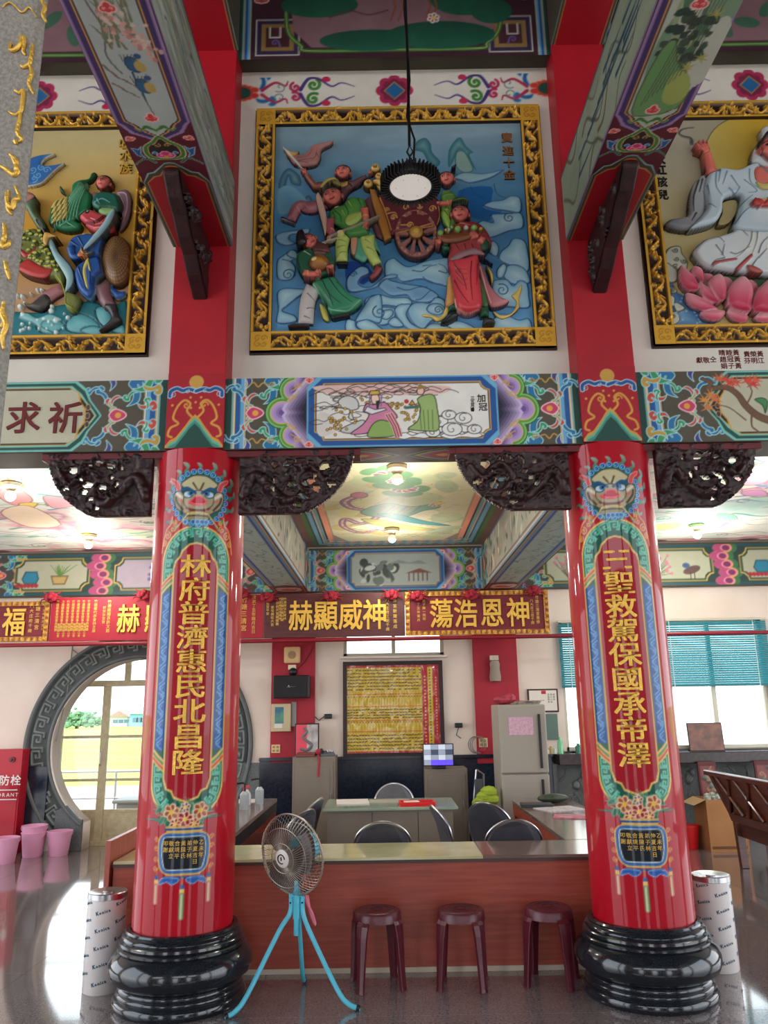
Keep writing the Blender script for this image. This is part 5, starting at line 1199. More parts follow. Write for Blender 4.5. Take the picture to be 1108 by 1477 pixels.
for P in ([(240, 340), (280, 350), (350, 390), (450, 420), (430, 455), (370, 450), (280, 400)], [(450, 430), (520, 425), (660, 420), (655, 470), (540, 475), (480, 465)], [(680, 420), (760, 390), (850, 350), (840, 390), (770, 435), (690, 450)], [(200, 290), (300, 280), (420, 370), (440, 410), (340, 380), (240, 330)], [(400, 200), (600, 170), (880, 260), (860, 360), (680, 430), (460, 430), (380, 330)]): cloth(c, C_, P, GO, .05, .05, sm=3, met=.4)
for cx, cy, r in ((160, 315, 55), (235, 150, 55), (270, 240, 45)):
    q = c.P(C_, [(cx, cy), (cx+r, cy)]); rr = abs(q[1][0]-q[0][0]); c.poly(ell(q[0][0], q[0][1], rr), GO, (150, 100, 30), .005, b=.05, z=.04, met=.4); c.dot(q[0][0], q[0][1], rr*.35, (90, 56, 20), z=.04)
put(c, 'gilt_canopy', pic)
c = fig(MP, 'wheel', .0045); q = c.P(C_, [(665, 845), (895, 845), (665, 590)]); wx, wy = q[0]; wr = float(q[1][0]-wx); wr2 = float(q[2][1]-wy); WC_ = (150, 92, 88)
c.poly(ell(wx, wy, wr, wr2, 0, 48), WC_, (90, 50, 50), .006, b=.03, z=.05, rr=.02); m_ = ((c.x[None, :]-wx)/(wr*.78))**2+((c.y[:, None]-wy)/(wr2*.78))**2 < 1; c.A[m_] = 0
for k in range(9): a = k*.698+.25; c.line([(wx+.04*math.cos(a), wy+.04*math.sin(a)), (wx+wr*.84*math.cos(a), wy+wr2*.84*math.sin(a))], .02, (160, 104, 96), .044, h=.06)
for k in range(26): a = k*.2417; c.dot(wx+wr*.89*math.cos(a), wy+wr2*.89*math.sin(a), .007, (196, 140, 90))
c.poly(ell(wx, wy, .055), (190, 140, 60), (90, 50, 20), .006, b=.04, z=.07); c.dot(wx, wy, .02, (226, 180, 90)); put(c, 'cart_wheel', pic)
# puller in green
c = fig(MP, 'puller'); GR = (62, 128, 56); LG = (190, 206, 110)
cloth(c, B_, [(840, 60), (1000, 60), (1080, 200), (1100, 300), (1040, 260), (940, 380), (850, 350), (780, 280)], (90, 170, 140), .02, .03)
limb(c, B_, [(720, 100), (690, 240), (690, 390)], 78, 64, LG, .035, .045); limb(c, B_, [(960, 110), (980, 250), (1070, 420)], 84, 50, LG, .035, .045)
for P in ([(660, 180), (740, 200)], [(650, 260), (730, 240)], [(940, 180), (1000, 220)], [(960, 260), (1040, 300)], [(680, 320), (740, 300)]): folds(c, B_, [P], (140, 150, 60), 14)
cloth(c, B_, [(640, 400), (750, 398), (750, 425), (650, 430)], (36, 26, 30), .04, .03, sm=0); limb(c, B_, [(1090, 440), (1050, 520), (990, 570)], 44, 22, (150, 60, 60), .04, .03)
cloth(c, B_, [(790, 60), (850, 60), (860, 200), (830, 330), (790, 290)], (206, 150, 120), .06, .02)
cloth(c, A, [(550, 850), (620, 790), (700, 760), (760, 690), (830, 680), (930, 700), (960, 800), (930, 940), (980, 1060), (860, 1108), (760, 1108), (680, 1010), (600, 950)], GR, .04, .05, g=((96, 160, 70), 'in'))
folds(c, A, [[(620, 850), (680, 900), (690, 980)], [(720, 780), (760, 860), (740, 930)], [(860, 720), (900, 800)], [(600, 860), (640, 940)]], (30, 90, 44), 14); folds(c, A, [[(760, 740), (800, 800)], [(700, 840), (730, 900)]], (206, 190, 100), 10)
cloth(c, A, [(725, 960), (770, 880), (900, 850), (915, 900), (860, 970), (770, 1005)], (176, 196, 96), .08, .02)
limb(c, A, [(560, 900), (560, 1000), (600, 1090)], 62, 40, (176, 84, 96), .05, .04); limb(c, A, [(930, 800), (945, 900), (945, 980)], 44, 34, SKIN, .06, .04); hand(c, A, 945, 985, -1.6, 32, .09); hand(c, B_, 560, 170, -2.3, 30, .09)
folds(c, A, [[(915, 900), (985, 900)], [(585, 1030), (630, 1050)]], (236, 200, 90), 12, .01); c.line(c.P(A, [(560, 1120), (1085, 905)]), .018, (150, 140, 120), h=.10); c.line(c.P(B_, [(440, 230), (640, 160)]), .016, (190, 180, 150), h=.08); q = c.P(A, [(680, 1080)])[0]; c.dot(q[0], q[1], .02, (226, 206, 130), z=.1)
cloth(c, A, [(480, 640), (500, 570), (560, 530), (660, 530), (690, 600), (600, 570), (530, 600), (490, 690)], (150, 140, 70), .09, .02); face(c, A, 595, 690, 108, .25, -1, .07); cloth(c, A, [(470, 640), (520, 560), (620, 530), (690, 590), (640, 560), (560, 580), (500, 640)], (176, 160, 84), .13, .01)
cloth(c, A, [(430, 640), (470, 660), (540, 900), (520, 1100), (490, 1000), (420, 720)], (220, 180, 160), .06, .02); folds(c, A, [[(560, 790), (640, 800), (700, 740)]], (230, 224, 210), 16, .01); put(c, 'puller_figure', pic, 'round-faced man in green pulling the cart')
# boy behind the cart
c = fig(MP, 'boy2'); cloth(c, C_, [(930, 390), (980, 360), (1060, 380), (1108, 460), (1108, 700), (1030, 780), (940, 700), (930, 520)], (96, 140, 62), .015, .045); cloth(c, D_, [(180, 60), (260, 30), (280, 150), (270, 230), (220, 200), (180, 120)], (150, 190, 80), .02, .03)
folds(c, C_, [[(950, 430), (1040, 420), (1090, 460)], [(960, 580), (1000, 640)]], (60, 96, 40), 12); limb(c, C_, [(1080, 500), (1000, 520), (900, 525)], 34, 26, SKIN, .05, .03); hand(c, C_, 900, 525, 3.1, 24, .07); folds(c, C_, [[(990, 495), (1005, 545)]], (236, 200, 90), 12, .01); face(c, C_, 990, 250, 84, .05, -1, .04)
cloth(c, C_, [(1030, 150), (1090, 110), (1080, 165), (1050, 170)], HAIR, .07, .02, sm=0); put(c, 'boy_figure', pic, 'boy in green reaching over the cart')
# woman with a tray of fruit
c = fig(MP, 'woman'); YE = (206, 176, 80)
for P in ([(700, 1040), (780, 1080), (880, 1060), (930, 960), (880, 890), (930, 840), (980, 770), (985, 840), (960, 930), (960, 1010), (880, 1090), (790, 1125), (720, 1090)], [(250, 1000), (240, 1090), (150, 1150), (80, 1110), (0, 1100), (0, 1070), (100, 1080), (180, 1090), (220, 1010)]): cloth(c, D_, P, (222, 190, 100), .01, .02)
limb(c, D_, [(290, 960), (300, 1060)], 46, 46, (30, 80, 50), .03, .04); limb(c, D_, [(600, 960), (610, 1120)], 48, 44, (30, 80, 50), .03, .04); cloth(c, D_, [(170, 1185), (240, 1130), (270, 1090), (345, 1100), (330, 1140), (240, 1190)], (30, 34, 36), .05, .04); cloth(c, D_, [(590, 1190), (600, 1140), (680, 1140), (715, 1180), (690, 1210), (600, 1215)], (40, 44, 46), .05, .04)
cloth(c, D_, [(240, 740), (280, 720), (310, 900), (300, 1000), (220, 1010), (230, 880)], (206, 150, 90), .04, .03); cloth(c, D_, [(560, 700), (600, 800), (650, 1000), (580, 1020), (550, 850)], (70, 110, 60), .04, .03)
cloth(c, D_, [(540, 560), (600, 640), (660, 800), (760, 920), (850, 960), (820, 1000), (740, 1030), (660, 1020), (600, 850), (550, 700)], (150, 84, 92), .045, .03, g=((214, 140, 140), 'x')); folds(c, D_, [[(560, 640), (620, 860), (670, 1000)]], (230, 170, 160), 16)
cloth(c, D_, [(250, 600), (400, 560), (540, 540), (550, 700), (580, 960), (560, 1070), (440, 1105), (340, 1060), (300, 900), (270, 720)], (196, 52, 66), .06, .055, g=((216, 76, 80), 'in')); folds(c, D_, [[(300, 800), (360, 920), (440, 1030)], [(470, 620), (460, 780), (480, 1000)], [(300, 660), (380, 760), (420, 900)], [(530, 640), (520, 850)]], (130, 20, 40), 14); folds(c, D_, [[(290, 620), (330, 690), (420, 700)], [(300, 660), (360, 740), (440, 740)], [(310, 720), (380, 800), (430, 790)], [(320, 780), (390, 860), (430, 840)]], (120, 70, 50), 8); folds(c, D_, [[(310, 960), (340, 1060), (440, 1105), (560, 1070)]], (240, 160, 150), 12)
cloth(c, D_, [(250, 260), (330, 220), (450, 190), (560, 220), (640, 300), (680, 420), (600, 490), (540, 540), (260, 600), (260, 460)], (170, 70, 66), .05, .05, g=((150, 40, 50), 'y')); folds(c, D_, [[(300, 420), (350, 500)], [(400, 440), (420, 500)], [(560, 250), (620, 340)], [(470, 440), (500, 500)]], (100, 30, 40), 12)
cloth(c, D_, [(250, 600), (330, 530), (480, 480), (560, 500), (620, 560), (540, 550), (440, 560), (330, 600)], (150, 110, 116), .10, .02)
cloth(c, D_, [(600, 570), (640, 640), (690, 720), (680, 820), (650, 700)], YE, .07, .02); c.line(c.P(D_, [(610, 550), (730, 625)]), .014, (30, 30, 80), .004, h=.06)
for P in ([(560, 440), (600, 380), (650, 420), (640, 480), (590, 500)], [(180, 440), (250, 450), (260, 490), (200, 495)]): cloth(c, D_, P, (30, 84, 56), .08, .03)
cloth(c, D_, [(140, 370), (300, 340), (490, 350), (500, 380), (360, 430), (200, 440)], (130, 70, 40), .11, .02)
for x, y, r, col in ((165, 350, 34, 0), (240, 325, 28, 1), (335, 310, 38, 0), (415, 300, 30, 1), (495, 300, 36, 0), (275, 300, 24, 0), (560, 315, 24, 2), (215, 330, 20, 2)): q = c.P(D_, [(x, y), (x+r, y)]); c.poly(ell(q[0][0], q[0][1], q[1][0]-q[0][0]), [(140, 180, 96), (196, 190, 170), (226, 180, 60)][col], (80, 110, 50), .004, b=.04, z=.11)
limb(c, D_, [(600, 420), (540, 390)], 40, 34, SKIN, .10, .03); hand(c, D_, 510, 380, 2.4, 36, .13); hand(c, D_, 150, 430, 1.9, 34, .12)
folds(c, D_, [[(240, 240), (340, 225), (460, 250)]], (220, 170, 90), 12, .01); face(c, D_, 365, 130, 92, -.05, -1, .08); cloth(c, D_, [(270, 60), (300, 20), (400, 10), (450, 60), (400, 40), (320, 50)], (60, 96, 40), .14, .015); put(c, 'woman_figure', pic, 'woman in red robe carrying a tray of fruit')
# woman with a jar
c = fig(MP, 'woman2'); limb(c, B_, [(400, 640), (330, 800), (310, 1040)], 90, 80, (196, 190, 186), .02, .05); folds(c, B_, [[(330, 740), (420, 820)], [(330, 900), (400, 880)], [(300, 980), (360, 1000)]], (120, 110, 120), 14)
cloth(c, B_, [(115, 1060), (180, 1040), (300, 1045), (360, 1060), (320, 1085), (130, 1090)], (50, 34, 36), .04, .03, sm=0); cloth(c, B_, [(560, 965), (650, 950), (780, 930), (780, 960), (600, 1000)], (30, 28, 34), .03, .03, sm=0); cloth(c, B_, [(450, 820), (520, 860), (560, 1000), (490, 980)], (190, 180, 80), .02, .02)
cloth(c, B_, [(380, 630), (480, 580), (620, 560), (700, 650), (780, 740), (910, 800), (860, 880), (770, 930), (580, 960), (540, 860), (460, 740)], (46, 120, 86), .04, .05, g=((60, 140, 100), 'x')); folds(c, B_, [[(480, 600), (560, 760), (680, 860)], [(560, 600), (660, 740), (800, 850)], [(540, 720), (600, 880)], [(640, 640), (720, 700)]], (20, 76, 60), 16); folds(c, B_, [[(390, 640), (470, 760), (560, 900), (620, 930), (770, 920), (900, 810)]], (130, 196, 160), 14)
cloth(c, B_, [(210, 360), (250, 300), (340, 270), (440, 260), (560, 290), (620, 400), (600, 500), (500, 560), (380, 600), (280, 560), (220, 450)], (36, 96, 70), .05, .05); cloth(c, B_, [(370, 260), (450, 200), (560, 260), (560, 330), (430, 330), (380, 300)], (104, 56, 56), .07, .03); folds(c, B_, [[(230, 400), (260, 500)], [(300, 300), (330, 350)]], (20, 60, 46), 14); folds(c, B_, [[(300, 320), (370, 360)]], (190, 206, 150), 14)
q = c.P(B_, [(460, 450), (575, 450)]); c.poly(ell(q[0][0], q[0][1], q[1][0]-q[0][0], (q[1][0]-q[0][0])*.85), (130, 80, 40), (70, 36, 20), .006, b=.07, z=.08, g=((190, 130, 50), 'in')); q = c.P(B_, [(410, 430)])[0]; c.dot(q[0], q[1], .02, (246, 224, 160)); cloth(c, B_, [(400, 350), (460, 325), (530, 350), (520, 380), (420, 380)], (110, 70, 50), .12, .02)
limb(c, B_, [(290, 550), (380, 570), (460, 560)], 38, 34, SKIN, .10, .03); hand(c, B_, 440, 560, .1, 26, .13); hand(c, B_, 590, 500, -2.6, 32, .12); folds(c, B_, [[(340, 540), (345, 590)]], (236, 200, 90), 12, .01)
face(c, B_, 350, 195, 92, .75, 1, .06); cloth(c, B_, [(215, 200), (230, 130), (290, 110), (320, 180), (330, 240), (270, 280), (220, 250)], HAIR, .11, .03); put(c, 'woman_figure', pic, 'woman in green robe holding a brown jar')
q = [Cv(.1, .1, .05, WHITE, PO).P(E_, [(x, y)])[0] for x, y in ((912, 100), (920, 195), (925, 280), (930, 370))]
write([(t, p[0], p[1], .088) for t, p in zip('寶進十金', q)], surf((PO[0], PO[1]-.002, PO[2])), .012, .02).build('relief_lettering', mat('brown_gilt', (140, 96, 60), .5, .3), pic)

# ---- left picture
G1, G2_ = (20, 160, 5.54), (20, 320, 5.54)
lx1 = -1.668; lx0 = lx1-2.16
pl = tag(empty('relief_picture'), 'left gilt-framed yellow relief picture of a dragon and warriors', 'picture'); make_frame(pl, lx0, fz0, lx1, fz1, 5.148)
PO2 = (lx0+.145, 5.128, fz0+.145); LP = (PO2, PW, PH); c = Cv(PW, PH, .0065, (228, 178, 84), PO2); t = (c.y/PH)[:, None, None]
c.C[..., :3] = np.where(t > .5, np.array((226, 166, 62))+(np.array((196, 180, 130))-np.array((226, 166, 62)))*np.clip((t-.5)/.45, 0, 1), np.array((190, 150, 110))+(np.array((226, 166, 62))-np.array((190, 150, 110)))*np.clip((t-.2)/.3, 0, 1))+(fbm(c.x*2, c.y*2, 9)*14)[..., None]
c.poly(cat(c.P(G2_, [(-400, 1000), (-400, 700), (0, 720), (250, 730), (330, 680), (440, 660), (640, 640), (760, 700), (900, 640), (900, 930), (400, 930)]), 4), (40, 120, 130), (30, 80, 90), .008, b=.02, z=.004, rr=.05)
for P in ([(430, 810), (520, 740), (640, 780), (700, 860), (560, 900), (440, 880)], [(540, 880), (620, 840), (700, 850), (760, 900), (640, 920)], [(660, 700), (760, 690), (800, 790), (740, 850), (680, 800)], [(190, 820), (300, 780), (420, 830), (330, 900), (220, 890)], [(780, 880), (880, 830), (900, 910)]): c.poly(cat(c.P(G2_, P), 4), (80, 160, 168), (36, 90, 100), .008, b=.02, z=.01, g=((120, 186, 190), 'in'))
for P in ([(60, 760), (120, 740), (200, 780), (300, 750), (400, 790), (360, 820), (260, 810), (240, 850), (330, 900), (260, 900), (180, 830), (80, 790)],): c.poly(cat(c.P(G2_, P), 4), (130, 190, 190), (70, 130, 136), .007, b=.01, z=.025)
rs = np.random.RandomState(1)
for k in range(34): q = c.P(G2_, [(20+rs.rand()*440, 540+rs.rand()*360)])[0]; c.dot(q[0], q[1], .008+.012*rs.rand(), (220, 232, 226), b=.012, z=.03)
c.mesh('relief_ground', mat_=GLOSS, parent=pl)
c = fig(LP, 'flag'); cloth(c, G1, [(60, 420), (160, 390), (230, 370), (350, 360), (270, 400), (240, 450), (330, 450), (420, 432), (340, 500), (260, 580), (200, 612), (100, 620), (60, 560)], (50, 110, 176), .02, .02, oc=(236, 230, 210), ow=8, sm=3)
for x, y in ((170, 500), (240, 480), (180, 570), (210, 540), (280, 500)): q = c.P(G1, [(x, y)])[0]; c.line(spiral(q[0], q[1], .03, rs.rand()*5, 1.2, 1), .008, (120, 176, 214))
put(c, 'flag', pl)
c = fig(LP, 'mane'); GM = (70, 150, 100)
cloth(c, G1, [(300, 850), (330, 770), (400, 740), (440, 710), (380, 660), (390, 620), (430, 690), (470, 690), (480, 620), (540, 580), (610, 570), (630, 530), (672, 518), (650, 570), (580, 620), (640, 700), (640, 780), (600, 860), (520, 900), (560, 930), (540, 980), (420, 990), (300, 930)], (38, 122, 78), .015, .05)
for k in range(9): folds(c, G1, [[(320+k*26, 970-k*10), (360+k*24, 870-k*12), (430+k*20, 790-k*14), (510+k*11, 700-k*10), (590+k*3, 615-k*2)]], (130, 206, 164), 12, .014, 6)
folds(c, G1, [[(330, 940), (420, 920), (520, 970)], [(400, 960), (500, 900), (610, 820)]], (120, 200, 156), 10, .01); put(c, 'green_mane', pl)
c = fig(LP, 'dragon'); cloth(c, G2_, [(60, 150), (130, 110), (200, 90), (270, 140), (320, 260), (400, 400), (440, 440), (440, 560), (560, 640), (510, 760), (440, 720), (430, 620), (380, 500), (260, 500), (130, 470), (60, 390)], (120, 124, 60), .02, .07)
for k in range(110):
    x, y = rs.rand()*330+70, rs.rand()*350+110; q = c.P(G2_, [(x, y)])[0]; i, j = int(q[1]/c.d), int(q[0]/c.d)
    if 0 <= i < c.A.shape[0] and 0 <= j < c.A.shape[1] and c.A[i, j] > .5: z0 = c.H[i, j]; c.poly(ell(q[0], q[1], .02, .016), (196, 190, 70), (60, 90, 50), .005, b=.014, z=float(z0))
for P in ([(70, 420), (150, 350), (230, 390), (300, 420), (350, 430), (300, 500), (190, 490), (100, 450)], [(60, 230), (150, 300), (230, 240), (180, 320), (120, 340)]): cloth(c, G2_, P, (190, 60, 56), .08, .02)
folds(c, G2_, [[(380, 490), (440, 600), (450, 700), (520, 740)]], (150, 160, 60), 30, .02, 10)
for k in range(12): a = k; cloth(c, G1, [(330+k % 3*40, 960-k*14), (360+k % 3*40, 900-k*14), (410+k % 3*30, 870-k*12), (390+k % 3*34, 920-k*12)], (214, 196, 110), .07, .025, sm=3)
put(c, 'dragon_body', pl, 'scaly green-gold dragon body with red belly')
c = fig(LP, 'man'); cloth(c, G1, [(110, 760), (150, 700), (210, 740), (215, 840), (270, 920), (290, 990), (230, 990), (140, 850)], (96, 120, 90), .05, .05); cloth(c, G1, [(100, 740), (160, 710), (215, 745), (160, 790), (110, 780)], (190, 130, 120), .09, .02)
limb(c, G2_, [(410, 540), (300, 600), (200, 690)], 50, 60, (170, 110, 116), .01, .04); cloth(c, G2_, [(90, 650), (140, 680), (260, 600), (310, 650), (240, 730), (120, 700)], (70, 66, 60), .02, .04); limb(c, G2_, [(230, 40), (290, 150)], 10, 8, (120, 110, 110), .08, .01)
cloth(c, G2_, [(315, 230), (350, 200), (400, 300), (490, 400), (520, 480), (510, 560), (450, 620), (460, 520), (420, 440), (370, 360)], (150, 186, 190), .09, .02, sm=3); cloth(c, G2_, [(290, 170), (320, 155), (400, 190), (340, 205), (320, 260), (285, 240)], (222, 176, 90), .11, .02, sm=3); put(c, 'sword_arm', pl)
# winged boy rider
c = fig(LP, 'rider'); cloth(c, G1, [(620, 700), (640, 660), (700, 680), (690, 760), (640, 760)], (156, 120, 130), .01, .02); cloth(c, G1, [(820, 680), (860, 645), (920, 650), (950, 720), (940, 850), (900, 940), (850, 980), (870, 850), (860, 740)], (146, 112, 122), .01, .03); folds(c, G1, [[(840, 680), (910, 690), (920, 800), (880, 920)], [(860, 700), (890, 760)]], (210, 180, 190), 10)
cloth(c, G1, [(650, 750), (690, 700), (760, 690), (850, 710), (890, 800), (860, 850), (780, 850), (700, 840), (650, 800)], (30, 100, 80), .04, .05); folds(c, G1, [[(680, 790), (740, 760), (800, 790)], [(700, 760), (720, 800)]], (120, 180, 190), 12); cloth(c, G1, [(700, 850), (740, 820), (840, 830), (830, 880), (740, 890)], (150, 190, 120), .06, .03); face(c, G1, 740, 620, 62, -.15, -1, .06); put(c, 'rider_figure', pl, 'small winged boy in green')
c = fig(LP, 'fish'); cloth(c, G1, [(555, 905), (600, 860), (640, 840), (720, 870), (800, 900), (820, 940), (780, 990), (700, 1000), (620, 970)], (190, 50, 66), .05, .06, g=((220, 90, 90), 'y')); cloth(c, G2_, [(600, 70), (700, 60), (780, 0), (830, 60), (830, 130), (740, 150), (650, 120)], (196, 66, 76), .05, .05); folds(c, G2_, [[(660, 40), (720, 60), (750, 30)], [(680, 110), (760, 100), (810, 60)], [(690, 80), (750, 70)]], (236, 170, 160), 9)
q = c.P(G1, [(630, 875)])[0]; c.dot(q[0], q[1], .018, (40, 20, 24)); c.dot(q[0], q[1]+.004, .007, (220, 200, 190)); put(c, 'red_fish', pl)
# swordsman in blue with a basket shield
c = fig(LP, 'sman'); BL = (34, 84, 156)
cloth(c, G2_, [(690, 540), (760, 500), (850, 570), (905, 570), (900, 620), (830, 640), (780, 590)], BL, .02, .03, oc=(220, 210, 150)); limb(c, G2_, [(720, 520), (740, 620), (790, 710)], 66, 46, (136, 98, 104), .03, .05); cloth(c, G2_, [(745, 710), (830, 690), (850, 760), (880, 820), (800, 880), (700, 905), (790, 820), (790, 770)], (60, 56, 60), .05, .04)
cloth(c, G2_, [(520, 430), (600, 360), (720, 330), (760, 430), (690, 500), (680, 600), (640, 660), (570, 620), (530, 540)], BL, .05, .06, oc=(150, 190, 210)); cloth(c, G2_, [(465, 240), (500, 180), (580, 150), (680, 150), (760, 200), (760, 320), (600, 350), (540, 360), (480, 310)], (40, 90, 160), .05, .06); folds(c, G2_, [[(500, 220), (560, 260)], [(560, 190), (600, 260)], [(560, 430), (600, 540)], [(650, 420), (650, 560)]], (16, 50, 110), 14)
cloth(c, G2_, [(630, 350), (650, 380), (620, 450), (640, 600), (610, 560), (590, 440)], (214, 200, 110), .10, .015); cloth(c, G2_, [(640, 360), (665, 460), (640, 440)], (214, 200, 110), .11, .015); folds(c, G2_, [[(600, 160), (650, 140), (700, 170)]], (222, 206, 120), 20, .01)
q = c.P(G2_, [(845, 340), (970, 340), (845, 140)]); R1, R2 = q[1][0]-q[0][0], q[2][1]-q[0][1]; c.poly(ell(q[0][0], q[0][1], R1, R2, .1, 40), (150, 110, 66), (100, 70, 40), .012, b=.08, z=.03)
for k in range(1, 9): c.line(np.vstack([ell(q[0][0], q[0][1], R1*k/9, R2*k/9, .1, 30)]*1), .004, (80, 56, 34))
for k in range(30): a = k*.2094; c.line([(q[0][0], q[0][1]), (q[0][0]+R1*.95*math.cos(a), q[0][1]+R2*.95*math.sin(a))], .004, (84, 58, 36))
limb(c, G2_, [(500, 260), (520, 340), (570, 340)], 34, 26, (40, 90, 160), .10, .03); hand(c, G2_, 585, 335, .3, 30, .12, (206, 120, 70)); cloth(c, G2_, [(610, 290), (680, 200), (760, 100), (800, 30), (850, -20), (860, 20), (820, 110), (740, 210), (640, 300)], (150, 190, 196), .13, .02, sm=3)
cloth(c, G2_, [(590, 270), (620, 330), (700, 310), (640, 340), (590, 320)], (214, 190, 100), .13, .015, sm=3); put(c, 'swordsman_figure', pl, 'man in blue with a sword and a round basket shield')
for P in ([(50, 560), (190, 550), (110, 510)], [(50, 600), (180, 580), (90, 640)], [(40, 540), (110, 480), (90, 560)]): pass
q = [Cv(.1, .1, .05, WHITE, PO2).P(G1, [(x, y)])[0] for x, y in ((893, 268), (900, 365), (900, 465))]
write([(t, p[0], p[1], .10) for t, p in zip('收水族', q)], surf((PO2[0], PO2[1]-.002, PO2[2])), .014, .02).build('relief_lettering', m_gold, pl)

# ---- right picture
H1, H2 = (940, 170, 6.595), (940, 330, 6.595)
rx0 = 1.932; pr = tag(empty('relief_picture'), 'right gilt-framed relief picture of a white-robed seated figure on a pink lotus', 'picture'); make_frame(pr, rx0, fz0, rx0+2.16, fz1, 5.148)
PO3 = (rx0+.145, 5.128, fz0+.145); RP = (PO3, PW, PH); c = Cv(PW, PH, .0065, (182, 166, 122), PO3); t = (c.y/PH)[:, None, None]
c.C[..., :3] = np.array((196, 176, 116))+(np.array((168, 160, 138))-np.array((196, 176, 116)))*np.clip((t-.3)/.5, 0, 1)+(fbm(c.x*2, c.y*2, 8)*14)[..., None]
q = c.P(H1, [(960, 340)])[0]; c.poly(ell(q[0], q[1]-.02, .36, .36, 0, 50), (196, 178, 100), (90, 84, 70), .007, g=((206, 150, 20), 'x'))
c.poly(cat(c.P(H2, [(120, 500), (200, 520), (240, 600), (300, 640), (440, 790), (600, 900), (600, 960), (180, 960), (160, 780)]), 4), (40, 96, 150), g=((120, 160, 190), 'in'))
for P in ([(120, 260), (170, 180), (270, 170), (290, 240), (340, 310), (330, 400), (260, 400), (220, 380), (140, 360)], [(130, 330), (180, 350), (240, 400), (240, 500), (160, 520), (130, 440)], [(160, 560), (220, 560), (240, 610), (180, 620)], [(160, 640), (220, 660), (210, 740), (170, 740)], [(180, 800), (240, 800), (270, 870), (220, 920), (180, 900)], [(230, 700), (320, 760), (240, 800), (200, 740)]):
    c.poly(cat(c.P(H2, P), 3), (190, 192, 176), (84, 80, 56), .008, b=.012, z=.004)
for x, y, r in ((220, 215, 30), (300, 320, 30), (230, 300, 26), (220, 370, 26), (290, 390, 22), (200, 590, 24), (200, 840, 24)): q = c.P(H2, [(x, y), (x+r, y)]); c.line(spiral(q[0][0], q[0][1], q[1][0]-q[0][0], rs.rand()*5, 1.3, 1), .008, (84, 80, 56), dh=.006)
for k in range(24): q = c.P(H2, [(200+rs.rand()*300, 620+rs.rand()*280)])[0]; c.dot(q[0], q[1], .008, (150, 190, 214))
c.line(cat(c.P(H1, [(380, 250), (370, 200), (300, 180), (260, 150), (300, 110), (400, 95)]), 6, False), .03, (84, 84, 80), .008, dh=.01)
c.mesh('relief_ground', mat_=GLOSS, parent=pr)
c = fig(RP, 'lotus', .0055)
def petal(pts, z=.02, dk=(186, 30, 66)): c.poly(cat(c.P(H2, pts), 4), dk, (226, 170, 180), .006, b=.05, z=z, g=((232, 180, 180), 'y'), rr=.06)
cloth(c, H2, [(480, 440), (800, 440), (1200, 480), (1600, 500), (1600, 700), (500, 700)], (60, 84, 50), .0, .02)
for P in ([(620, 500), (690, 470), (760, 520), (740, 620), (660, 640)], [(850, 520), (930, 500), (1000, 560), (960, 640), (880, 640)], [(480, 440), (560, 450), (590, 520), (520, 560), (480, 500)], [(1100, 520), (1200, 500), (1280, 560), (1200, 660), (1100, 640)]): petal(P, .01, (150, 40, 66))
for P in ([(300, 640), (380, 640), (500, 700), (600, 770), (620, 820), (440, 800), (330, 740)], [(440, 820), (560, 790), (680, 800), (660, 870), (600, 900), (500, 890)], [(690, 800), (800, 830), (900, 850), (880, 910), (800, 915), (720, 870)], [(950, 860), (1100, 850), (1250, 860), (1150, 915), (1000, 910)], [(1260, 860), (1450, 840), (1600, 800), (1500, 900), (1350, 915)]): petal(P, .02, (196, 60, 90))
for P in ([(255, 380), (320, 430), (400, 520), (420, 610), (360, 630), (290, 610), (245, 540), (238, 450)], [(370, 390), (440, 410), (470, 460), (470, 550), (410, 520), (350, 450)], [(420, 540), (480, 570), (560, 640), (620, 740), (560, 740), (480, 700), (430, 630)]): petal(P, .04)
for P in ([(590, 485), (650, 530), (668, 620), (660, 720), (600, 740), (530, 640), (505, 550)], [(815, 505), (890, 560), (922, 640), (905, 760), (890, 840), (800, 840), (690, 790), (680, 660), (730, 560)], [(1090, 520), (1180, 570), (1240, 660), (1240, 780), (1180, 850), (1020, 860), (910, 830), (915, 740), (970, 620)], [(1400, 520), (1480, 600), (1520, 700), (1500, 800), (1380, 860), (1260, 850), (1250, 740), (1300, 620)], [(1700, 500), (1760, 620), (1760, 760), (1640, 850), (1520, 830), (1520, 700), (1600, 580)]): petal(P, .07)
put(c, 'lotus_seat', pr, 'pink lotus with white-tipped petals')
c = fig(RP, 'robe', .0055); WR = (206, 214, 216)
cloth(c, H2, [(360, 270), (440, 170), (560, 130), (700, 90), (860, 10), (1000, 0), (1200, -60), (1400, 0), (1600, 200), (1500, 400), (1200, 500), (860, 480), (640, 450), (480, 420), (400, 350)], WR, .03, .07, g=((222, 224, 222), 'in'))
for P in ([(560, 230), (600, 280), (640, 340)], [(440, 180), (560, 140), (640, 200)], [(640, 350), (560, 370), (520, 410)], [(780, 60), (860, 140)], [(700, 300), (760, 310), (880, 240)], [(960, 300), (1000, 200), (1108, 110)], [(960, 350), (1040, 260)], [(900, 420), (960, 340)], [(380, 240), (480, 170)], [(620, 320), (640, 220)]): folds(c, H2, [P], (120, 128, 138), 16, .006)
for P in ([(530, 390), (600, 370), (740, 350), (750, 370), (600, 395), (535, 420)], [(740, 450), (820, 370), (890, 310), (900, 340), (820, 420), (770, 465)]): cloth(c, H2, P, (176, 70, 70), .10, .01, sm=2)
folds(c, H2, [[(900, 0), (890, 180), (820, 290), (740, 350)], [(950, 10), (945, 180), (900, 310)]], (150, 160, 120), 12, .01); cloth(c, H2, [(850, 420), (920, 430), (1000, 480), (940, 500), (860, 470)], (176, 90, 80), .10, .02)
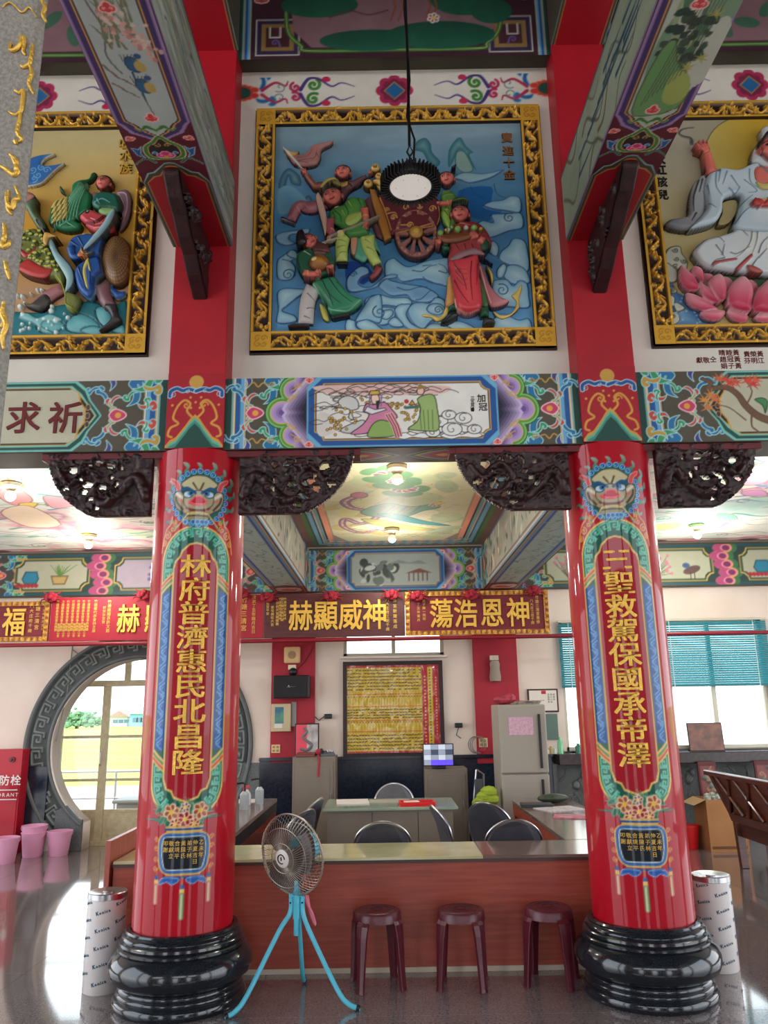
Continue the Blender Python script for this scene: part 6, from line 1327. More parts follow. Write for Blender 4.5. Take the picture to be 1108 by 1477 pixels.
cloth(c, H1, [(480, 580), (420, 620), (360, 700), (330, 850), (320, 960), (240, 985), (150, 1000), (105, 1050), (160, 1090), (300, 1110), (440, 1060), (480, 900), (500, 700)], (110, 114, 120), .02, .05, g=((190, 194, 196), 'x')); folds(c, H1, [[(420, 640), (370, 800), (370, 940)], [(450, 640), (420, 760)], [(390, 960), (350, 1030)]], (60, 62, 68), 18)
cloth(c, H1, [(490, 620), (560, 560), (640, 545), (780, 560), (960, 500), (1050, 700), (1150, 720), (1250, 600), (1400, 620), (1450, 900), (1300, 1150), (1100, 1160), (740, 1130), (760, 1000), (790, 820), (650, 840), (630, 960), (560, 1060), (400, 1110), (320, 1110), (470, 940), (460, 760)], (186, 206, 216), .05, .06, g=((214, 222, 224), 'in'))
for P in ([(560, 600), (560, 740), (620, 830)], [(600, 580), (580, 700)], [(660, 600), (620, 720)], [(680, 760), (740, 800), (780, 740)], [(700, 640), (780, 760)], [(870, 580), (880, 700), (980, 770)], [(820, 680), (940, 780), (860, 800)], [(780, 920), (900, 820)], [(740, 1080), (840, 960), (960, 900)], [(500, 900), (560, 940)], [(480, 720), (500, 820)]): folds(c, H1, [P], (110, 140, 160), 14, .006)
cloth(c, H1, [(640, 850), (780, 830), (770, 960), (700, 1050), (600, 1060), (640, 950)], (176, 160, 110), .055, .005)
cloth(c, H1, [(920, 580), (980, 540), (1100, 540), (1200, 560), (1240, 680), (1100, 740), (940, 690)], SKIN, .08, .03); cloth(c, H1, [(930, 700), (1000, 720), (1108, 690), (1250, 700), (1200, 760), (1000, 780), (940, 740)], (206, 190, 110), .11, .02); folds(c, H1, [[(1000, 560), (1060, 620), (1150, 600)]], (120, 120, 120), 24, .01)
limb(c, H1, [(540, 600), (510, 480), (490, 380)], 56, 38, SKIN, .06, .04); hand(c, H1, 470, 360, 1.9, 60, .08, spread=.3); folds(c, H1, [[(460, 430), (550, 410)], [(455, 400), (530, 375)]], (236, 150, 90), 10, .01)
for P in ([(870, 910), (920, 880), (1000, 870), (1060, 840), (1150, 870), (1140, 940), (1000, 955), (900, 945)],): cloth(c, H1, P, (206, 70, 70), .12, .04)
hand(c, H1, 960, 910, 3.1, 44, .14, (206, 76, 74)); q = c.P(H1, [(985, 890)])[0]; c.dot(q[0], q[1], .016, (246, 220, 150))
cloth(c, H1, [(910, 480), (930, 360), (1000, 260), (1000, 170), (1080, 125), (1200, 140), (1260, 260), (1280, 400), (1240, 520), (1100, 560), (960, 500)], (206, 208, 210), .05, .04, oc=(90, 90, 100)); face(c, H1, 1090, 400, 132, -.05, -1, .09); cloth(c, H1, [(975, 350), (1000, 270), (1080, 230), (1180, 250), (1210, 330), (1120, 290), (1040, 300)], (40, 34, 44), .16, .015)
cloth(c, H1, [(960, 380), (980, 370), (985, 430), (965, 430)], SKIN, .10, .02); put(c, 'seated_figure', pr, 'seated figure in flowing white robe and hood')
q = [Cv(.1, .1, .05, WHITE, PO3).P(H1, [(x, y)])[0] for x, y in ((75, 400), (85, 500), (95, 615), (105, 735))]
write([(t, p[0], p[1], .088) for t, p in zip('大紅孩兒', q)], surf((PO3[0], PO3[1]-.002, PO3[2])), .008, .02).build('ink_lettering', m_ink, pr)
# ------------------------------------------------------------------ the two lacquered columns
CYC, CRAD = 5.18, .297
def column(cx, rot, chars_, lab):
    t = tag(empty('temple_column', (cx, CYC, 0)), lab, 'column')
    MB().lathe([(CRAD-.004, .30), (CRAD-.002, .5), (CRAD-.0015, 3.32)], n=96).build('shaft', mat('lacquer_red', (176, 2, 30), .42, coat=.6, spec=.15, noise=(1.2, (164, 0, 26))), t, True)
    base = [(0, 0), (.375, 0), (.385, .012), (.385, .045), (.372, .058), (.362, .062), (.368, .072), (.366, .085), (.356, .092), (.362, .102), (.358, .115), (.345, .125), (.372, .135), (.405, .16), (.421, .20), (.418, .235), (.398, .272), (.37, .295),
            (.362, .300), (.372, .306), (.372, .318), (.358, .326), (.353, .33), (.362, .336), (.36, .35), (.346, .357), (.342, .361), (.349, .368), (.345, .381), (.333, .388), (.328, .392), (.331, .40), (.325, .41), (.30, .412), (.30, .40)]
    MB().lathe(base, n=96).build('stone_base', m_black, t, True, ang=50)
    a_ = 1.83*CRAD; Wd = 2*a_; z0 = .42; Hh = 2.88
    c = Cv(Wd, Hh, .0062, (172, 2, 28)); m = a_; Z = lambda z: z-z0
    W1 = .232
    def outer(k, top=2.80, bot=1.03):
        w_ = W1-k; t1, b1 = top-k, bot+k
        up = [(m+w_*math.cos(q), Z(t1-.235)+(.235)*math.sin(q)) for q in np.linspace(0, math.pi, 22)]
        dn = [(m-w_*math.cos(q), Z(b1+.2)-.2*math.sin(q)) for q in np.linspace(0, math.pi, 22)]
        return up+dn
    c.poly(outer(0), GOLDL); c.poly(outer(.012), (12, 84, 66)); c.poly([(m-W1+.012, Z(1.42)), (m+W1-.012, Z(1.42)), (m+W1-.012, Z(2.38)), (m-W1+.012, Z(2.38))], (22, 74, 140))
    Wm = .066; mid_ = W1-.008-Wm/2-.008
    for s_ in (0, 1):
        if s_ == 0: pth = [(m-mid_, Z(2.45)), (m-mid_, Z(2.56))]+[(m-mid_*math.cos(q), Z(2.56)+.195*math.sin(q)) for q in np.linspace(.15, math.pi-.15, 26)]+[(m+mid_, Z(2.56)), (m+mid_, Z(2.45))]
        else: pth = [(m+mid_, Z(1.34)), (m+mid_, Z(1.24))]+[(m+mid_*math.cos(q), Z(1.24)-.165*math.sin(q)) for q in np.linspace(.15, math.pi-.15, 24)]+[(m-mid_, Z(1.24)), (m-mid_, Z(1.34))]
        meander(c, pth, Wm, (96, 190, 160), .011, rep=13)
    for s_ in (-1, 1):
        for k, col in enumerate(((216, 180, 96), (200, 70, 50), (226, 150, 90), (60, 140, 90), (216, 180, 96))):
            for zz, sg in ((2.44, 1), (1.355, -1)):
                y = Z(zz)+sg*(.02-.014*k)*1.0; c.line([(m+s_*(W1-.012), y-sg*.03), (m+s_*(W1-.045), y), (m+s_*(W1-.085), y+sg*.03)], .015, col)
        n = 17
        for k in range(n):
            y = Z(1.45+.93*(k+.5)/n-.02); x = m+s_*(W1-.045); d_ = 1 if k % 2 else -1
            c.line(cat([(x-d_*.02, y-.03), (x+d_*.016, y), (x-d_*.02, y+.03)], 5, False), .009, (86, 150, 206)); c.line(spiral(x+d_*.006, y+.008, .016, 0, 1, d_), .006, (86, 150, 206))
    def inner(k):
        w_ = .147-k
        return [(m-w_, Z(1.26)), (m-w_+.02, Z(1.20)+k*.5), (m-w_*.62, Z(1.185)+k), (m-w_*.5, Z(1.15)+k), (m, Z(1.125)+k), (m+w_*.5, Z(1.15)+k), (m+w_*.62, Z(1.185)+k), (m+w_-.02, Z(1.20)+k*.5), (m+w_, Z(1.26)),
                (m+w_, Z(2.52)), (m+w_-.012, Z(2.57)-k*.5), (m+w_*.72, Z(2.60)-k), (m+w_*.62, Z(2.64)-k), (m+w_*.3, Z(2.68)-k), (m, Z(2.69)-k), (m-w_*.3, Z(2.68)-k), (m-w_*.62, Z(2.64)-k), (m-w_*.72, Z(2.60)-k), (m-w_+.012, Z(2.57)-k*.5), (m-w_, Z(2.52))]
    c.poly(inner(0), GOLDL); c.poly(inner(.012), (160, 0, 28))
    # lion mask
    LK = lambda x, y: (m+(x-505)/1980, Z(3.012)-(y-600)/2020)
    LP_ = lambda *p: [LK(*q) for q in p]
    for fx, fy, an, s_ in ((345, 290, .1, .075), (505, 270, 0, .06), (670, 290, -.25, .075), (265, 350, .35, .06), (790, 340, -.5, .065), (150, 490, .2, .06), (920, 470, -.3, .075), (130, 620, .4, .06), (930, 600, -.8, .065), (120, 780, 1.2, .05), (880, 770, -1.2, .07), (160, 930, 1.6, .05), (800, 920, -1.6, .055), (240, 990, 2.4, .04), (740, 990, -2.4, .04)):
        x, y = LK(fx, fy); P = [(-.2, -.2), (-.28, .2), (-.05, .5), (-.2, .8), (-.3, 1.05), (.1, .95), (.3, .6), (.15, .35), (.25, 0), (.2, -.2)]; c.poly(cat(xf(P, x, y-.02, s_, an), 4), (30, 104, 84), None, g=((150, 170, 150), 'y') if fy < 700 else ((150, 170, 150), 'x'))
    c.poly(cat(LP_((190, 420), (300, 330), (505, 300), (720, 330), (830, 430), (880, 600), (850, 780), (740, 900), (640, 1030), (505, 1060), (370, 1030), (250, 900), (180, 780), (160, 600)), 4), (20, 90, 84))
    for k in range(26):
        q = -math.pi/2+k*2*math.pi/26; x, y = LK(515+350*math.cos(q), 660+360*math.sin(q)); c.dot(x, y, .019, (130, 190, 220)); c.dot(x, y, .013, (24, 80, 160)); c.dot(x-.004, y-.002, .004, (150, 200, 230))
    for s_ in (-1, 1):
        E = lambda *p: [LK(505+s_*(q[0]-505), q[1]) for q in p]
        c.poly(cat(E((740, 560), (760, 460), (830, 400), (900, 380), (880, 440), (830, 480), (800, 560)), 4), (206, 70, 70), (236, 140, 130), .006)
        c.poly(cat(E((700, 600), (760, 560), (830, 590), (840, 680), (790, 800), (700, 860), (640, 900), (560, 900), (600, 780)), 4), (166, 150, 116), (60, 56, 44), .007)
        c.line(cat(E((660, 690), (740, 640), (790, 600)), 5, False), .02, (220, 206, 190)); c.line(cat(E((690, 720), (760, 690)), 5, False), .012, (206, 110, 100)); c.line(cat(E((700, 820), (780, 720), (800, 650)), 5, False), .014, (70, 62, 50))
    c.poly(cat(LP_((270, 470), (340, 410), (420, 365), (505, 355), (600, 365), (680, 410), (750, 470), (700, 530), (600, 570), (560, 620), (505, 640), (450, 620), (410, 570), (310, 530)), 4), (196, 186, 146), (90, 80, 60), .006)
    c.line(cat(LP_((430, 465), (480, 540), (500, 570), (530, 540), (560, 465)), 5, False), .012, (84, 70, 44))
    c.poly(cat(LP_((340, 600), (505, 560), (680, 600), (700, 720), (640, 800), (505, 830), (370, 800), (310, 720)), 4), (170, 158, 124), (80, 70, 50), .006)
    for s_ in (-1, 1):
        E = lambda *p: [LK(505+s_*(q[0]-505), q[1]) for q in p]
        c.poly(cat(E((575, 620), (620, 570), (690, 580), (700, 640), (640, 670), (590, 650)), 4), (190, 214, 226), (40, 60, 80), .006); c.dot(*E((610, 605))[0], .017, (60, 120, 170)); c.dot(*E((600, 603))[0], .008, (16, 16, 24))
        c.line(cat(E((545, 600), (600, 560), (660, 530), (730, 560)), 5, False), .018, (26, 84, 130)); c.poly(E((570, 830), (610, 800), (620, 860)), (230, 210, 196), (180, 60, 60), .005)
    c.poly(cat(LP_((365, 715), (420, 690), (450, 650), (505, 635), (560, 650), (590, 690), (620, 715), (590, 750), (505, 775), (400, 755)), 4), (196, 20, 48), (230, 90, 100), .008)
    c.line(cat(LP_((400, 720), (460, 745), (550, 745), (605, 720)), 5, False), .007, (236, 130, 130))
    c.poly(cat(LP_((350, 870), (440, 835), (560, 835), (640, 870), (600, 905), (505, 895), (400, 905)), 4), (196, 180, 120), (110, 90, 50), .006); c.line(cat(LP_((350, 800), (420, 830), (505, 835), (590, 830), (650, 800)), 5, False), .008, (120, 30, 40))
    c.poly(cat(LP_((330, 920), (430, 900), (580, 900), (650, 920), (620, 970), (505, 990), (380, 970)), 4), (150, 140, 104), (60, 50, 40), .006)
    for x in (350, 450, 505, 560, 610): c.dot(*LK(x, 985), .018, (130, 190, 220)); c.dot(*LK(x, 985), .012, (30, 90, 160))
    # gold clouds round the arch
    for s_ in (-1, 1):
        c.line(cat([(m+s_*.06, Z(2.88)), (m+s_*.09, Z(2.84)), (m+s_*.13, Z(2.79))], 5, False), .008, GOLDL)
        for x, z, r in ((.16, 2.78, .022), (.2, 2.74, .026), (.225, 2.69, .02), (.15, 2.82, .016)): c.line(spiral(m+s_*x, Z(z), r, 1.5, 1.4, s_), .009, (214, 160, 80))
        c.line(cat([(m+s_*.17, Z(2.86)), (m+s_*.18, Z(2.81)), (m+s_*.21, Z(2.78)), (m+s_*.235, Z(2.70)), (m+s_*.245, Z(2.63))], 5, False), .01, (214, 160, 80))
    # peonies over a lacquered vase with an inscription, and tassels
    rs = np.random.RandomState(5)
    for k in range(44):
        a = rs.rand()*math.pi; L = .08+.1*rs.rand(); x0_ = m+(rs.rand()-.5)*.2; y0_ = Z(1.02)+rs.rand()*.05; c.line([(x0_, y0_), (x0_+L*math.cos(a)*1.1, y0_+L*math.sin(a)*.6)], .02, (40, 120, 90) if k % 3 else (120, 160, 110), .003)
    for k in range(22): a = k; c.poly(ell(m+(rs.rand()-.5)*.32, Z(1.0)+rs.rand()*.1, .028, .016, rs.rand()*3), (30, 104, 76), (110, 170, 130), .004)
    for x, z, r, col in ((-.08, 1.075, .05, (206, 110, 70)), (.09, 1.08, .05, (206, 104, 70)), (0, 1.035, .05, (190, 36, 60)), (-.055, 1.01, .035, (196, 50, 70)), (.055, 1.01, .035, (196, 50, 70)), (0, 1.10, .032, (50, 80, 160))): flower(c, m+x, Z(z), r, col, oc=(236, 190, 150))
    def vase(k, col): c.poly(cat([(m-.155+k, Z(.85)), (m-.15+k, Z(.93)-k*.4), (m-.10, Z(.965)-k), (m, Z(.965)-k), (m+.10, Z(.965)-k), (m+.15-k, Z(.93)-k*.4), (m+.155-k, Z(.85)), (m+.14-k, Z(.77)+k*.4), (m+.09, Z(.735)+k), (m, Z(.735)+k), (m-.09, Z(.735)+k), (m-.14+k, Z(.77)+k*.4)], 4), col)
    for y, w_, col in ((.985, .11, (216, 180, 90)), (.975, .12, (30, 84, 150)), (.962, .105, (216, 180, 90)), (.73, .10, (216, 180, 90)), (.715, .115, (30, 84, 150))): c.band(m-w_, m+w_, col, Z(y), Z(y)+.012)
    vase(0, (216, 180, 90)); vase(.008, (40, 96, 170)); vase(.024, (200, 210, 200)); vase(.03, (16, 24, 34))
    for s_ in (-1, 1):
        for z in (.93, .88, .82, .77): c.line(spiral(m+s_*.165, Z(z), .016, 0, 1.2, s_), .007, (216, 160, 70))
        c.poly(cat([(m+s_*.03, Z(.72)), (m+s_*.12, Z(.72)), (m+s_*.14, Z(.68)), (m+s_*.09, Z(.695)), (m+s_*.06, Z(.68)), (m+s_*.02, Z(.70))], 3), (36, 90, 170), (150, 180, 210), .005)
    for x, zt, zb, col in ((-.155, .73, .58, (200, 110, 90)), (.155, .73, .58, (200, 120, 90)), (0, .68, .50, (110, 150, 90))):
        c.line([(m+x, Z(zt+.04)), (m+x, Z(zt))], .006, (216, 180, 90)); c.band(m+x-.013, m+x+.013, (36, 90, 160), Z(zt-.02), Z(zt)); c.band(m+x-.014, m+x+.014, (226, 190, 110), Z(zt-.045), Z(zt-.02)); c.band(m+x-.015, m+x+.015, col, Z(zb), Z(zt-.045)); c.band(m+x-.006, m+x+.004, (216, 200, 170), Z(zb), Z(zt-.05))
    r_ = CRAD
    def mp(X, Y, H):
        th = (X-a_)/r_+rot; return np.stack([(r_+H)*np.sin(th), -(r_+H)*np.cos(th), Y+z0], -1)
    c.mesh('painted_shaft_front', mp, LACQ, t)
    sf_ = lambda x, y, h: ((r_+h)*math.sin(x/r_+rot), -(r_+h)*math.cos(x/r_+rot), y)
    for i, ch in enumerate(chars_):
        write([(ch, 0, 2.535-i*.1475, .152)], sf_, .008, .022, 2, 1.28).build('gilt_character', m_gold, t)
    it = [(ch, .10-.034*j, .905-.034*k, .03) for j, col in enumerate(('乙未年', '仲夏吉日', '弟子林', '黃陳氏', '合境平', '敬獻立', '叩謝')) for k, ch in enumerate(col)]
    write([q for q in it], sf_, .003, .01, 1).build('vase_lettering', m_goldp, t)
    return t
column(CL, R(11), '林府普濟惠民北昌隆', 'left red lacquered temple column with lion mask and gold characters on black stone base')
column(CR, R(-11), '三聖救駕保國承帝澤', 'right red lacquered temple column with lion mask and gold characters on black stone base')

# ------------------------------------------------------------------ stone pillar at the left edge with gilt calligraphy
sp_ = tag(empty('stone_pillar', (-1.30, 2.32, 0)), 'grey granite pillar with running gold calligraphy at the left edge', 'pillar')
m_gran = mat('granite', (128, 124, 116), .6, noise=(90, (158, 152, 142)), bump=(150, .3))
MB().prism([(-.40, -.12), (.135, -.12), (.16, -.10), (.16-.175, .22), (-.40, .22)], 'z', .3, 6.5).build('shaft', m_gran, sp_, bevel=.008)
MB().prism([(-.45, -.2), (.17, -.2), (.22, -.15), (.05, .28), (-.45, .28)], 'z', 0, .3).build('plinth', m_gran, sp_, bevel=.01)
rs = np.random.RandomState(12)
Ks = (0, 0, 2.84)
def spt(u, v): p = atY(u, v, 2.195); return (p[0]+1.30, -.125, p[2])
for P, w_ in (([(45, 175), (40, 200), (60, 205), (85, 180), (92, 150), (100, 170), (95, 210), (105, 225)], 6), ([(135, 180), (130, 220), (120, 260), (95, 275), (85, 265)], 5), ([(120, 260), (130, 300), (118, 340), (138, 385)], 5), ([(60, 370), (80, 380), (95, 370), (92, 420), (85, 455), (60, 470), (35, 455)], 5), ([(85, 455), (80, 490), (70, 540), (88, 570), (75, 580)], 5),
              ([(60, 575), (68, 590)], 5), ([(40, 630), (60, 660), (72, 700), (55, 715), (20, 690), (0, 680)], 6), ([(50, 640), (70, 665), (60, 700)], 5), ([(25, 790), (30, 830), (50, 850), (60, 820), (80, 810), (60, 760)], 6), ([(35, 780), (30, 850), (50, 880)], 4), ([(15, 915), (20, 960), (10, 1010), (35, 1000), (40, 985)], 6), ([(20, 1070), (30, 1110), (40, 1145)], 5), ([(15, 1235), (10, 1290), (25, 1330), (10, 1380), (15, 1430)], 6), ([(0, 1260), (20, 1300), (5, 1340)], 5),
              ([(170, 0), (185, 30), (175, 60), (190, 90)], 5), ([(60, 20), (90, 50), (120, 30), (150, 70)], 2), ([(10, 30), (40, 10), (80, 40)], 2)):
    Q = cat([spt(x/2.84, y/2.84) for x, y in P], 4, False) if 0 else [spt(x/2.84, y/2.84) for x, y in P]
    xy = cat([(q[0], q[2]) for q in Q], 4, False); n = len(xy); s_ = w_/2.84/ (FPX/2.9)
    MB().tube([(a, -.125, b) for a, b in xy], [s_*(.5+1.1*math.sin(math.pi*min(1, (i+2)/(n+2)))) for i in range(n)], 8).build('gilt_stroke', m_gold, sp_, True)

# ------------------------------------------------------------------ hanging high-bay lamp
lp = tag(empty('high_bay_lamp', (.176, 3.79, 4.45)), 'round black ribbed lamp with white lens hanging on a black cord', 'lamp')
b = MB().lathe([(0, .05), (.13, .05), (.15, .035), (.155, .01), (.15, -.012), (.118, -.012), (.112, 0)], n=48); b.build('housing', m_black_p, lp, True)
f = MB()
for k in range(44):
    a = k*2*math.pi/44; f.T = Matrix.Rotation(a, 4, 'Z'); f.box((.125, -.0035, -.02), (.168, .0035, .05))
f.T = None; o = f.build('cooling_fins', m_black_p, lp)
MB().lathe([(0, -.014), (.06, -.0135), (.112, -.011), (.116, -.004), (0, -.004)], n=48).build('lens', mat('lamp_lens', (226, 220, 212), .35, emit=((255, 250, 240), .1)), lp, True)
for k in range(6): a = k*1.047; MB().ball((.08*math.cos(a), .08*math.sin(a), -.013), .003, 6).build('screw', m_steel, lp)
MB().cyl((0, 0, .05), .06, .05, 24).cyl((0, 0, .10), .03, .05, 16).build('driver_box', m_black_p, lp, True)
MB().tube([(0, 0, .15), (0, .0, .19), (.02, 0, .22), (0, 0, .26), (-.015, 0, .22), (0, 0, .19)], .006, 8).build('hook', m_black_p, lp, True)
MB().tube([(0, 0, .26), (.004, 0, .8), (-.003, 0, 1.6), (0, 0, 4.15)], .008, 8).tube([(.02, 0, .12), (.03, 0, .3), (-.01, 0, .45), (.012, 0, .7), (-.008, 0, 1.2), (.008, 0, 2.0), (0, .01, 4.15)], .006, 8).build('cord', m_black_p, lp, True)

# ------------------------------------------------------------------ banner plaques on a red rail
YN = 9.6
rail = tag(MB().tube([(-7.5, YN-.02, 2.447), (7.5, YN-.02, 2.462)], .024, 12).build('banner_rail', mat('rail_red', (130, 16, 34), .4), None, True), 'long red pipe rail under the row of plaques', 'rail')
m_ban = mat('banner_red', (160, 14, 40), .6); m_ban2 = mat('banner_brown', (70, 26, 28), .4, noise=(14, (92, 36, 36)), stretch=(.3, 1, 3)); m_ban3 = mat('banner_maroon', (116, 18, 36), .5)
def banner(x0, x1, m_, big, side, lab, framed=False, z0=2.49, z1=3.02):
    w_ = x1-x0; h_ = z1-z0; t = tag(empty('plaque', (x0, YN, z0)), lab, 'plaque', None)
    MB().box((0, 0, 0), (w_, .03, h_)).build('board', m_, t, bevel=.004)
    if framed:
        fr_ = empty('frame', parent=t)
        for (a, b_, L, v) in ((0, 0, w_, 0), (0, h_-.055, w_, 0), (0, 0, h_, 1), (w_-.055, 0, h_, 1)):
            c = Cv(L, .055, .012, (120, 60, 30)); c.H[:] = .01
            for k in range(int(L/.07)+1): c.line(spiral(.035+k*.07, .027, .022, k, 1.1, 1), .014, GC, met=.4, dh=.012)
            for yy in (0, .05): c.band(-1, L+1, GC, yy-.002, yy+.007, met=.4, z=.016)
            c.org = np.array((a if not v else a+.055, -.002, b_)); c.ax, c.ay = (np.array((1., 0, 0)), np.array((0, 0, 1.))) if not v else (np.array((0, 0, 1.)), np.array((-1., 0, 0))); c.n = np.cross(c.ax, c.ay); c.mesh('gilt_rail', mat_=GLOSS, parent=fr_, off=.004)
    s_ = lambda x, y, h: (x, -.001-h, y)
    for ch, x, sz in big: write([(ch, x, h_*.5, sz)], s_, .016, .022, 2, .8).build('gilt_character', m_gold, t)
    it = []
    for x, yt, size, txt, st in side: it += [(ch, x, yt-k*size*st, size) for k, ch in enumerate(txt)]
    if it: write(it, s_, .003, .014, 1).build('small_lettering', m_goldp, t)['kind'] = 'stuff'
    return t
def X9(u, v=890): return atY(u, v, YN)[0]
b2 = -4.09
banner(b2, -1.49, m_ban, [(ch, X9(u)-b2, .36) for ch, u in (('赫', 186), ('顯', 226), ('威', 268), ('神', 308))],
       [(X9(157-0)-b2, .47, .05, '竹塘鄉鄉長許文郎', 1.0), (X9(150)-b2, .40, .04, '祝賀張堂榮', 1.1), (X9(137)-b2, .48, .045, '竹塘鄉代表會林主席', 1)]+[(X9(82+i*7.5)-b2, .48, .038, '竹塘鄉農會理事長陳榮', 1.0) for i in range(7)]+[(X9(86+i*7.5)-b2, .20, .034, '敬賀謝山合', 1.0) for i in range(6)]+
       [(X9(352)-b2, .47, .075, '竹塘三清宮', 1.15), (X9(366)-b2, .50, .05, '歲次丁丑年龍月吉日', 1.05)], 'plain bright red plaque with raised gold characters behind the left column')
banner(-5.9, b2-.012, m_ban3, [('福', X9(22)+5.9, .36), ('賜', X9(-22)+5.9, .36)], [(X9(45)+5.9, .43, .05, '八大庄府千歲', 1.2), (X9(54)+5.9, .47, .06, '竹塘三清宮', 1.25), (X9(63)+5.9, .42, .035, '丁丑年龍月吉日', 1.3)], 'gilt-framed red plaque with a gold fortune character at the left edge', True, 2.495, 2.98)
b3 = -1.485
banner(b3, .235, m_ban2, [(ch, X9(u)-b3, .38) for ch, u in (('赫', 434), ('顯', 470), ('威', 506), ('神', 541))],
       [(X9(559)-b3, .44, .046, '八大庄府三朝千歲', 1.1), (X9(570)-b3, .49, .05, '三清宮新建落成', 1.25)]+[(X9(386+i*7)-b3, (.42, .37, .42, .47)[i % 4], .04, ('廟堂平安', '家宅興旺大吉', '恭祝天官賜福壽', '信士黃文榮叩謝')[i % 4], 1.05) for i in range(4)]+[(X9(404+i*7)-b3, .47, .036, '竹塘鄉信女陳林', 1.1) for i in range(2)], 'dark brown wooden plaque with four gold characters')
banner(.238, 1.985, m_ban3, [(ch, X9(u)-.238, .37) for ch, u in (('蕩', 637), ('浩', 672), ('恩', 710), ('神', 748))],
       [(X9(768)-.238, .40, .042, '八大庄三府千歲', 1.05), (X9(776)-.238, .44, .045, '竹塘三清宮重修', 1.1), (X9(604)-.238, .38, .04, '丁丑年菊月', 1.2), (X9(612)-.238, .42, .04, '弟子林一同叩', 1.1)], 'maroon plaque in a gilt scrolled frame beside the brown one', True)
m_flo = mat('cloth_flower', (150, 14, 40), .7)
for i, (u, v) in enumerate(((75, 862), (208, 858), (350, 856), (386, 862), (478, 860), (565, 858), (602, 860), (680, 858), (770, 852))):
    p = atY(u, v, YN-.045); b = MB()
    for k in range(9): a = k*.7; b.ball((.05*math.cos(a), -.02*(k % 3), .035*math.sin(a)), .035, 8, 0, (1, .6, 1))
    b.ball((0, -.05, 0), .03, 8)
    for s_ in (-1, 1):
        for q in range(3): b.tube([(0, 0, 0), (s_*(.08+.02*q), -.01, .05-.04*q), (s_*(.12+.01*q), 0, .08-.07*q)], [.012, .009, .003], 6)
    o = b.build('cloth_rosette', m_flo, None, True); o.location = p
    tag(o, ['red cloth rosette at the left end of the bright red plaque', 'red cloth rosette on the top edge of the bright red plaque left of the column', 'red cloth rosette beside the left column on its right side', 'red cloth rosette on the left corner of the brown plaque', 'red cloth rosette over the middle of the brown plaque', 'red cloth rosette on the right corner of the brown plaque', 'red cloth rosette on the left corner of the maroon plaque', 'red cloth rosette over the middle of the maroon plaque', 'red cloth rosette on the right corner of the maroon plaque'][i], 'rosette', 'rosettes along the plaques')

# ------------------------------------------------------------------ things on the back wall
def wx(u, v, Y=YB-.05): return atY(u, v, Y)
YP = YB-.05
p = wx(422, 945); o = MB().cbox((0, -.03, 0), (.21, .06, .21)).build('wall_chime', mat('cream_plastic', (222, 184, 130), .45), bevel=.02, seg=3); o.location = p
t = tag(empty('wall_speaker', p), 'square cream wall speaker with round grille on the left red strip', 'speaker'); o.name = 'housing'; o.parent = t; o.location = (0, 0, 0)
b = MB()
for r in (.015, .03, .045): b.tube([(r*math.cos(a), -.062, r*math.sin(a)) for a in np.linspace(0, 6.283, 20)[:-1]], .004, 6, closed=True)
b.build('grille', mat('brown_grille', (120, 90, 60), .5), t, True); MB().cbox((0, -.02, -.155), (.1, .04, .06)).cbox((0, -.042, -.155), (.03, .006, .02)).build('control_plate', mat('cream2', (220, 206, 180), .5), t, bevel=.004)
p = wx(423, 991); t = tag(empty('loudspeaker', p), 'black rectangular loudspeaker hung on the left red strip', 'speaker')
MB().cbox((0, -.12, 0), (.46, .18, .28)).build('cabinet', m_black_p, t, bevel=.012); MB().cbox((-.01, -.213, 0), (.42, .01, .25)).build('cloth_grille', mat('speaker_cloth', (30, 30, 34), .8, bump=(300, .4)), t, bevel=.004)
MB().ball((0, -.03, .19), .055, 14).tube([(0, -.02, .19), (0, -.1, .15)], .02, 8).build('mount', m_black_p, t, True)
MB().tube([(.03, -.01, .2), (.15, -.01, .32), (.26, -.01, .5)], .004, 6).build('wire', m_black_p, t)
MB().tube(cat([(-.05, -.22, -.012), (-.03, -.22, .018), (-.025, -.22, -.01), (0, -.22, .003), (.02, -.22, -.003), (.06, -.22, .002)], 4, False).tolist(), .0022, 6).build('badge', m_steel, t)
# information box with leaflets, switch plates, sockets
p = wx(406, 1035); t = tag(empty('leaflet_box', p), 'beige leaflet box with a blue picture panel on the left red strip', 'box')
MB().cbox((0, -.03, 0), (.25, .06, .34)).build('box', mat('box_beige', (196, 178, 140), .6), t, bevel=.006); MB().cbox((-.02, -.062, .03), (.11, .004, .2)).build('blue_sheet', mat('blue_print', (40, 96, 140), .5, noise=(8, (90, 150, 120))), t); MB().cbox((-.03, -.064, -.10), (.10, .004, .05)).build('paper', mat('paper', (222, 220, 212), .8), t); MB().cbox((.16, -.01, .04), (.06, .02, .3)).build('grey_panel', mat('greyp', (140, 136, 132), .6), t)
def plate(name, u, v, w_, h_, lab, Y=YP):
    t = tag(empty(name, atY(u, v, Y)), lab, 'switch'); MB().cbox((0, -.008, 0), (w_, .016, h_)).build('plate', mat('plate_cream', (220, 200, 150), .5), t, bevel=.003)
    for a in (-1, 1):
        for q in (-1, 1): MB().cbox((a*w_*.22, -.02, q*h_*.22), (w_*.26, .01, h_*.26)).build('rocker', mat('plate_brown', (170, 130, 80), .5), t, bevel=.002)
plate('switch_plate', 398, 1080, .11, .10, 'cream switch plate low on the left red strip'); plate('switch_plate', 697, 1071, .11, .11, 'cream socket plate low on the right red strip'); plate('switch_plate', 29, 1093, .05, .09, 'small switch plate on the wall beside the moon gate', YB)
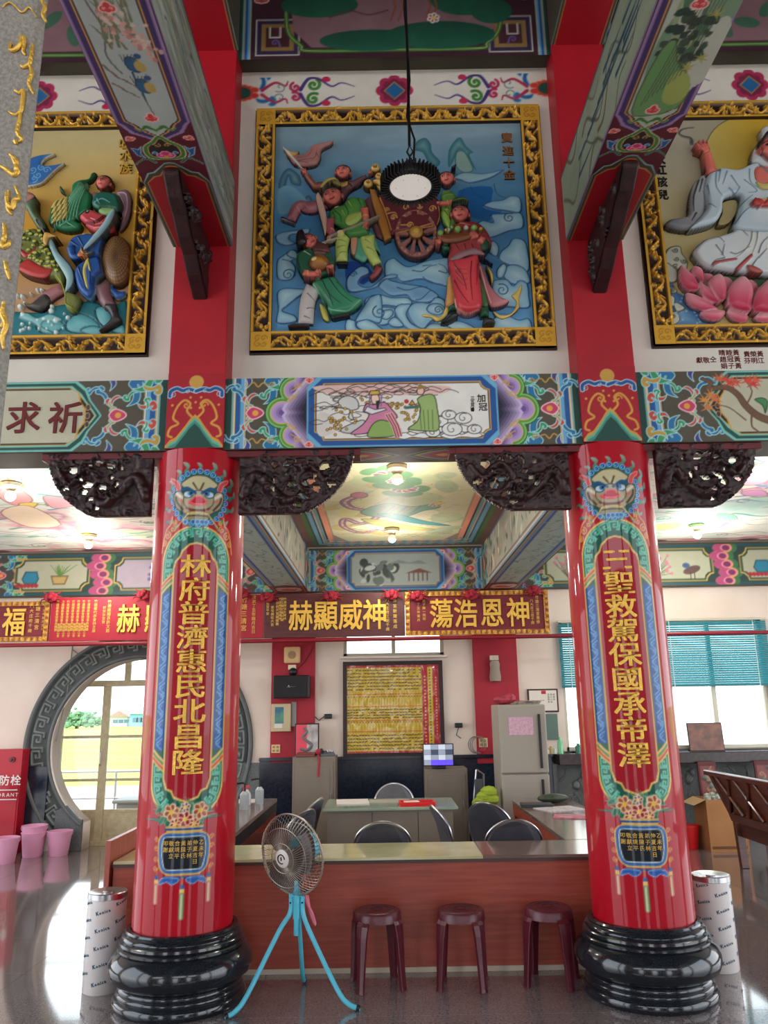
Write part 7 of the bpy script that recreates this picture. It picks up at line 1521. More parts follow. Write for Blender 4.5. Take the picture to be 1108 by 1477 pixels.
for u, v, s_, lab in ((474, 1033, -1, 'small black camera with a wire on the wall left of the notice board'), (661, 1046, -1, 'small black camera hanging on the wall right of the notice board')):
    t = tag(empty('wall_camera', atY(u, v, YB)), lab, 'camera'); MB().cbox((0, -.06, 0), (.1, .08, .06)).build('body', m_black_p, t, bevel=.012); MB().tube([(0, 0, 0), (0, -.04, 0)], .012, 8).build('bracket', m_black_p, t)
    MB().tube([(s_*.05, -.04, 0), (s_*.12, -.01, -.05), (s_*.18, -.01, .0)] if u < 500 else [(0, -.04, -.03), (-.03, -.02, -.12), (.03, -.02, -.16)], .006, 6).build('wire', m_black_p, t, True)
p = wx(713, 965); t = tag(empty('paper_lantern', p), 'small wrapped grey cloth bundle hanging on the right red strip', 'bundle')
MB().lathe([(0, -.16), (.07, -.155), (.075, -.1), (.06, .0), (.065, .06), (.05, .1), (0, .11)], (0, -.07, 0), 14).build('wrapping', mat('grey_cloth', (150, 138, 126), .8, bump=(30, .6)), t, True); MB().cbox((0, -.03, .14), (.11, .06, .06)).ball((0, -.065, .145), .012, 8).build('holder', mat('cream3', (206, 196, 176), .6), t, bevel=.004)

# notice board: printed yellow donor table behind crumpled film
q0, q1 = atY(497, 957, YB-.03), atY(640, 1088, YB-.03); nx0, nz0, nx1, nz1 = q0[0], q1[2], q1[0], q0[2]
nb = tag(empty('notice_board', (nx0, YB-.03, nz0)), 'large yellow donor list board with a red stripe under the high window', 'board'); W_, H_ = nx1-nx0, nz1-nz0
b = MB()
for a, q in (((-.02, -.03, -.02), (W_+.02, .03, .03)), ((-.02, -.03, H_-.03), (W_+.02, .03, H_+.02)), ((-.02, -.03, .03), (.03, .03, H_-.03)), ((W_-.03, -.03, .03), (W_+.02, .03, H_-.03))): b.box(a, q)
b.build('frame', mat('board_frame', (40, 22, 20), .5), nb, bevel=.003)
c = Cv(W_-.06, H_-.06, .0075, (206, 174, 36)); rs = np.random.RandomState(3); w2, h2 = c.w, c.h
c.band(w2*.815, w2*.875, (176, 20, 40)); c.band(w2*.93, w2+.1, (176, 20, 40)); c.band(-.1, w2+1, (176, 30, 40), h2-.03, h2+.1); c.band(-1, w2+1, (176, 30, 40), -.1, .02)
for yy in (.235, .36, .52, .66): c.band(-.1, w2*.81, (196, 60, 30), h2*yy, h2*yy+.008)
n = 26
for i in range(n+1): x = w2*.81*i/n; c.line([(x, .02), (x, h2-.03)], .0035, (150, 120, 20))
for (ya, yb, rows) in ((.03, .215, 5), (.38, .5, 4), (.7, .96, 7)):
    for i in range(n):
        for j in range(rows):
            x = w2*.81*(i+.5)/n; y = h2*(ya+(yb-ya)*(j+.5)/rows); c.line([(x-.008, y), (x+.008, y+rs.randn()*.004)], .012, (50, 40, 16)) if rs.rand() < .92 else None
for i in range(n): c.dot(w2*.81*(i+.5)/n, h2*.345, .007, (90, 50, 20)); c.dot(w2*.81*(i+.5)/n, h2*.635, .007, (90, 50, 20))
for j in range(26): c.dot(w2*.90, h2*(.06+.035*j), .010, (80, 50, 20)); 
for j in range(20): c.dot(w2*.845, h2*(.1+.04*j), .011, (226, 170, 110)); c.dot(w2*.965, h2*(.2+.034*j), .010, (226, 160, 110))
c.org = np.array((.03, -.01, .03)); o = c.mesh('printed_sheet', mat_=PAINT, parent=nb)
fm = Cv(W_-.06, H_-.06, .012, (255, 255, 255)); N = fbm(fm.x*7, fm.y*7, 6, 3); fm.H[:] = .004+.012*np.abs(N); fm.org = np.array((.03, -.016, .03))
def film():
    m = bpy.data.materials.new('clear_film'); m.use_nodes = True; n = m.node_tree.nodes; l = m.node_tree.links; n.remove(n['Principled BSDF'])
    t = n.new('ShaderNodeBsdfTransparent'); g = n.new('ShaderNodeBsdfGlossy'); x = n.new('ShaderNodeMixShader'); g.inputs['Roughness'].default_value = .12; x.inputs[0].default_value = .045
    l.new(t.outputs[0], x.inputs[1]); l.new(g.outputs[0], x.inputs[2]); l.new(x.outputs[0], n['Material Output'].inputs[0]); return m
fm.mesh('plastic_film', mat_=film(), parent=nb)

# ------------------------------------------------------------------ office furniture behind the counter
m_lam = mat('red_wood_laminate', (168, 78, 58), .38, noise=(6, (144, 60, 46)), stretch=(.4, 1, 7)); m_ctop = mat('counter_top_brown', (132, 112, 104), .14, noise=(4, (108, 90, 84)), stretch=(.4, 2, 2), spec=.6); m_pale = mat('pale_marbled_top', (206, 204, 160), .12, noise=(4, (188, 186, 140)), spec=.6)
m_taupe = mat('taupe_steel', (128, 116, 102), .5, noise=(3, (122, 110, 98))); m_edge = mat('dark_edge', (70, 46, 38), .4)
ct = tag(empty('counter', (0, 5.61, 0)), 'long reddish wooden counter between the two columns', 'counter')
MB().box((-1.83, 0, .03), (1.80, .035, .652)).build('front_panel', m_lam, ct, bevel=.003)
MB().box((-1.83, -.004, 0), (1.80, .03, .03)).build('pale_plinth', mat('plinth_strip', (196, 180, 160), .6), ct)
for x in (-1.83, -.6, .6, 1.77): MB().box((x, .035, .03), (x+.03, .5, .655)).build('side_panel', m_lam, ct)
MB().box((-1.83, -.012, .655), (.62, .56, .69)).build('pale_worktop', m_pale, ct, bevel=.004)
MB().box((.622, -.012, .655), (1.82, .56, .69)).build('brown_worktop', m_ctop, ct, bevel=.004)
MB().box((-1.83, -.016, .652), (1.82, -.011, .672)).build('edge_strip', m_edge, ct)
for sx, x0_, x1_, y1_, lab, nm in ((-1, -1.84, -1.24, 9.25, 'long side table running back on the left of the counter', 'l'), (1, 1.29, 1.90, 8.7, 'long side table running back on the right of the counter', 'r')):
    t = tag(empty('side_table', (x0_, 6.18, 0)), lab, 'table'); w_ = x1_-x0_; L_ = y1_-6.18
    MB().box((0, 0, .655), (w_, L_, .69)).build('table_top', m_ctop, t, bevel=.004)
    for y in (.02, L_-.06): MB().box((.01, y, 0), (w_-.01, y+.035, .655)).build('leg_panel', m_lam, t)
    MB().box((.03, .05, .32), (w_-.03, L_-.06, .34)).build('shelf', m_steel, t)
    MB().box((0 if sx > 0 else w_-.02, .02, .56), (.02 if sx > 0 else w_, L_-.02, .655)).build('apron', m_lam if sx > 0 else m_black_p, t)
    pw = MB().box((x0_-.04, 5.58, 0), (x0_-.004, 6.18+L_*.86, .82)) if sx < 0 else MB().box((x1_+.003, 5.75, 0), (x1_+.03, y1_, .655))
    tag(pw.build('wood_screen', mat('pink_wood', (176, 100, 84), .35, noise=(5, (160, 84, 72)), stretch=(.4, 7, 1)), None, bevel=.003), 'pinkish wooden screen board along the outside of the left table' if sx < 0 else 'wooden screen board along the outside of the right table', 'screen')
dk = tag(empty('office_desk', (0, 7.8, 0)), 'pale glass-topped steel desk in the middle of the office', 'desk')
MB().box((-.62, 0, .715), (.65, .8, .74)).build('desk_top', mat('green_glass_top', (150, 166, 146), .12, spec=.6), dk, bevel=.004); MB().box((-.6, .02, .70), (.63, .78, .715)).build('top_rim', m_taupe, dk)
for a, b_ in ((-.58, -.16), (-.155, .27), (.275, .60)): MB().box((a, .03, .06), (b_, .05, .70)).build('front_panel', m_taupe, dk, bevel=.003)
for a in (-.58, .58): MB().box((a, .05, 0), (a+.02, .76, .70)).build('side_panel', m_taupe, dk)
def cabinet(x0_, x1_, y, z1, d, lab, m_=m_taupe, name='steel_cabinet', doors=1):
    t = tag(empty(name, (x0_, y, 0)), lab, 'cabinet'); w_ = x1_-x0_
    MB().box((0, 0, 0), (w_, d, z1)).build('body', m_, t, bevel=.006)
    for k in range(doors):
        a = w_*k/doors+.03; b_ = w_*(k+1)/doors-.03; dd = MB().box((a, -.012, .08), (b_, 0, z1-.06)).build('door', m_, t, bevel=.004)
        MB().box((a+.04, -.018, .14), (b_-.04, -.012, z1-.12)).build('door_inset', m_, dd, bevel=.003); MB().box((b_-.035, -.03, z1*.55), (b_-.02, -.012, z1*.55+.08)).build('handle', m_steel, dd, bevel=.003)
    return t
cabinet(-1.15, -.63, 9.9, 1.09, .38, 'tall taupe steel cabinet left of the notice board'); cabinet(.43, .92, 9.6, .95, .42, 'taupe steel cabinet carrying the monitor')
fr_ = tag(empty('refrigerator', (1.23, 9.0, 0)), 'tall grey-beige refrigerator by the right red strip', 'refrigerator'); m_fr = mat('fridge_beige', (158, 150, 138), .45)
MB().box((0, .03, .03), (.52, .60, 1.66)).build('body', m_fr, fr_, bevel=.012)
for z0_, z1_ in ((.05, .92), (.935, 1.655)): dd = MB().box((.0, -.02, z0_), (.52, .03, z1_)).build('door', m_fr, fr_, bevel=.012); MB().box((.43, -.045, z0_+.05 if z0_ > .5 else z1_-.25), (.455, -.02, (z0_+.62) if z0_ > .5 else z1_-.05)).build('handle', m_black_p, dd, bevel=.004)
for x in (.04, .45):
    for y in (.06, .5): MB().cyl((x, y, 0), .025, .035, 12).build('foot', m_black_p, fr_)
o = tag(MB().cbox((0, 0, 0), (.27, .003, .19)).build('pink_notice', mat('pink_paper', (214, 176, 190), .8, noise=(40, (196, 150, 170))), None), 'pink printed sheet stuck on the refrigerator door', 'paper'); o.location = (1.23+.24, 8.977, 1.43)
for i, (x, y, w_, d, h_, col, lab, nm) in enumerate(((1.30, 9.1, .22, .3, .04, (190, 60, 80), 'red and white plastic bag lying on the refrigerator', 'bag'), (1.58, 9.28, .26, .3, .035, (206, 196, 186), 'pile of pale magazines on the refrigerator', 'magazine'), (1.62, 9.15, .26, .2, .02, (214, 160, 130), 'orange-edged folder on top of the refrigerator', 'folder'))):
    z = 1.66 if i < 2 else 1.697; b = MB()
    if i == 0: b.ball((0, 0, .05), .1, 12, 0, (1.1, 1, .5)).ball((.08, 0, .07), .07, 10, 0, (1, 1, .8))
    else:
        for k in range(3 if i == 1 else 1): b.T = Matrix.Rotation(R(k*7-5+i*9), 4, 'Z'); b.cbox((0, 0, h_/6+k*h_/3), (w_, d, h_/3.2))
    b.T = None; o = b.build(nm, mat('pile%d' % i, col, .6, noise=(20, tuple(q*.7 for q in col))), None, i == 0, bevel=.002); o.location = (x, y, z); tag(o, lab, nm)
# chairs
m_ch = mat('grey_vinyl', (84, 84, 92), .4, noise=(10, (74, 74, 82)))
def chair(x, y, rz, lab, z=0, s_=1.0):
    t = tag(empty('office_chair', (x, y, 0), R(rz)), lab, 'chair', 'grey round-backed chairs in the office')
    n = 20; P = []
    for k in range(n+1):
        a = math.pi*k/n; P.append((.205*math.cos(a)*1.03, .60+.20*math.sin(a)**.75))
    prof = [(-.19, .42)]+[(-p[0]*1.0, p[1]) for p in P]+[(.19, .42)]
    prof = [(-.17, .44), (-.205, .58)]+[(.205*-math.cos(math.pi*k/n), .64+.18*math.sin(math.pi*k/n)) for k in range(n+1)]+[(.205, .58), (.17, .44)]
    b = MB(); b.prism(prof, 'y', -.22, -.19); v = [list(p) for p in b.v]
    for p in v: p[1] -= .10*(p[2]-.44)/.4-.06*(p[0]/.2)**2
    b.v = [tuple(p) for p in v]; b.build('backrest', m_ch, t, False, bevel=.008)
    r_ = MB(); r_.tube([(p[0]*1.03, -.205-.10*(p[1]-.44)/.4+.06*(p[0]/.2)**2, p[1]+(.006 if p[1] > .6 else 0)) for p in prof], .011, 8); r_.build('back_frame', m_steel, t, True)
    MB().cbox((0, 0, .43), (.41, .40, .05)).build('seat', m_ch, t, bevel=.02, seg=3)
    for sx in (-1, 1): MB().tube([(sx*.19, -.2, .44), (sx*.2, -.19, .2), (sx*.2, -.22, .012)], .012, 8).build('leg', m_steel, t, True); MB().tube([(sx*.19, .18, .40), (sx*.2, .2, .012)], .012, 8).build('leg', m_steel, t, True)
chair(-.05, 6.50, 0, 'grey chair behind the counter in front of the desk'); chair(.93, 6.50, 0, 'grey chair behind the brown end of the counter'); chair(.06, 8.95, 180, 'grey chair on the far side of the desk')
chair(1.0, 7.55, -35, 'grey chair turned beside the right side table'); chair(.66, 7.2, -80, 'grey chair seen edge-on right of the desk')
chair(-.93, 7.15, 62, 'grey chair at the left side table behind the fan'); chair(-.93, 7.95, 75, 'second grey chair further along the left side table')
# desk and cabinet clutter
def put_at(o, x, y, z, rz=0): o.location = (x, y, z); o.rotation_euler = (0, 0, R(rz)); return o
b = MB().box((-.17, -.11, 0), (.17, .11, .012)).box((-.17, -.11, .012), (.17, -.095, .035)).box((-.17, .095, .012), (.17, .11, .035)).box((-.17, -.095, .012), (-.155, .095, .035)).box((.155, -.095, .012), (.17, .095, .035))
tr = tag(put_at(b.build('plastic_tray', mat('red_plastic', (214, 22, 30), .4), None, bevel=.004), .27, 8.0, .74, 3), 'red plastic tray on the desk', 'tray')
tag(put_at(MB().box((-.07, -.05, 0), (.07, .05, .02)).build('paper_slip', mat('white_paper', (224, 216, 210), .8), None), .22, 8.0, .754, 10), 'white paper lying in the red tray', 'paper')
tag(put_at(MB().box((-.16, -.2, 0), (.16, .2, .008)).build('papers', mat('white_paper', (224, 216, 210), .8), None), -.36, 8.3, .741, 4), 'white papers on the left end of the desk', 'paper')
tag(put_at(MB().box((-.2, -.14, 0), (.2, .14, .006)).build('pink_blotter', mat('blot', (190, 160, 150), .7, noise=(12, (150, 170, 150))), None), .0, 8.3, .741, -2), 'pinkish blotter in the middle of the desk', 'blotter')
# CCTV monitor
mo = tag(empty('monitor', (.59, 9.62, .95)), 'small monitor showing camera pictures above a blue bar on the right cabinet', 'monitor')
MB().cbox((0, 0, .155), (.36, .035, .25)).build('casing', m_black_p, mo, bevel=.006); MB().cbox((0, .01, .015), (.16, .14, .02)).tube([(0, .02, .02), (0, .02, .06)], .02, 10).build('stand', m_black_p, mo, bevel=.004)
scr = mat('screen_grey', (120, 126, 140), .3, emit=((150, 160, 180), .25)); scr2 = mat('screen_blue', (60, 40, 200), .3, emit=((80, 60, 230), .6)); scr3 = mat('screen_dark', (40, 44, 60), .3, emit=((50, 56, 76), .5)); scr4 = mat('screen_pale', (180, 186, 196), .3, emit=((190, 200, 215), .25))
for i in range(4):
    for j in range(4):
        m_ = scr2 if (j == 0 and i > 0) else (scr3 if j == 2 and i % 2 else (scr, scr4)[(i+j) % 2]); MB().box((-.17+i*.085, -.0205, .04+j*.058), (-.088+i*.085, -.018, .096+j*.058)).build('camera_tile', m_, mo)
# picture, telephone, bag on the left cabinet
t = tag(empty('tablet_picture', (-1.0, 10.12, 1.095)), 'framed red picture of a dragon leaning behind the telephone', 'picture'); MB().box((-.15, .0, 0), (.15, .02, .38)).build('frame', m_black_p, t, bevel=.003); MB().box((-.135, -.004, .015), (.0, .0, .365)).build('red_print', mat('redprint', (222, 70, 90), .5), t); MB().box((.0, -.004, .015), (.135, 0, .365)).build('grey_print', mat('greyprint', (200, 196, 196), .5, noise=(9, (150, 140, 140))), t)
b = MB().tube(cat([(-.08, -.006, .08), (0, -.006, .06), (.06, -.006, .12), (0, -.006, .17), (-.05, -.006, .22), (.0, -.006, .28), (-.04, -.006, .33)], 5, False).tolist(), [.02]*18+[.018]*19, 6); b.build('dragon_print', mat('dgrey', (110, 104, 104), .6), t, True)
t = tag(empty('telephone', (-.745, 10.0, 1.09), R(12)), 'grey desk telephone on the left cabinet', 'telephone'); MB().prism([(-.09, 0), (.09, 0), (.09, .06), (-.09, .03)], 'x', -.09, .09).build('base', mat('phone_grey', (90, 92, 98), .5), t, bevel=.006); MB().tube([(-.06, -.08, .05), (-.065, 0, .075), (-.06, .08, .065)], .018, 8).build('handset', mat('phone_dark', (50, 52, 58), .5), t, True)
for i in range(3):
    for j in range(3): MB().cbox((.01+i*.025, -.03+j*.03, .053+j*.008), (.015, .018, .008)).build('key', m_steel, t)
tag(put_at(MB().box((-.13, -.07, 0), (.10, .07, .03)).box((-.12, -.065, .03), (.11, .06, .05)).build('account_books', mat('brown_book', (120, 60, 54), .6), None, bevel=.004), -.98, 9.95, 1.0895), 'dark red account books on the left cabinet', 'book')
t = tag(empty('red_tassel', (-.84, 9.893, 1.12)), 'red knotted tassel hanging down the left cabinet front', 'tassel'); MB().tube([(0, -.01, .02), (.01, -.012, -.1), (.0, -.012, -.26)], [.012, .01, .014], 8).ball((0, -.02, .03), .03, 10).build('cord', mat('tassel_red', (176, 20, 50), .7), t, True)
# spray bottles and pumps on the left table
def spray(x, y, col, lab, head=(210, 50, 60)):
    t = tag(empty('spray_bottle', (x, y, .69), R(random.uniform(-30, 30))), lab, 'bottle'); MB().lathe([(0, 0), (.038, 0), (.04, .01), (.04, .09), (.03, .12), (.014, .14), (.014, .155), (0, .155)], n=20).build('bottle', mat('bt%d' % col[0], col, .3), t, True)
    MB().box((-.05, -.012, .165), (.025, .012, .19)).cyl((0, 0, .15), .016, .02, 12).prism([(-.045, .165), (-.03, .165), (-.04, .13), (-.05, .125)], 'y', -.006, .006).build('trigger_head', mat('hd%d' % head[0], head, .4), t, bevel=.003)
spray(-1.62, 8.25, (214, 190, 140), 'amber spray bottle with a pink trigger on the left table'); spray(-1.48, 8.7, (196, 200, 204), 'white spray bottle behind the amber one', (196, 60, 70))
for x, y, lab in ((-1.44, 8.3, 'clear pump bottle nearest the chairs on the left table'), (-1.36, 8.75, 'pump bottle with a black spout behind the others')):
    t = tag(empty('pump_bottle', (x, y, .69)), lab, 'bottle'); MB().lathe([(0, 0), (.045, 0), (.045, .14), (.02, .17), (0, .17)], n=20).build('bottle', mat('clear_bottle', (170, 176, 180), .15, spec=.7), t, True); MB().tube([(0, 0, .16), (0, 0, .24), (-.02, 0, .25), (-.09, 0, .24)], .010, 8).build('pump', m_black_p, t, True)
tag(put_at(MB().box((-.12, -.17, 0), (.12, .17, .006)).build('papers', mat('white_paper', (224, 216, 210), .8), None), -1.5, 9.0, .69, 10), 'white sheet at the far end of the left table', 'paper')
tag(put_at(MB().box((-.1, -.15, 0), (.1, .15, .18)).build('parcel', mat('kraft', (150, 110, 70), .8), None, bevel=.004), -1.5, 6.9, .34), 'brown parcel on the shelf under the left table', 'box')
b = MB(); b.ball((0, 0, .06), .07, 10, 0, (1, 1, .8)).ball((.1, .05, .05), .06, 10)
tag(put_at(b.build('cloth_bundle', mat('orange_cloth', (206, 110, 40), .8), None, True), -1.38, 7.3, .338), 'orange cloth bundle on the shelf under the left table', 'cloth')
# right table: dark pouch, newspapers, pens
tag(put_at(MB().box((-.2, -.16, 0), (.2, .16, .008)).build('newspaper', mat('news', (206, 200, 200), .8, noise=(30, (170, 160, 164))), None), 1.62, 7.9, .69, 20), 'spread newspaper on the right table', 'newspaper')
tag(put_at(MB().box((-.17, -.12, 0), (.17, .12, .01)).build('red_booklet', mat('bk', (190, 150, 160), .7, noise=(14, (190, 70, 90))), None), 1.62, 7.35, .69, -15), 'red and white booklet on the right table', 'booklet')
b = MB().ball((0, 0, .045), .11, 16, 0, (1.5, .8, .4)); tag(put_at(b.build('pouch', mat('dark_green_pouch', (44, 54, 40), .5, noise=(14, (60, 70, 54))), None, True), 1.66, 8.42, .69, 8), 'dark green pouch on the right table', 'pouch')
tag(put_at(MB().box((-.15, -.1, 0), (.15, .1, .03)).build('clipboard', mat('darkb', (50, 48, 52), .5), None, bevel=.003), 1.44, 8.14, .69, -5), 'dark folder under the pouch on the right table', 'folder')
for k in range(2): tag(put_at(MB().tube([(-.07, 0, .005), (.07, 0, .005)], .005, 8).build('pen', m_black_p, None, True), 1.7+.03*k, 6.9+.06*k, .69, 10+20*k), ['black pen lying on the right table', 'second pen beside the first on the right table'][k], 'pen')
tag(put_at(MB().box((-.2, -.3, 0), (.18, .3, .17)).build('storage_box', mat('taupe_box', (150, 140, 128), .6), None, bevel=.01), 1.6, 8.1, .34), 'pale storage box on the shelf under the right table', 'box')
b = MB()
for k in range(5): b.cbox((.02*math.sin(k), k*.09-.2, .02), (.22, .07, .03+.008*k))
tag(put_at(b.build('file_bundle', mat('files', (150, 60, 70), .7, noise=(10, (206, 200, 196))), None, bevel=.003), 1.52, 7.3, .34), 'mixed files on the shelf under the right table', 'files')
# heap between monitor cabinet and refrigerator
b = MB(); rs = np.random.RandomState(2)
for k in range(7): b.ball((rs.randn()*.04, rs.randn()*.03, .1+.05*k*.5), .08, 10, 0, (1.2, 1, .8))
tag(put_at(b.build('green_bag', mat('lime_bag', (150, 170, 40), .6, bump=(20, .8)), None, True), 1.08, 9.0, .50), 'lime green plastic bag between the cabinet and the refrigerator', 'bag')
tag(put_at(MB().box((-.14, -.2, 0), (.14, .2, .52)).build('stool_box', mat('darkbox', (60, 48, 44), .7), None, bevel=.01), 1.07, 9.0, 0), 'dark box under the lime green bag', 'box')
tag(put_at(MB().ball((0, 0, .2), .12, 12, 0, (1, .9, 1.4)).build('brown_bag', mat('kraftbag', (140, 116, 90), .8, bump=(15, .8)), None, True), 1.0, 8.6, -.032), 'brown paper bag in front of the dark box', 'bag')
t = tag(empty('folding_chair', (1.02, 9.35, 0)), 'folded metal chair leaning by the monitor cabinet', 'chair'); MB().tube([(-.05, .0, .0), (-.08, 0, .5), (-.02, .02, .95)], .012, 8).tube([(.07, 0, 0), (.04, 0, .5), (.06, .02, .9), (-.02, .02, .95)], .012, 8).build('frame', m_steel, t, True); MB().box((-.05, -.01, .55), (.05, .02, .85)).build('backrest', m_ch, t, bevel=.006)
t = tag(empty('cable_coil', (1.1, 10.3, 1.06)), 'coiled cables on the ledge behind the green bag', 'cable'); b = MB()
for k in range(3): b.tube([(.09*math.cos(a)+.02*k, -.03-.02*k, .02+.1*math.sin(a)+.1) for a in np.linspace(0, 6.283, 20)[:-1]], .006, 6, closed=True)
b.build('coil', mat('cable_grey', (120, 116, 110), .5), t, True); MB().ball((.08, -.06, .05), .035, 10).build('red_knot', mat('tassel_red', (176, 20, 50), .7), t, True)
# certificate, green panel, bottles on the ledge
q0, q1 = atY(760, 994, YB), atY(806, 1027, YB); t = tag(empty('certificate', (q0[0], YB-.012, q1[2])), 'dark-framed white certificate with a red seal', 'picture'); w_, h_ = q1[0]-q0[0], q0[2]-q1[2]
MB().box((0, -.02, 0), (w_, .01, h_)).build('frame', mat('cert_frame', (60, 34, 30), .5), t, bevel=.003); MB().box((.02, -.023, .02), (w_-.02, -.02, h_-.02)).build('sheet', mat('cert_paper', (226, 218, 206), .7), t); MB().box((w_*.45, -.025, h_*.78), (w_*.6, -.023, h_*.92)).build('seal', mat('seal_red', (200, 30, 40), .6), t)
write([(ch, w_*.86-.035*j, h_*.75-.03*k, .026) for j, s_ in enumerate(('感謝狀', '熱心公益', '造福鄉里')) for k, ch in enumerate(s_)], lambda x, y, h: (x, -.0232-h, y), .001, .0, 1).build('lettering', m_ink, t)
q0, q1 = atY(780, 1030, YB), atY(806, 1067, YB); tag(MB().box((q0[0], YB-.02, q1[2]), (q1[0], YB-.002, q0[2])).build('chart_board', mat('green_board', (96, 120, 110), .6), None, bevel=.003), 'grey-green chart board under the certificate', 'board')
for i, (u, r, h_, col, lab) in enumerate(((809, .035, .2, (120, 200, 150), 'tall green bottle on the window ledge'), (800, .03, .1, (196, 206, 190), 'clear jar beside the green bottle'), (795, .03, .09, (176, 150, 90), 'small amber jar at the left end of the ledge'), (835, .04, .12, (60, 130, 110), 'dark green jar on the ledge near the column'), (790, .025, .06, (206, 200, 190), 'small white pot on the ledge'))):
    p = atY(u, 1086, YB-.2); tag(put_at(MB().lathe([(0, 0), (r, 0), (r, h_*.7), (r*.45, h_*.85), (r*.45, h_), (0, h_)], n=18).build('ledge_bottle', mat('lb%d' % i, col, .2, spec=.7), None, True), p[0], YB-.2, 1.06), lab, 'bottle')
t = tag(empty('photo_print', (4.02, YB-.12, 1.06)), 'dark framed group photograph standing on the right window ledge', 'picture'); MB().prism([(0, 0), (.015, 0), (.045, .34), (.03, .34)], 'x', -.24, .2).build('frame', m_black_p, t); MB().prism([(-.002, .01), (.002, .01), (.03, .33), (.026, .33)], 'x', -.23, .19).build('print', mat('photo_brown', (110, 84, 76), .5, noise=(9, (150, 104, 90))), t)

# ------------------------------------------------------------------ blinds
def blind(x0_, x1_, zt, zb, lab, split=None):
    t = tag(empty('venetian_blind', (x0_, YB-.06, zb)), lab, 'blind'); h_ = zt-zb; w_ = x1_-x0_
    b = MB(); n = int(h_/.03)
    for k in range(n):
        z = .02+k*(h_-.05)/n; b.add([(0, -.012, z-.011), (w_, -.012, z-.011), (w_, .008, z+.016), (0, .008, z+.016)], [(0, 1, 2, 3)])
    s_ = b.build('slats', translucent('blind_teal', (74, 158, 172), .45), t); s_['kind'] = 'stuff'
    MB().box((-.01, -.02, h_-.03), (w_+.01, .02, h_)).build('head_rail', m_alu, t, bevel=.003); MB().box((0, -.012, 0), (w_, .012, .018)).build('bottom_rail', mat('teal_rail', (30, 110, 120), .5), t)
    for f_ in (.12, .88): MB().box((w_*f_-.006, -.014, 0), (w_*f_+.006, -.012, h_)).build('ladder_tape', mat('tape', (180, 206, 206), .7), t)
blind(2.25, 3.32, 2.72, 1.86, 'teal venetian blind on the window left of the right column'); blind(3.52, 4.96, 2.72, 1.85, 'teal venetian blind on the window right of the right column'); blind(5.38, 7.62, 2.72, 1.85, 'teal venetian blind on the far right window')

# ------------------------------------------------------------------ fan
fn = tag(empty('pedestal_fan', (-.56, 5.12, 0)), 'turquoise industrial fan with wire cage on a tripod', 'fan')
m_cy = mat('turquoise_paint', (84, 186, 208), .35); m_wire = mat('cage_wire', (168, 156, 142), .35, .6); m_bld = mat('blade_brown', (74, 56, 50), .35)
for P in ([(-.03, 0, .56), (-.04, -.01, .47), (-.10, -.05, .38), (-.25, -.19, .10), (-.31, -.235, .03), (-.36, -.26, .014)], [(.035, 0, .56), (.04, -.005, .47), (.09, -.03, .36), (.25, -.13, .10), (.32, -.155, .03), (.38, -.17, .014)], [(.005, .02, .56), (.01, .03, .45), (.015, .12, .25), (.015, .25, .06), (.02, .32, .014)]):
    lg_ = MB().tube(cat(P, 5, False).tolist(), .0135, 12).build('leg', m_cy, fn, True); e = P[-1]; MB().tube([np.array(e)-(np.array(e)-np.array(P[-2]))*.3, e], .0165, 10).build('rubber_foot', m_black_p, lg_, True)
MB().tube([(0, 0, .35), (0, 0, .70)], .016, 14).tube([(0, 0, .44), (0, 0, .6)], .022, 14).build('pole', m_cy, fn, True)
MB().cbox((0, 0, .57), (.09, .035, .02)).cbox((-.035, 0, .54), (.02, .03, .06)).cbox((.035, 0, .54), (.02, .03, .06)).build('clamp', m_cy, fn, bevel=.003); MB().ball((.055, -.02, .60), .014, 8).ball((-.035, -.017, .53), .006, 6).ball((.035, -.017, .53), .006, 6).build('knob', m_black_p, fn)
hd = empty('fan_head', (-.03, -.02, .80), 0, fn); hd.rotation_euler = (R(8), 0, R(-34))
MB().tube([(0, .05, 0), (0, .08, 0), (0, .19, 0), (0, .21, 0)], [.075, .082, .075, .05], 24).build('motor_housing', m_cy, hd, True)
MB().cbox((0, .12, -.10), (.05, .05, .1)).build('neck', m_cy, hd, bevel=.006)
rf = .235
cage = MB()
for r in (.05, .085, .17, .235): cage.tube([(r*math.cos(a), -.085+(.0 if r < .1 else (.012 if r < .2 else .085)), r*math.sin(a)) for a in np.linspace(0, 2*math.pi, 49)[:-1]], .0022 if r < .23 else .005, 6, closed=True)
for k in range(66):
    a = 2*math.pi*k/66; cage.tube([(r*math.cos(a+tw), y, r*math.sin(a+tw)) for r, y, tw in ((.05, -.085, 0), (.12, -.082, .05), (.19, -.06, .09), (.225, -.025, .11), (.235, .0, .12))], .0016, 4, caps=False)
o = cage.build('front_cage', m_wire, hd, True)
cage = MB()
for r, y in ((.08, .06), (.17, .055), (.235, .008)): cage.tube([(r*math.cos(a), y, r*math.sin(a)) for a in np.linspace(0, 2*math.pi, 49)[:-1]], .0025, 6, closed=True)
for k in range(44): a = 2*math.pi*k/44; cage.tube([(r*math.cos(a), y, r*math.sin(a)) for r, y in ((.07, .065), (.19, .05), (.225, .03), (.235, .005))], .0016, 4, caps=False)
cage.build('rear_cage', m_wire, hd, True)
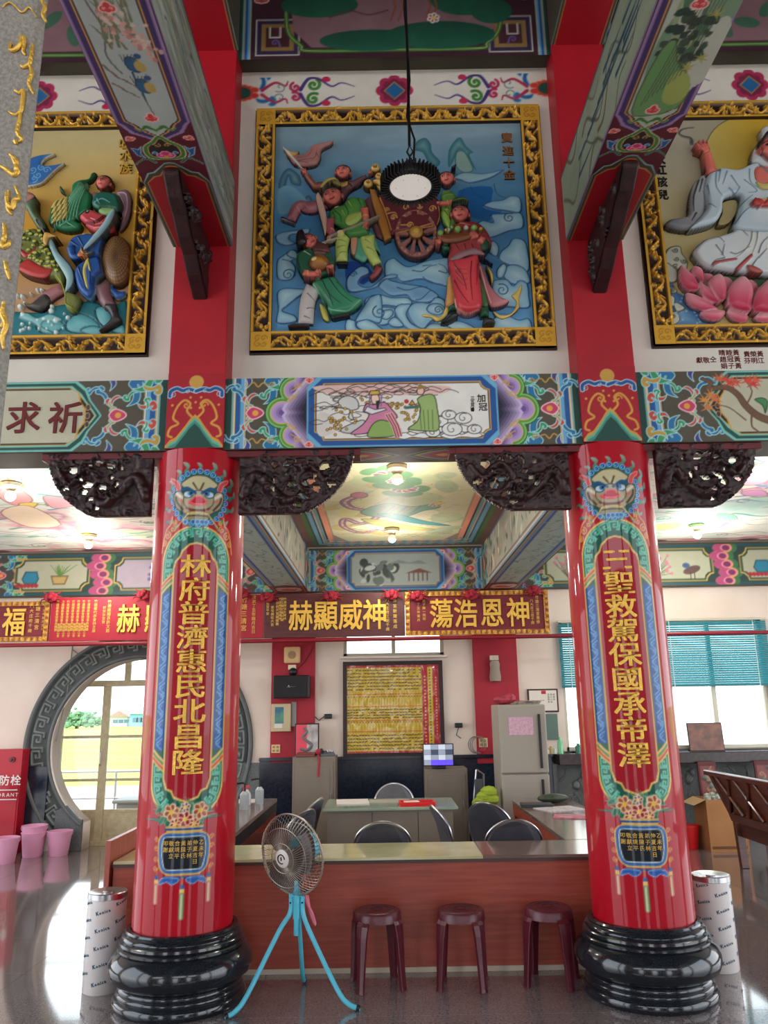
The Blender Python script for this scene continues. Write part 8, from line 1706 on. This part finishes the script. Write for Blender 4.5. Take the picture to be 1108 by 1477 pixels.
for k in range(3):
    bl = MB(); vs = []; n = 10
    for i in range(n+1):
        for j in range(n+1):
            r = .035+.175*i/n; w_ = (.35+.55*math.sin(math.pi*min(1, (i+1.5)/n*.8)))*(1 if i < n else .8); a = 2.094*k+(j/n-.5)*w_*1.9+.2*i/n; vs.append((r*math.cos(a), -.02+.05*(j/n-.5)+.01*math.sin(i), r*math.sin(a)))
    bl.add(vs, [(i*(n+1)+j, i*(n+1)+j+1, (i+1)*(n+1)+j+1, (i+1)*(n+1)+j) for i in range(n) for j in range(n)]); bl.build('blade', m_bld, hd, True)
MB().tube([(0, -.05, 0), (0, .06, 0)], .03, 16).build('rotor', m_bld, hd, True)
MB().tube([(0, -.096, 0), (0, -.088, 0), (0, -.084, 0)], [.040, .052, .05], 32).build('badge', mat('badge_white', (214, 206, 200), .4), hd, True)
b = MB(); b.tube([(.026*math.cos(a), -.0975, .026*math.sin(a)) for a in np.linspace(0, 5.2, 20)], .0035, 6); b.tube([(.0, -.0975, -.008), (0, -.0975, .012)], .004, 6); b.build('badge_mark', m_black_p, hd, True)
t2 = MB().tube(cat([(.045, 0, .60), (.06, .02, .52), (.09, .03, .46), (.11, .02, .40), (.08, .03, .46), (.06, .03, .56)], 5, False).tolist(), .009, 8).build('pink_cord', mat('pink_cord', (214, 110, 130), .5), fn, True)
MB().tube(cat([(.0, .09, .72), (.045, .05, .68), (.03, .02, .62)], 5, False).tolist(), .006, 8).build('cord', mat('pink_cord', (214, 110, 130), .5), fn, True)

# ------------------------------------------------------------------ stools, ash cans, buckets
m_st = mat('maroon_plastic', (84, 22, 34), .35, bump=(50, .15))
def stool(x, y, rz, lab):
    t = tag(empty('plastic_stool', (x, y, 0), R(rz)), lab, 'stool', 'maroon stools under the counter')
    MB().lathe([(0, .428), (.12, .43), (.14, .426), (.148, .415), (.152, .37), (.146, .37), (.14, .40), (0, .41)], n=36).build('seat', m_st, t, True)
    b = MB(); 
    for r in (.04, .08, .115): b.tube([(r*math.cos(a), r*math.sin(a), .4305) for a in np.linspace(0, 6.283, 25)[:-1]], .002, 5, closed=True)
    b.build('seat_ridges', m_st, t, True)
    for k in range(4):
        a = R(45+90*k); T = Matrix.Rotation(a, 4, 'Z'); b = MB(); b.T = T
        vs = []; prof = [(.125, .39, .040), (.148, .36, .042), (.158, .30, .036), (.168, .15, .027), (.178, .02, .023), (.182, 0, .026)]
        for r, z, w_ in prof: vs += [(r+.014, -w_, z), (r+.018, 0, z), (r+.014, w_, z), (r-.012, w_*.8, z), (r-.012, -w_*.8, z)]
        fs = [tuple(range(5))[::-1]]+[(i*5+j, (i+1)*5+j, (i+1)*5+(j+1) % 5, i*5+(j+1) % 5) for i in range(5) for j in range(5)]+[tuple(25+j for j in range(5))]
        b.add(vs, [f[::-1] for f in fs]); b.build('leg', m_st, t, bevel=.003)
stool(-.085, 5.37, 12, 'maroon plastic stool nearest the fan'); stool(.435, 5.36, -8, 'maroon plastic stool in the middle of the three'); stool(.985, 5.38, -20, 'maroon plastic stool nearest the right column')
m_can = mat('can_white', (222, 214, 210), .25, spec=.6); m_blu = mat('blue_ink', (36, 84, 108), .5)
def can(x, y, lab, h_=.56, r=.116):
    t = tag(empty('ash_can', (x, y, 0)), lab, 'can', 'white printed cans by the columns')
    MB().lathe([(0, 0), (r-.006, 0), (r, .008), (r, h_-.03), (0, h_-.03)], n=48).build('body', m_can, t, True, ang=40)
    MB().lathe([(r-.002, h_-.04), (r+.004, h_-.035), (r+.004, h_-.004), (r, h_), (r-.02, h_-.004), (r-.05, h_-.014), (.03, h_-.016), (.03, h_-.004), (0, h_)], n=48).build('lid', m_steel, t, True)
    it = []
    for k in range(16):
        for j in range(5):
            u = (k % 8)*.093+(j % 2)*.0-.37; 
            if k < 8: it.append((u, .05+j*.098+(.045 if k % 2 else 0)))
    def sfm(a, b_, h):
        al = a*math.cos(.25)-b_*math.sin(.25); be = a*math.sin(.25)+b_*math.cos(.25); th = al/r-math.pi/2; return ((r+.0006+h)*math.cos(th), (r+.0006+h)*math.sin(th), be)
    w0 = write([(ch, (-.036, -.018, -.001, .0115, .022, .037)[i], (.0, -.0038, -.0038, -.0013, -.0038, -.0038)[i], .03 if ch in 'Kk' else .026) for i, ch in enumerate('Konica')], sfm, .0004, .05, 1).build('printed_word', m_blu, t)
    w0.location = (0, 0, .07)
    for k in range(6):
        for j in range(5):
            if k+j: q = w0.copy(); COL.objects.link(q); q.location = (0, 0, .07+j*.098+(.045 if k % 2 else 0)); q.rotation_euler = (0, 0, R(60*k+8))
    w0.rotation_euler = (0, 0, R(8))
can(-1.775, 5.37, 'white can printed with blue words left of the left column'); can(2.10, 5.58, 'white can printed with blue words right of the right column')
m_pk = mat('pink_plastic', (226, 160, 192), .35)
def bucket(x, y, z, lab, m_=m_pk, s_=1, name='bucket', grp='pink buckets by the moon gate', rz=0):
    t = tag(empty(name, (x, y, z), R(rz)), lab, 'bucket', grp); t.scale = (s_, s_, s_)
    MB().lathe([(0, 0), (.105, 0), (.11, .01), (.14, .26), (.148, .262), (.148, .275), (.136, .275), (.104, .012), (0, .01)], n=32).build('pail', m_, t, True, ang=50)
    MB().tube([(.148*math.cos(a), -.0-.09*math.sin(a), .255-.07*math.sin(a)) for a in np.linspace(0, math.pi, 16)], .004, 6).build('handle', m_, t, True)
p = atZ(76, 1237, 0); bucket(p[0], p[1]+.16, 0, 'pink bucket at the right end of the group', rz=20); p = atZ(40, 1238, 0); bucket(p[0], p[1]+.12, 0, 'lower bucket of the stacked pink pair', rz=-10); bucket(p[0], p[1]+.12, .075, 'upper bucket of the stacked pink pair', rz=15)
p = atZ(3, 1246, 0); bucket(p[0], p[1]+.05, 0, 'pink bucket half out of view at the left edge', rz=30)
bucket(3.49, 9.85, 0, 'red bucket by the cardboard box', mat('red_plastic', (214, 22, 30), .4), .95, 'red_bucket', None)

# fire hydrant cabinet and blue folding chair at the left edge
q0, q1 = atY(-40, 1072, YB-.2), atY(34, 1075, YB-.27); hx0, hx1 = q0[0], q1[0]
hc = tag(empty('hydrant_cabinet', (hx0, YB-.27, 0)), 'red fire hydrant cabinet with white lettering at the left wall', 'cabinet'); w_ = hx1-hx0; m_hr = mat('hydrant_red', (176, 16, 40), .4)
MB().box((0, 0, 0), (w_, .2, 1.22)).build('body', m_hr, hc, bevel=.006); MB().box((.02, -.012, .06), (w_-.02, 0, .92)).build('door', m_hr, hc, bevel=.004); MB().tube([(w_-.12, -.02, 1.1), (w_-.12, 0, 1.1)], .035, 16).ball((w_-.12, -.02, 1.1), .018, 10).build('alarm', mat('alarm_dark', (90, 16, 26), .4), hc, True)
it = [(ch, w_-.33+.14*i, .86, .13) for i, ch in enumerate('消防栓')]; sfh = lambda x, y, h: (x, -.0125-h, y)
write(it, sfh, .002, .02).build('lettering', mat('white_paint', (226, 222, 216), .6), hc)
write([(ch, w_+.03-.053*(11-i), .69, .06) for i, ch in enumerate('FIREHYDRANT')], sfh, .002, .02).build('lettering', mat('white_paint', (226, 222, 216), .6), hc)
for z in (.74, .63): MB().box((.02, -.0145, z), (w_-.02, -.0125, z+.012)).build('white_line', mat('white_paint', (226, 222, 216), .6), hc)
p = atZ(-8, 1232, 0); t = tag(empty('folding_chair', (p[0]-.05, p[1]-.55, 0), R(-70)), 'blue folding chair partly seen at the left edge', 'chair')
m_bv = mat('blue_vinyl', (30, 96, 150), .45); MB().cbox((0, 0, .44), (.38, .36, .04)).build('seat', m_bv, t, bevel=.015); MB().cbox((0, .2, .74), (.38, .03, .2)).build('backrest', m_bv, t, bevel=.01)
for sx in (-1, 1): MB().tube([(sx*.2, .22, .85), (sx*.2, -.2, .012)], .011, 8).build('leg', m_steel, t, True); MB().tube([(sx*.18, -.16, .46), (sx*.18, .24, .012)], .011, 8).build('leg', m_steel, t, True)

# ------------------------------------------------------------------ right-hand side: bench, boxes, carved panels
m_bw = mat('bench_wood', (104, 50, 32), .3, noise=(5, (74, 32, 22)), stretch=(1, 1, 6), coat=.3)
L0 = Vector((3.53, 8.72, 0)); ang = R(-89)
bn = tag(empty('wooden_bench', tuple(L0), ang), 'dark brown wooden bench with carved back at the right edge', 'bench'); BLn = 1.9
# local x runs along the bench, +y is the seat side
def lean(z): return -.16*(z-.42)/.5
for x in (0, BLn-.07):
    MB().prism([(lean(.42)+.06, 0), (lean(.42)+.14, 0), (lean(.42)+.13, .45), (lean(.94)+.05, .95), (lean(.94)-.02, .96), (lean(.42)+.04, .45)], 'x', x, x+.06).build('rear_leg', m_bw, bn, bevel=.006)
    MB().box((x, .56, 0), (x+.06, .63, .66)).build('front_leg', m_bw, bn, bevel=.006); MB().prism([(.0, .64), (.66, .63), (.66, .68), (.0, .69)], 'x', x-.01, x+.07).build('armrest', m_bw, bn, bevel=.008)
MB().box((.06, .08, .40), (BLn-.07, .60, .44)).build('seat', m_bw, bn, bevel=.008); MB().box((.06, .10, .30), (BLn-.07, .13, .40)).build('apron', m_bw, bn)
MB().prism([(lean(.95)-.03, .91), (lean(.95)+.06, .91), (lean(.95)+.06, .955), (lean(.95)-.03, .96)], 'x', -.03, BLn).build('top_rail', m_bw, bn, bevel=.01)
MB().prism([(lean(.5)+.03, .46), (lean(.5)+.07, .46), (lean(.55)+.06, .54), (lean(.55)+.02, .54)], 'x', .06, BLn-.07).build('lower_rail', m_bw, bn, bevel=.004)
MB().prism([(lean(.54)+.035, .54), (lean(.54)+.05, .54), (lean(.91)+.035, .91), (lean(.91)+.02, .91)], 'x', .06, BLn-.07).build('back_board', m_bw, bn)
for k in range(4):
    for s_ in (-1, 1):
        x = .28+k*.42; P = []
        b = MB().tube([(x+s_*.15*(1-2*q), lean(.55+.35*q)+.015, .55+.35*q) for q in np.linspace(0, 1, 9)], .018, 8); b.build('cross_slat', m_bw, bn, True)
cb = tag(empty('cardboard_box', (3.87, 9.80, 0)), 'large open cardboard box filled with crumpled paper', 'box'); m_kr = mat('cardboard', (176, 124, 76), .8, noise=(4, (164, 112, 66)))
MB().box((-.22, -.2, 0), (.22, -.192, .56)).box((-.22, .192, 0), (.22, .2, .56)).box((-.22, -.192, 0), (-.212, .192, .56)).box((.212, -.192, 0), (.22, .192, .56)).box((-.212, -.192, 0), (.212, .192, .01)).build('carton', m_kr, cb)
b = MB(); b.add([(-.22, -.2, .56), (-.22, .2, .56), (-.36, .19, .50), (-.36, -.19, .50)], [(0, 1, 2, 3)]); b.build('flap', mat('cardboard_in', (196, 160, 116), .8), cb)
b = MB().box((-.2, -.203, .03), (.2, -.2005, .06)); b.build('printed_band', mat('cprint', (110, 70, 40), .8), cb)
b = MB(); rs = np.random.RandomState(6)
for k in range(26): b.ball((rs.rand()*.36-.18, rs.rand()*.3-.15, .53+.07*rs.rand()), .045, 6, 0, (1, 1, .7))
o = b.build('crumpled_paper', mat('crumple', (196, 196, 186), .8, noise=(14, (130, 140, 130)), bump=(30, 1)), None); o.location = (3.87, 9.80, 0); tag(o, 'crumpled newspaper heaped in the cardboard box', 'paper')
for i, (u, lab) in enumerate(((1022, 'carved red and gold panel leaning behind the cardboard box'), (1104, 'carved red panel leaning at the right edge behind the bench'))):
    p = atY(u, 1125, YB-.36); t = tag(empty('carved_screen', (p[0], YB-.36, 0)), lab, 'panel'); MB().box((-.11, 0, .25), (.11, .03, .95)).box((-.08, .0, 0), (.08, .03, .25)).build('board', mat('panel_red', (92, 34, 34), .5), t, bevel=.004)
    c = Cv(.18, .6, .012, (120, 60, 56)); rs = np.random.RandomState(i)
    for k in range(16): curlstroke(c, .03+rs.rand()*.12, .04+rs.rand()*.52, .03, rs.rand()*6, 1, .014, (170, 130, 100)) if k % 2 else c.poly(ell(rs.rand()*.18, rs.rand()*.6, .03), (90, 100, 90), b=.01)
    c.org = np.array((-.09, -.002, .3)); c.mesh('carving', mat_=GLOSS, parent=t, off=.003)
# conduit, wires on the cream wall
tag(MB().tube([(-4.1, YB-.02, 2.5), (-4.12, YB-.02, 1.9), (-4.22, YB-.02, 1.3)], .008, 8).tube([(-4.1, YB-.02, 2.45), (-4.0, YB-.02, 2.38), (-3.6, YB-.02, 2.37)], .008, 8).build('wall_conduit', mat('conduit_grey', (130, 124, 120), .5), None, True), 'thin grey conduit on the cream wall above the moon gate', 'conduit')
# unlit globe lamps, the side-bay ones added; added fill light under each
for (x, y, pw), lab in zip(((.12, 6.56, 10), (.09, 9.04, 10), (-3.4, 6.9, 16), (-3.5, 9.1, 16), (3.7, 6.9, 16), (3.7, 9.1, 16)), ('white globe lamp on the middle ceiling nearest the architrave', 'white globe lamp on the middle ceiling nearer the back wall', 'added globe lamp on the left ceiling near the front', 'added globe lamp on the left ceiling near the back', 'added globe lamp on the right ceiling near the front', 'added globe lamp on the right ceiling near the back')):
    t = tag(empty('globe_lamp', (x, y, 3.69)), lab, 'lamp', 'globe lamps on the low ceiling'); MB().lathe([(0, 0), (.09, 0), (.085, -.03), (.05, -.05), (.03, -.07), (0, -.07)], n=24).build('ceiling_rose', mat('brass_rose', (206, 190, 160), .4), t, True)
    MB().ball((0, 0, -.115), .05, 18).build('globe', mat('globe_white', (240, 236, 226), .4, emit=((255, 246, 230), .12)), t, True)  # weak emission brightens the unlit globe
    l_ = lamp('fill_light', 'POINT', (x, y, 3.45), pw, .12, (1, .95, .86)); l_.parent = t; l_.location = (0, 0, -.42)  # added light below an unlit globe, to brighten room and ceiling
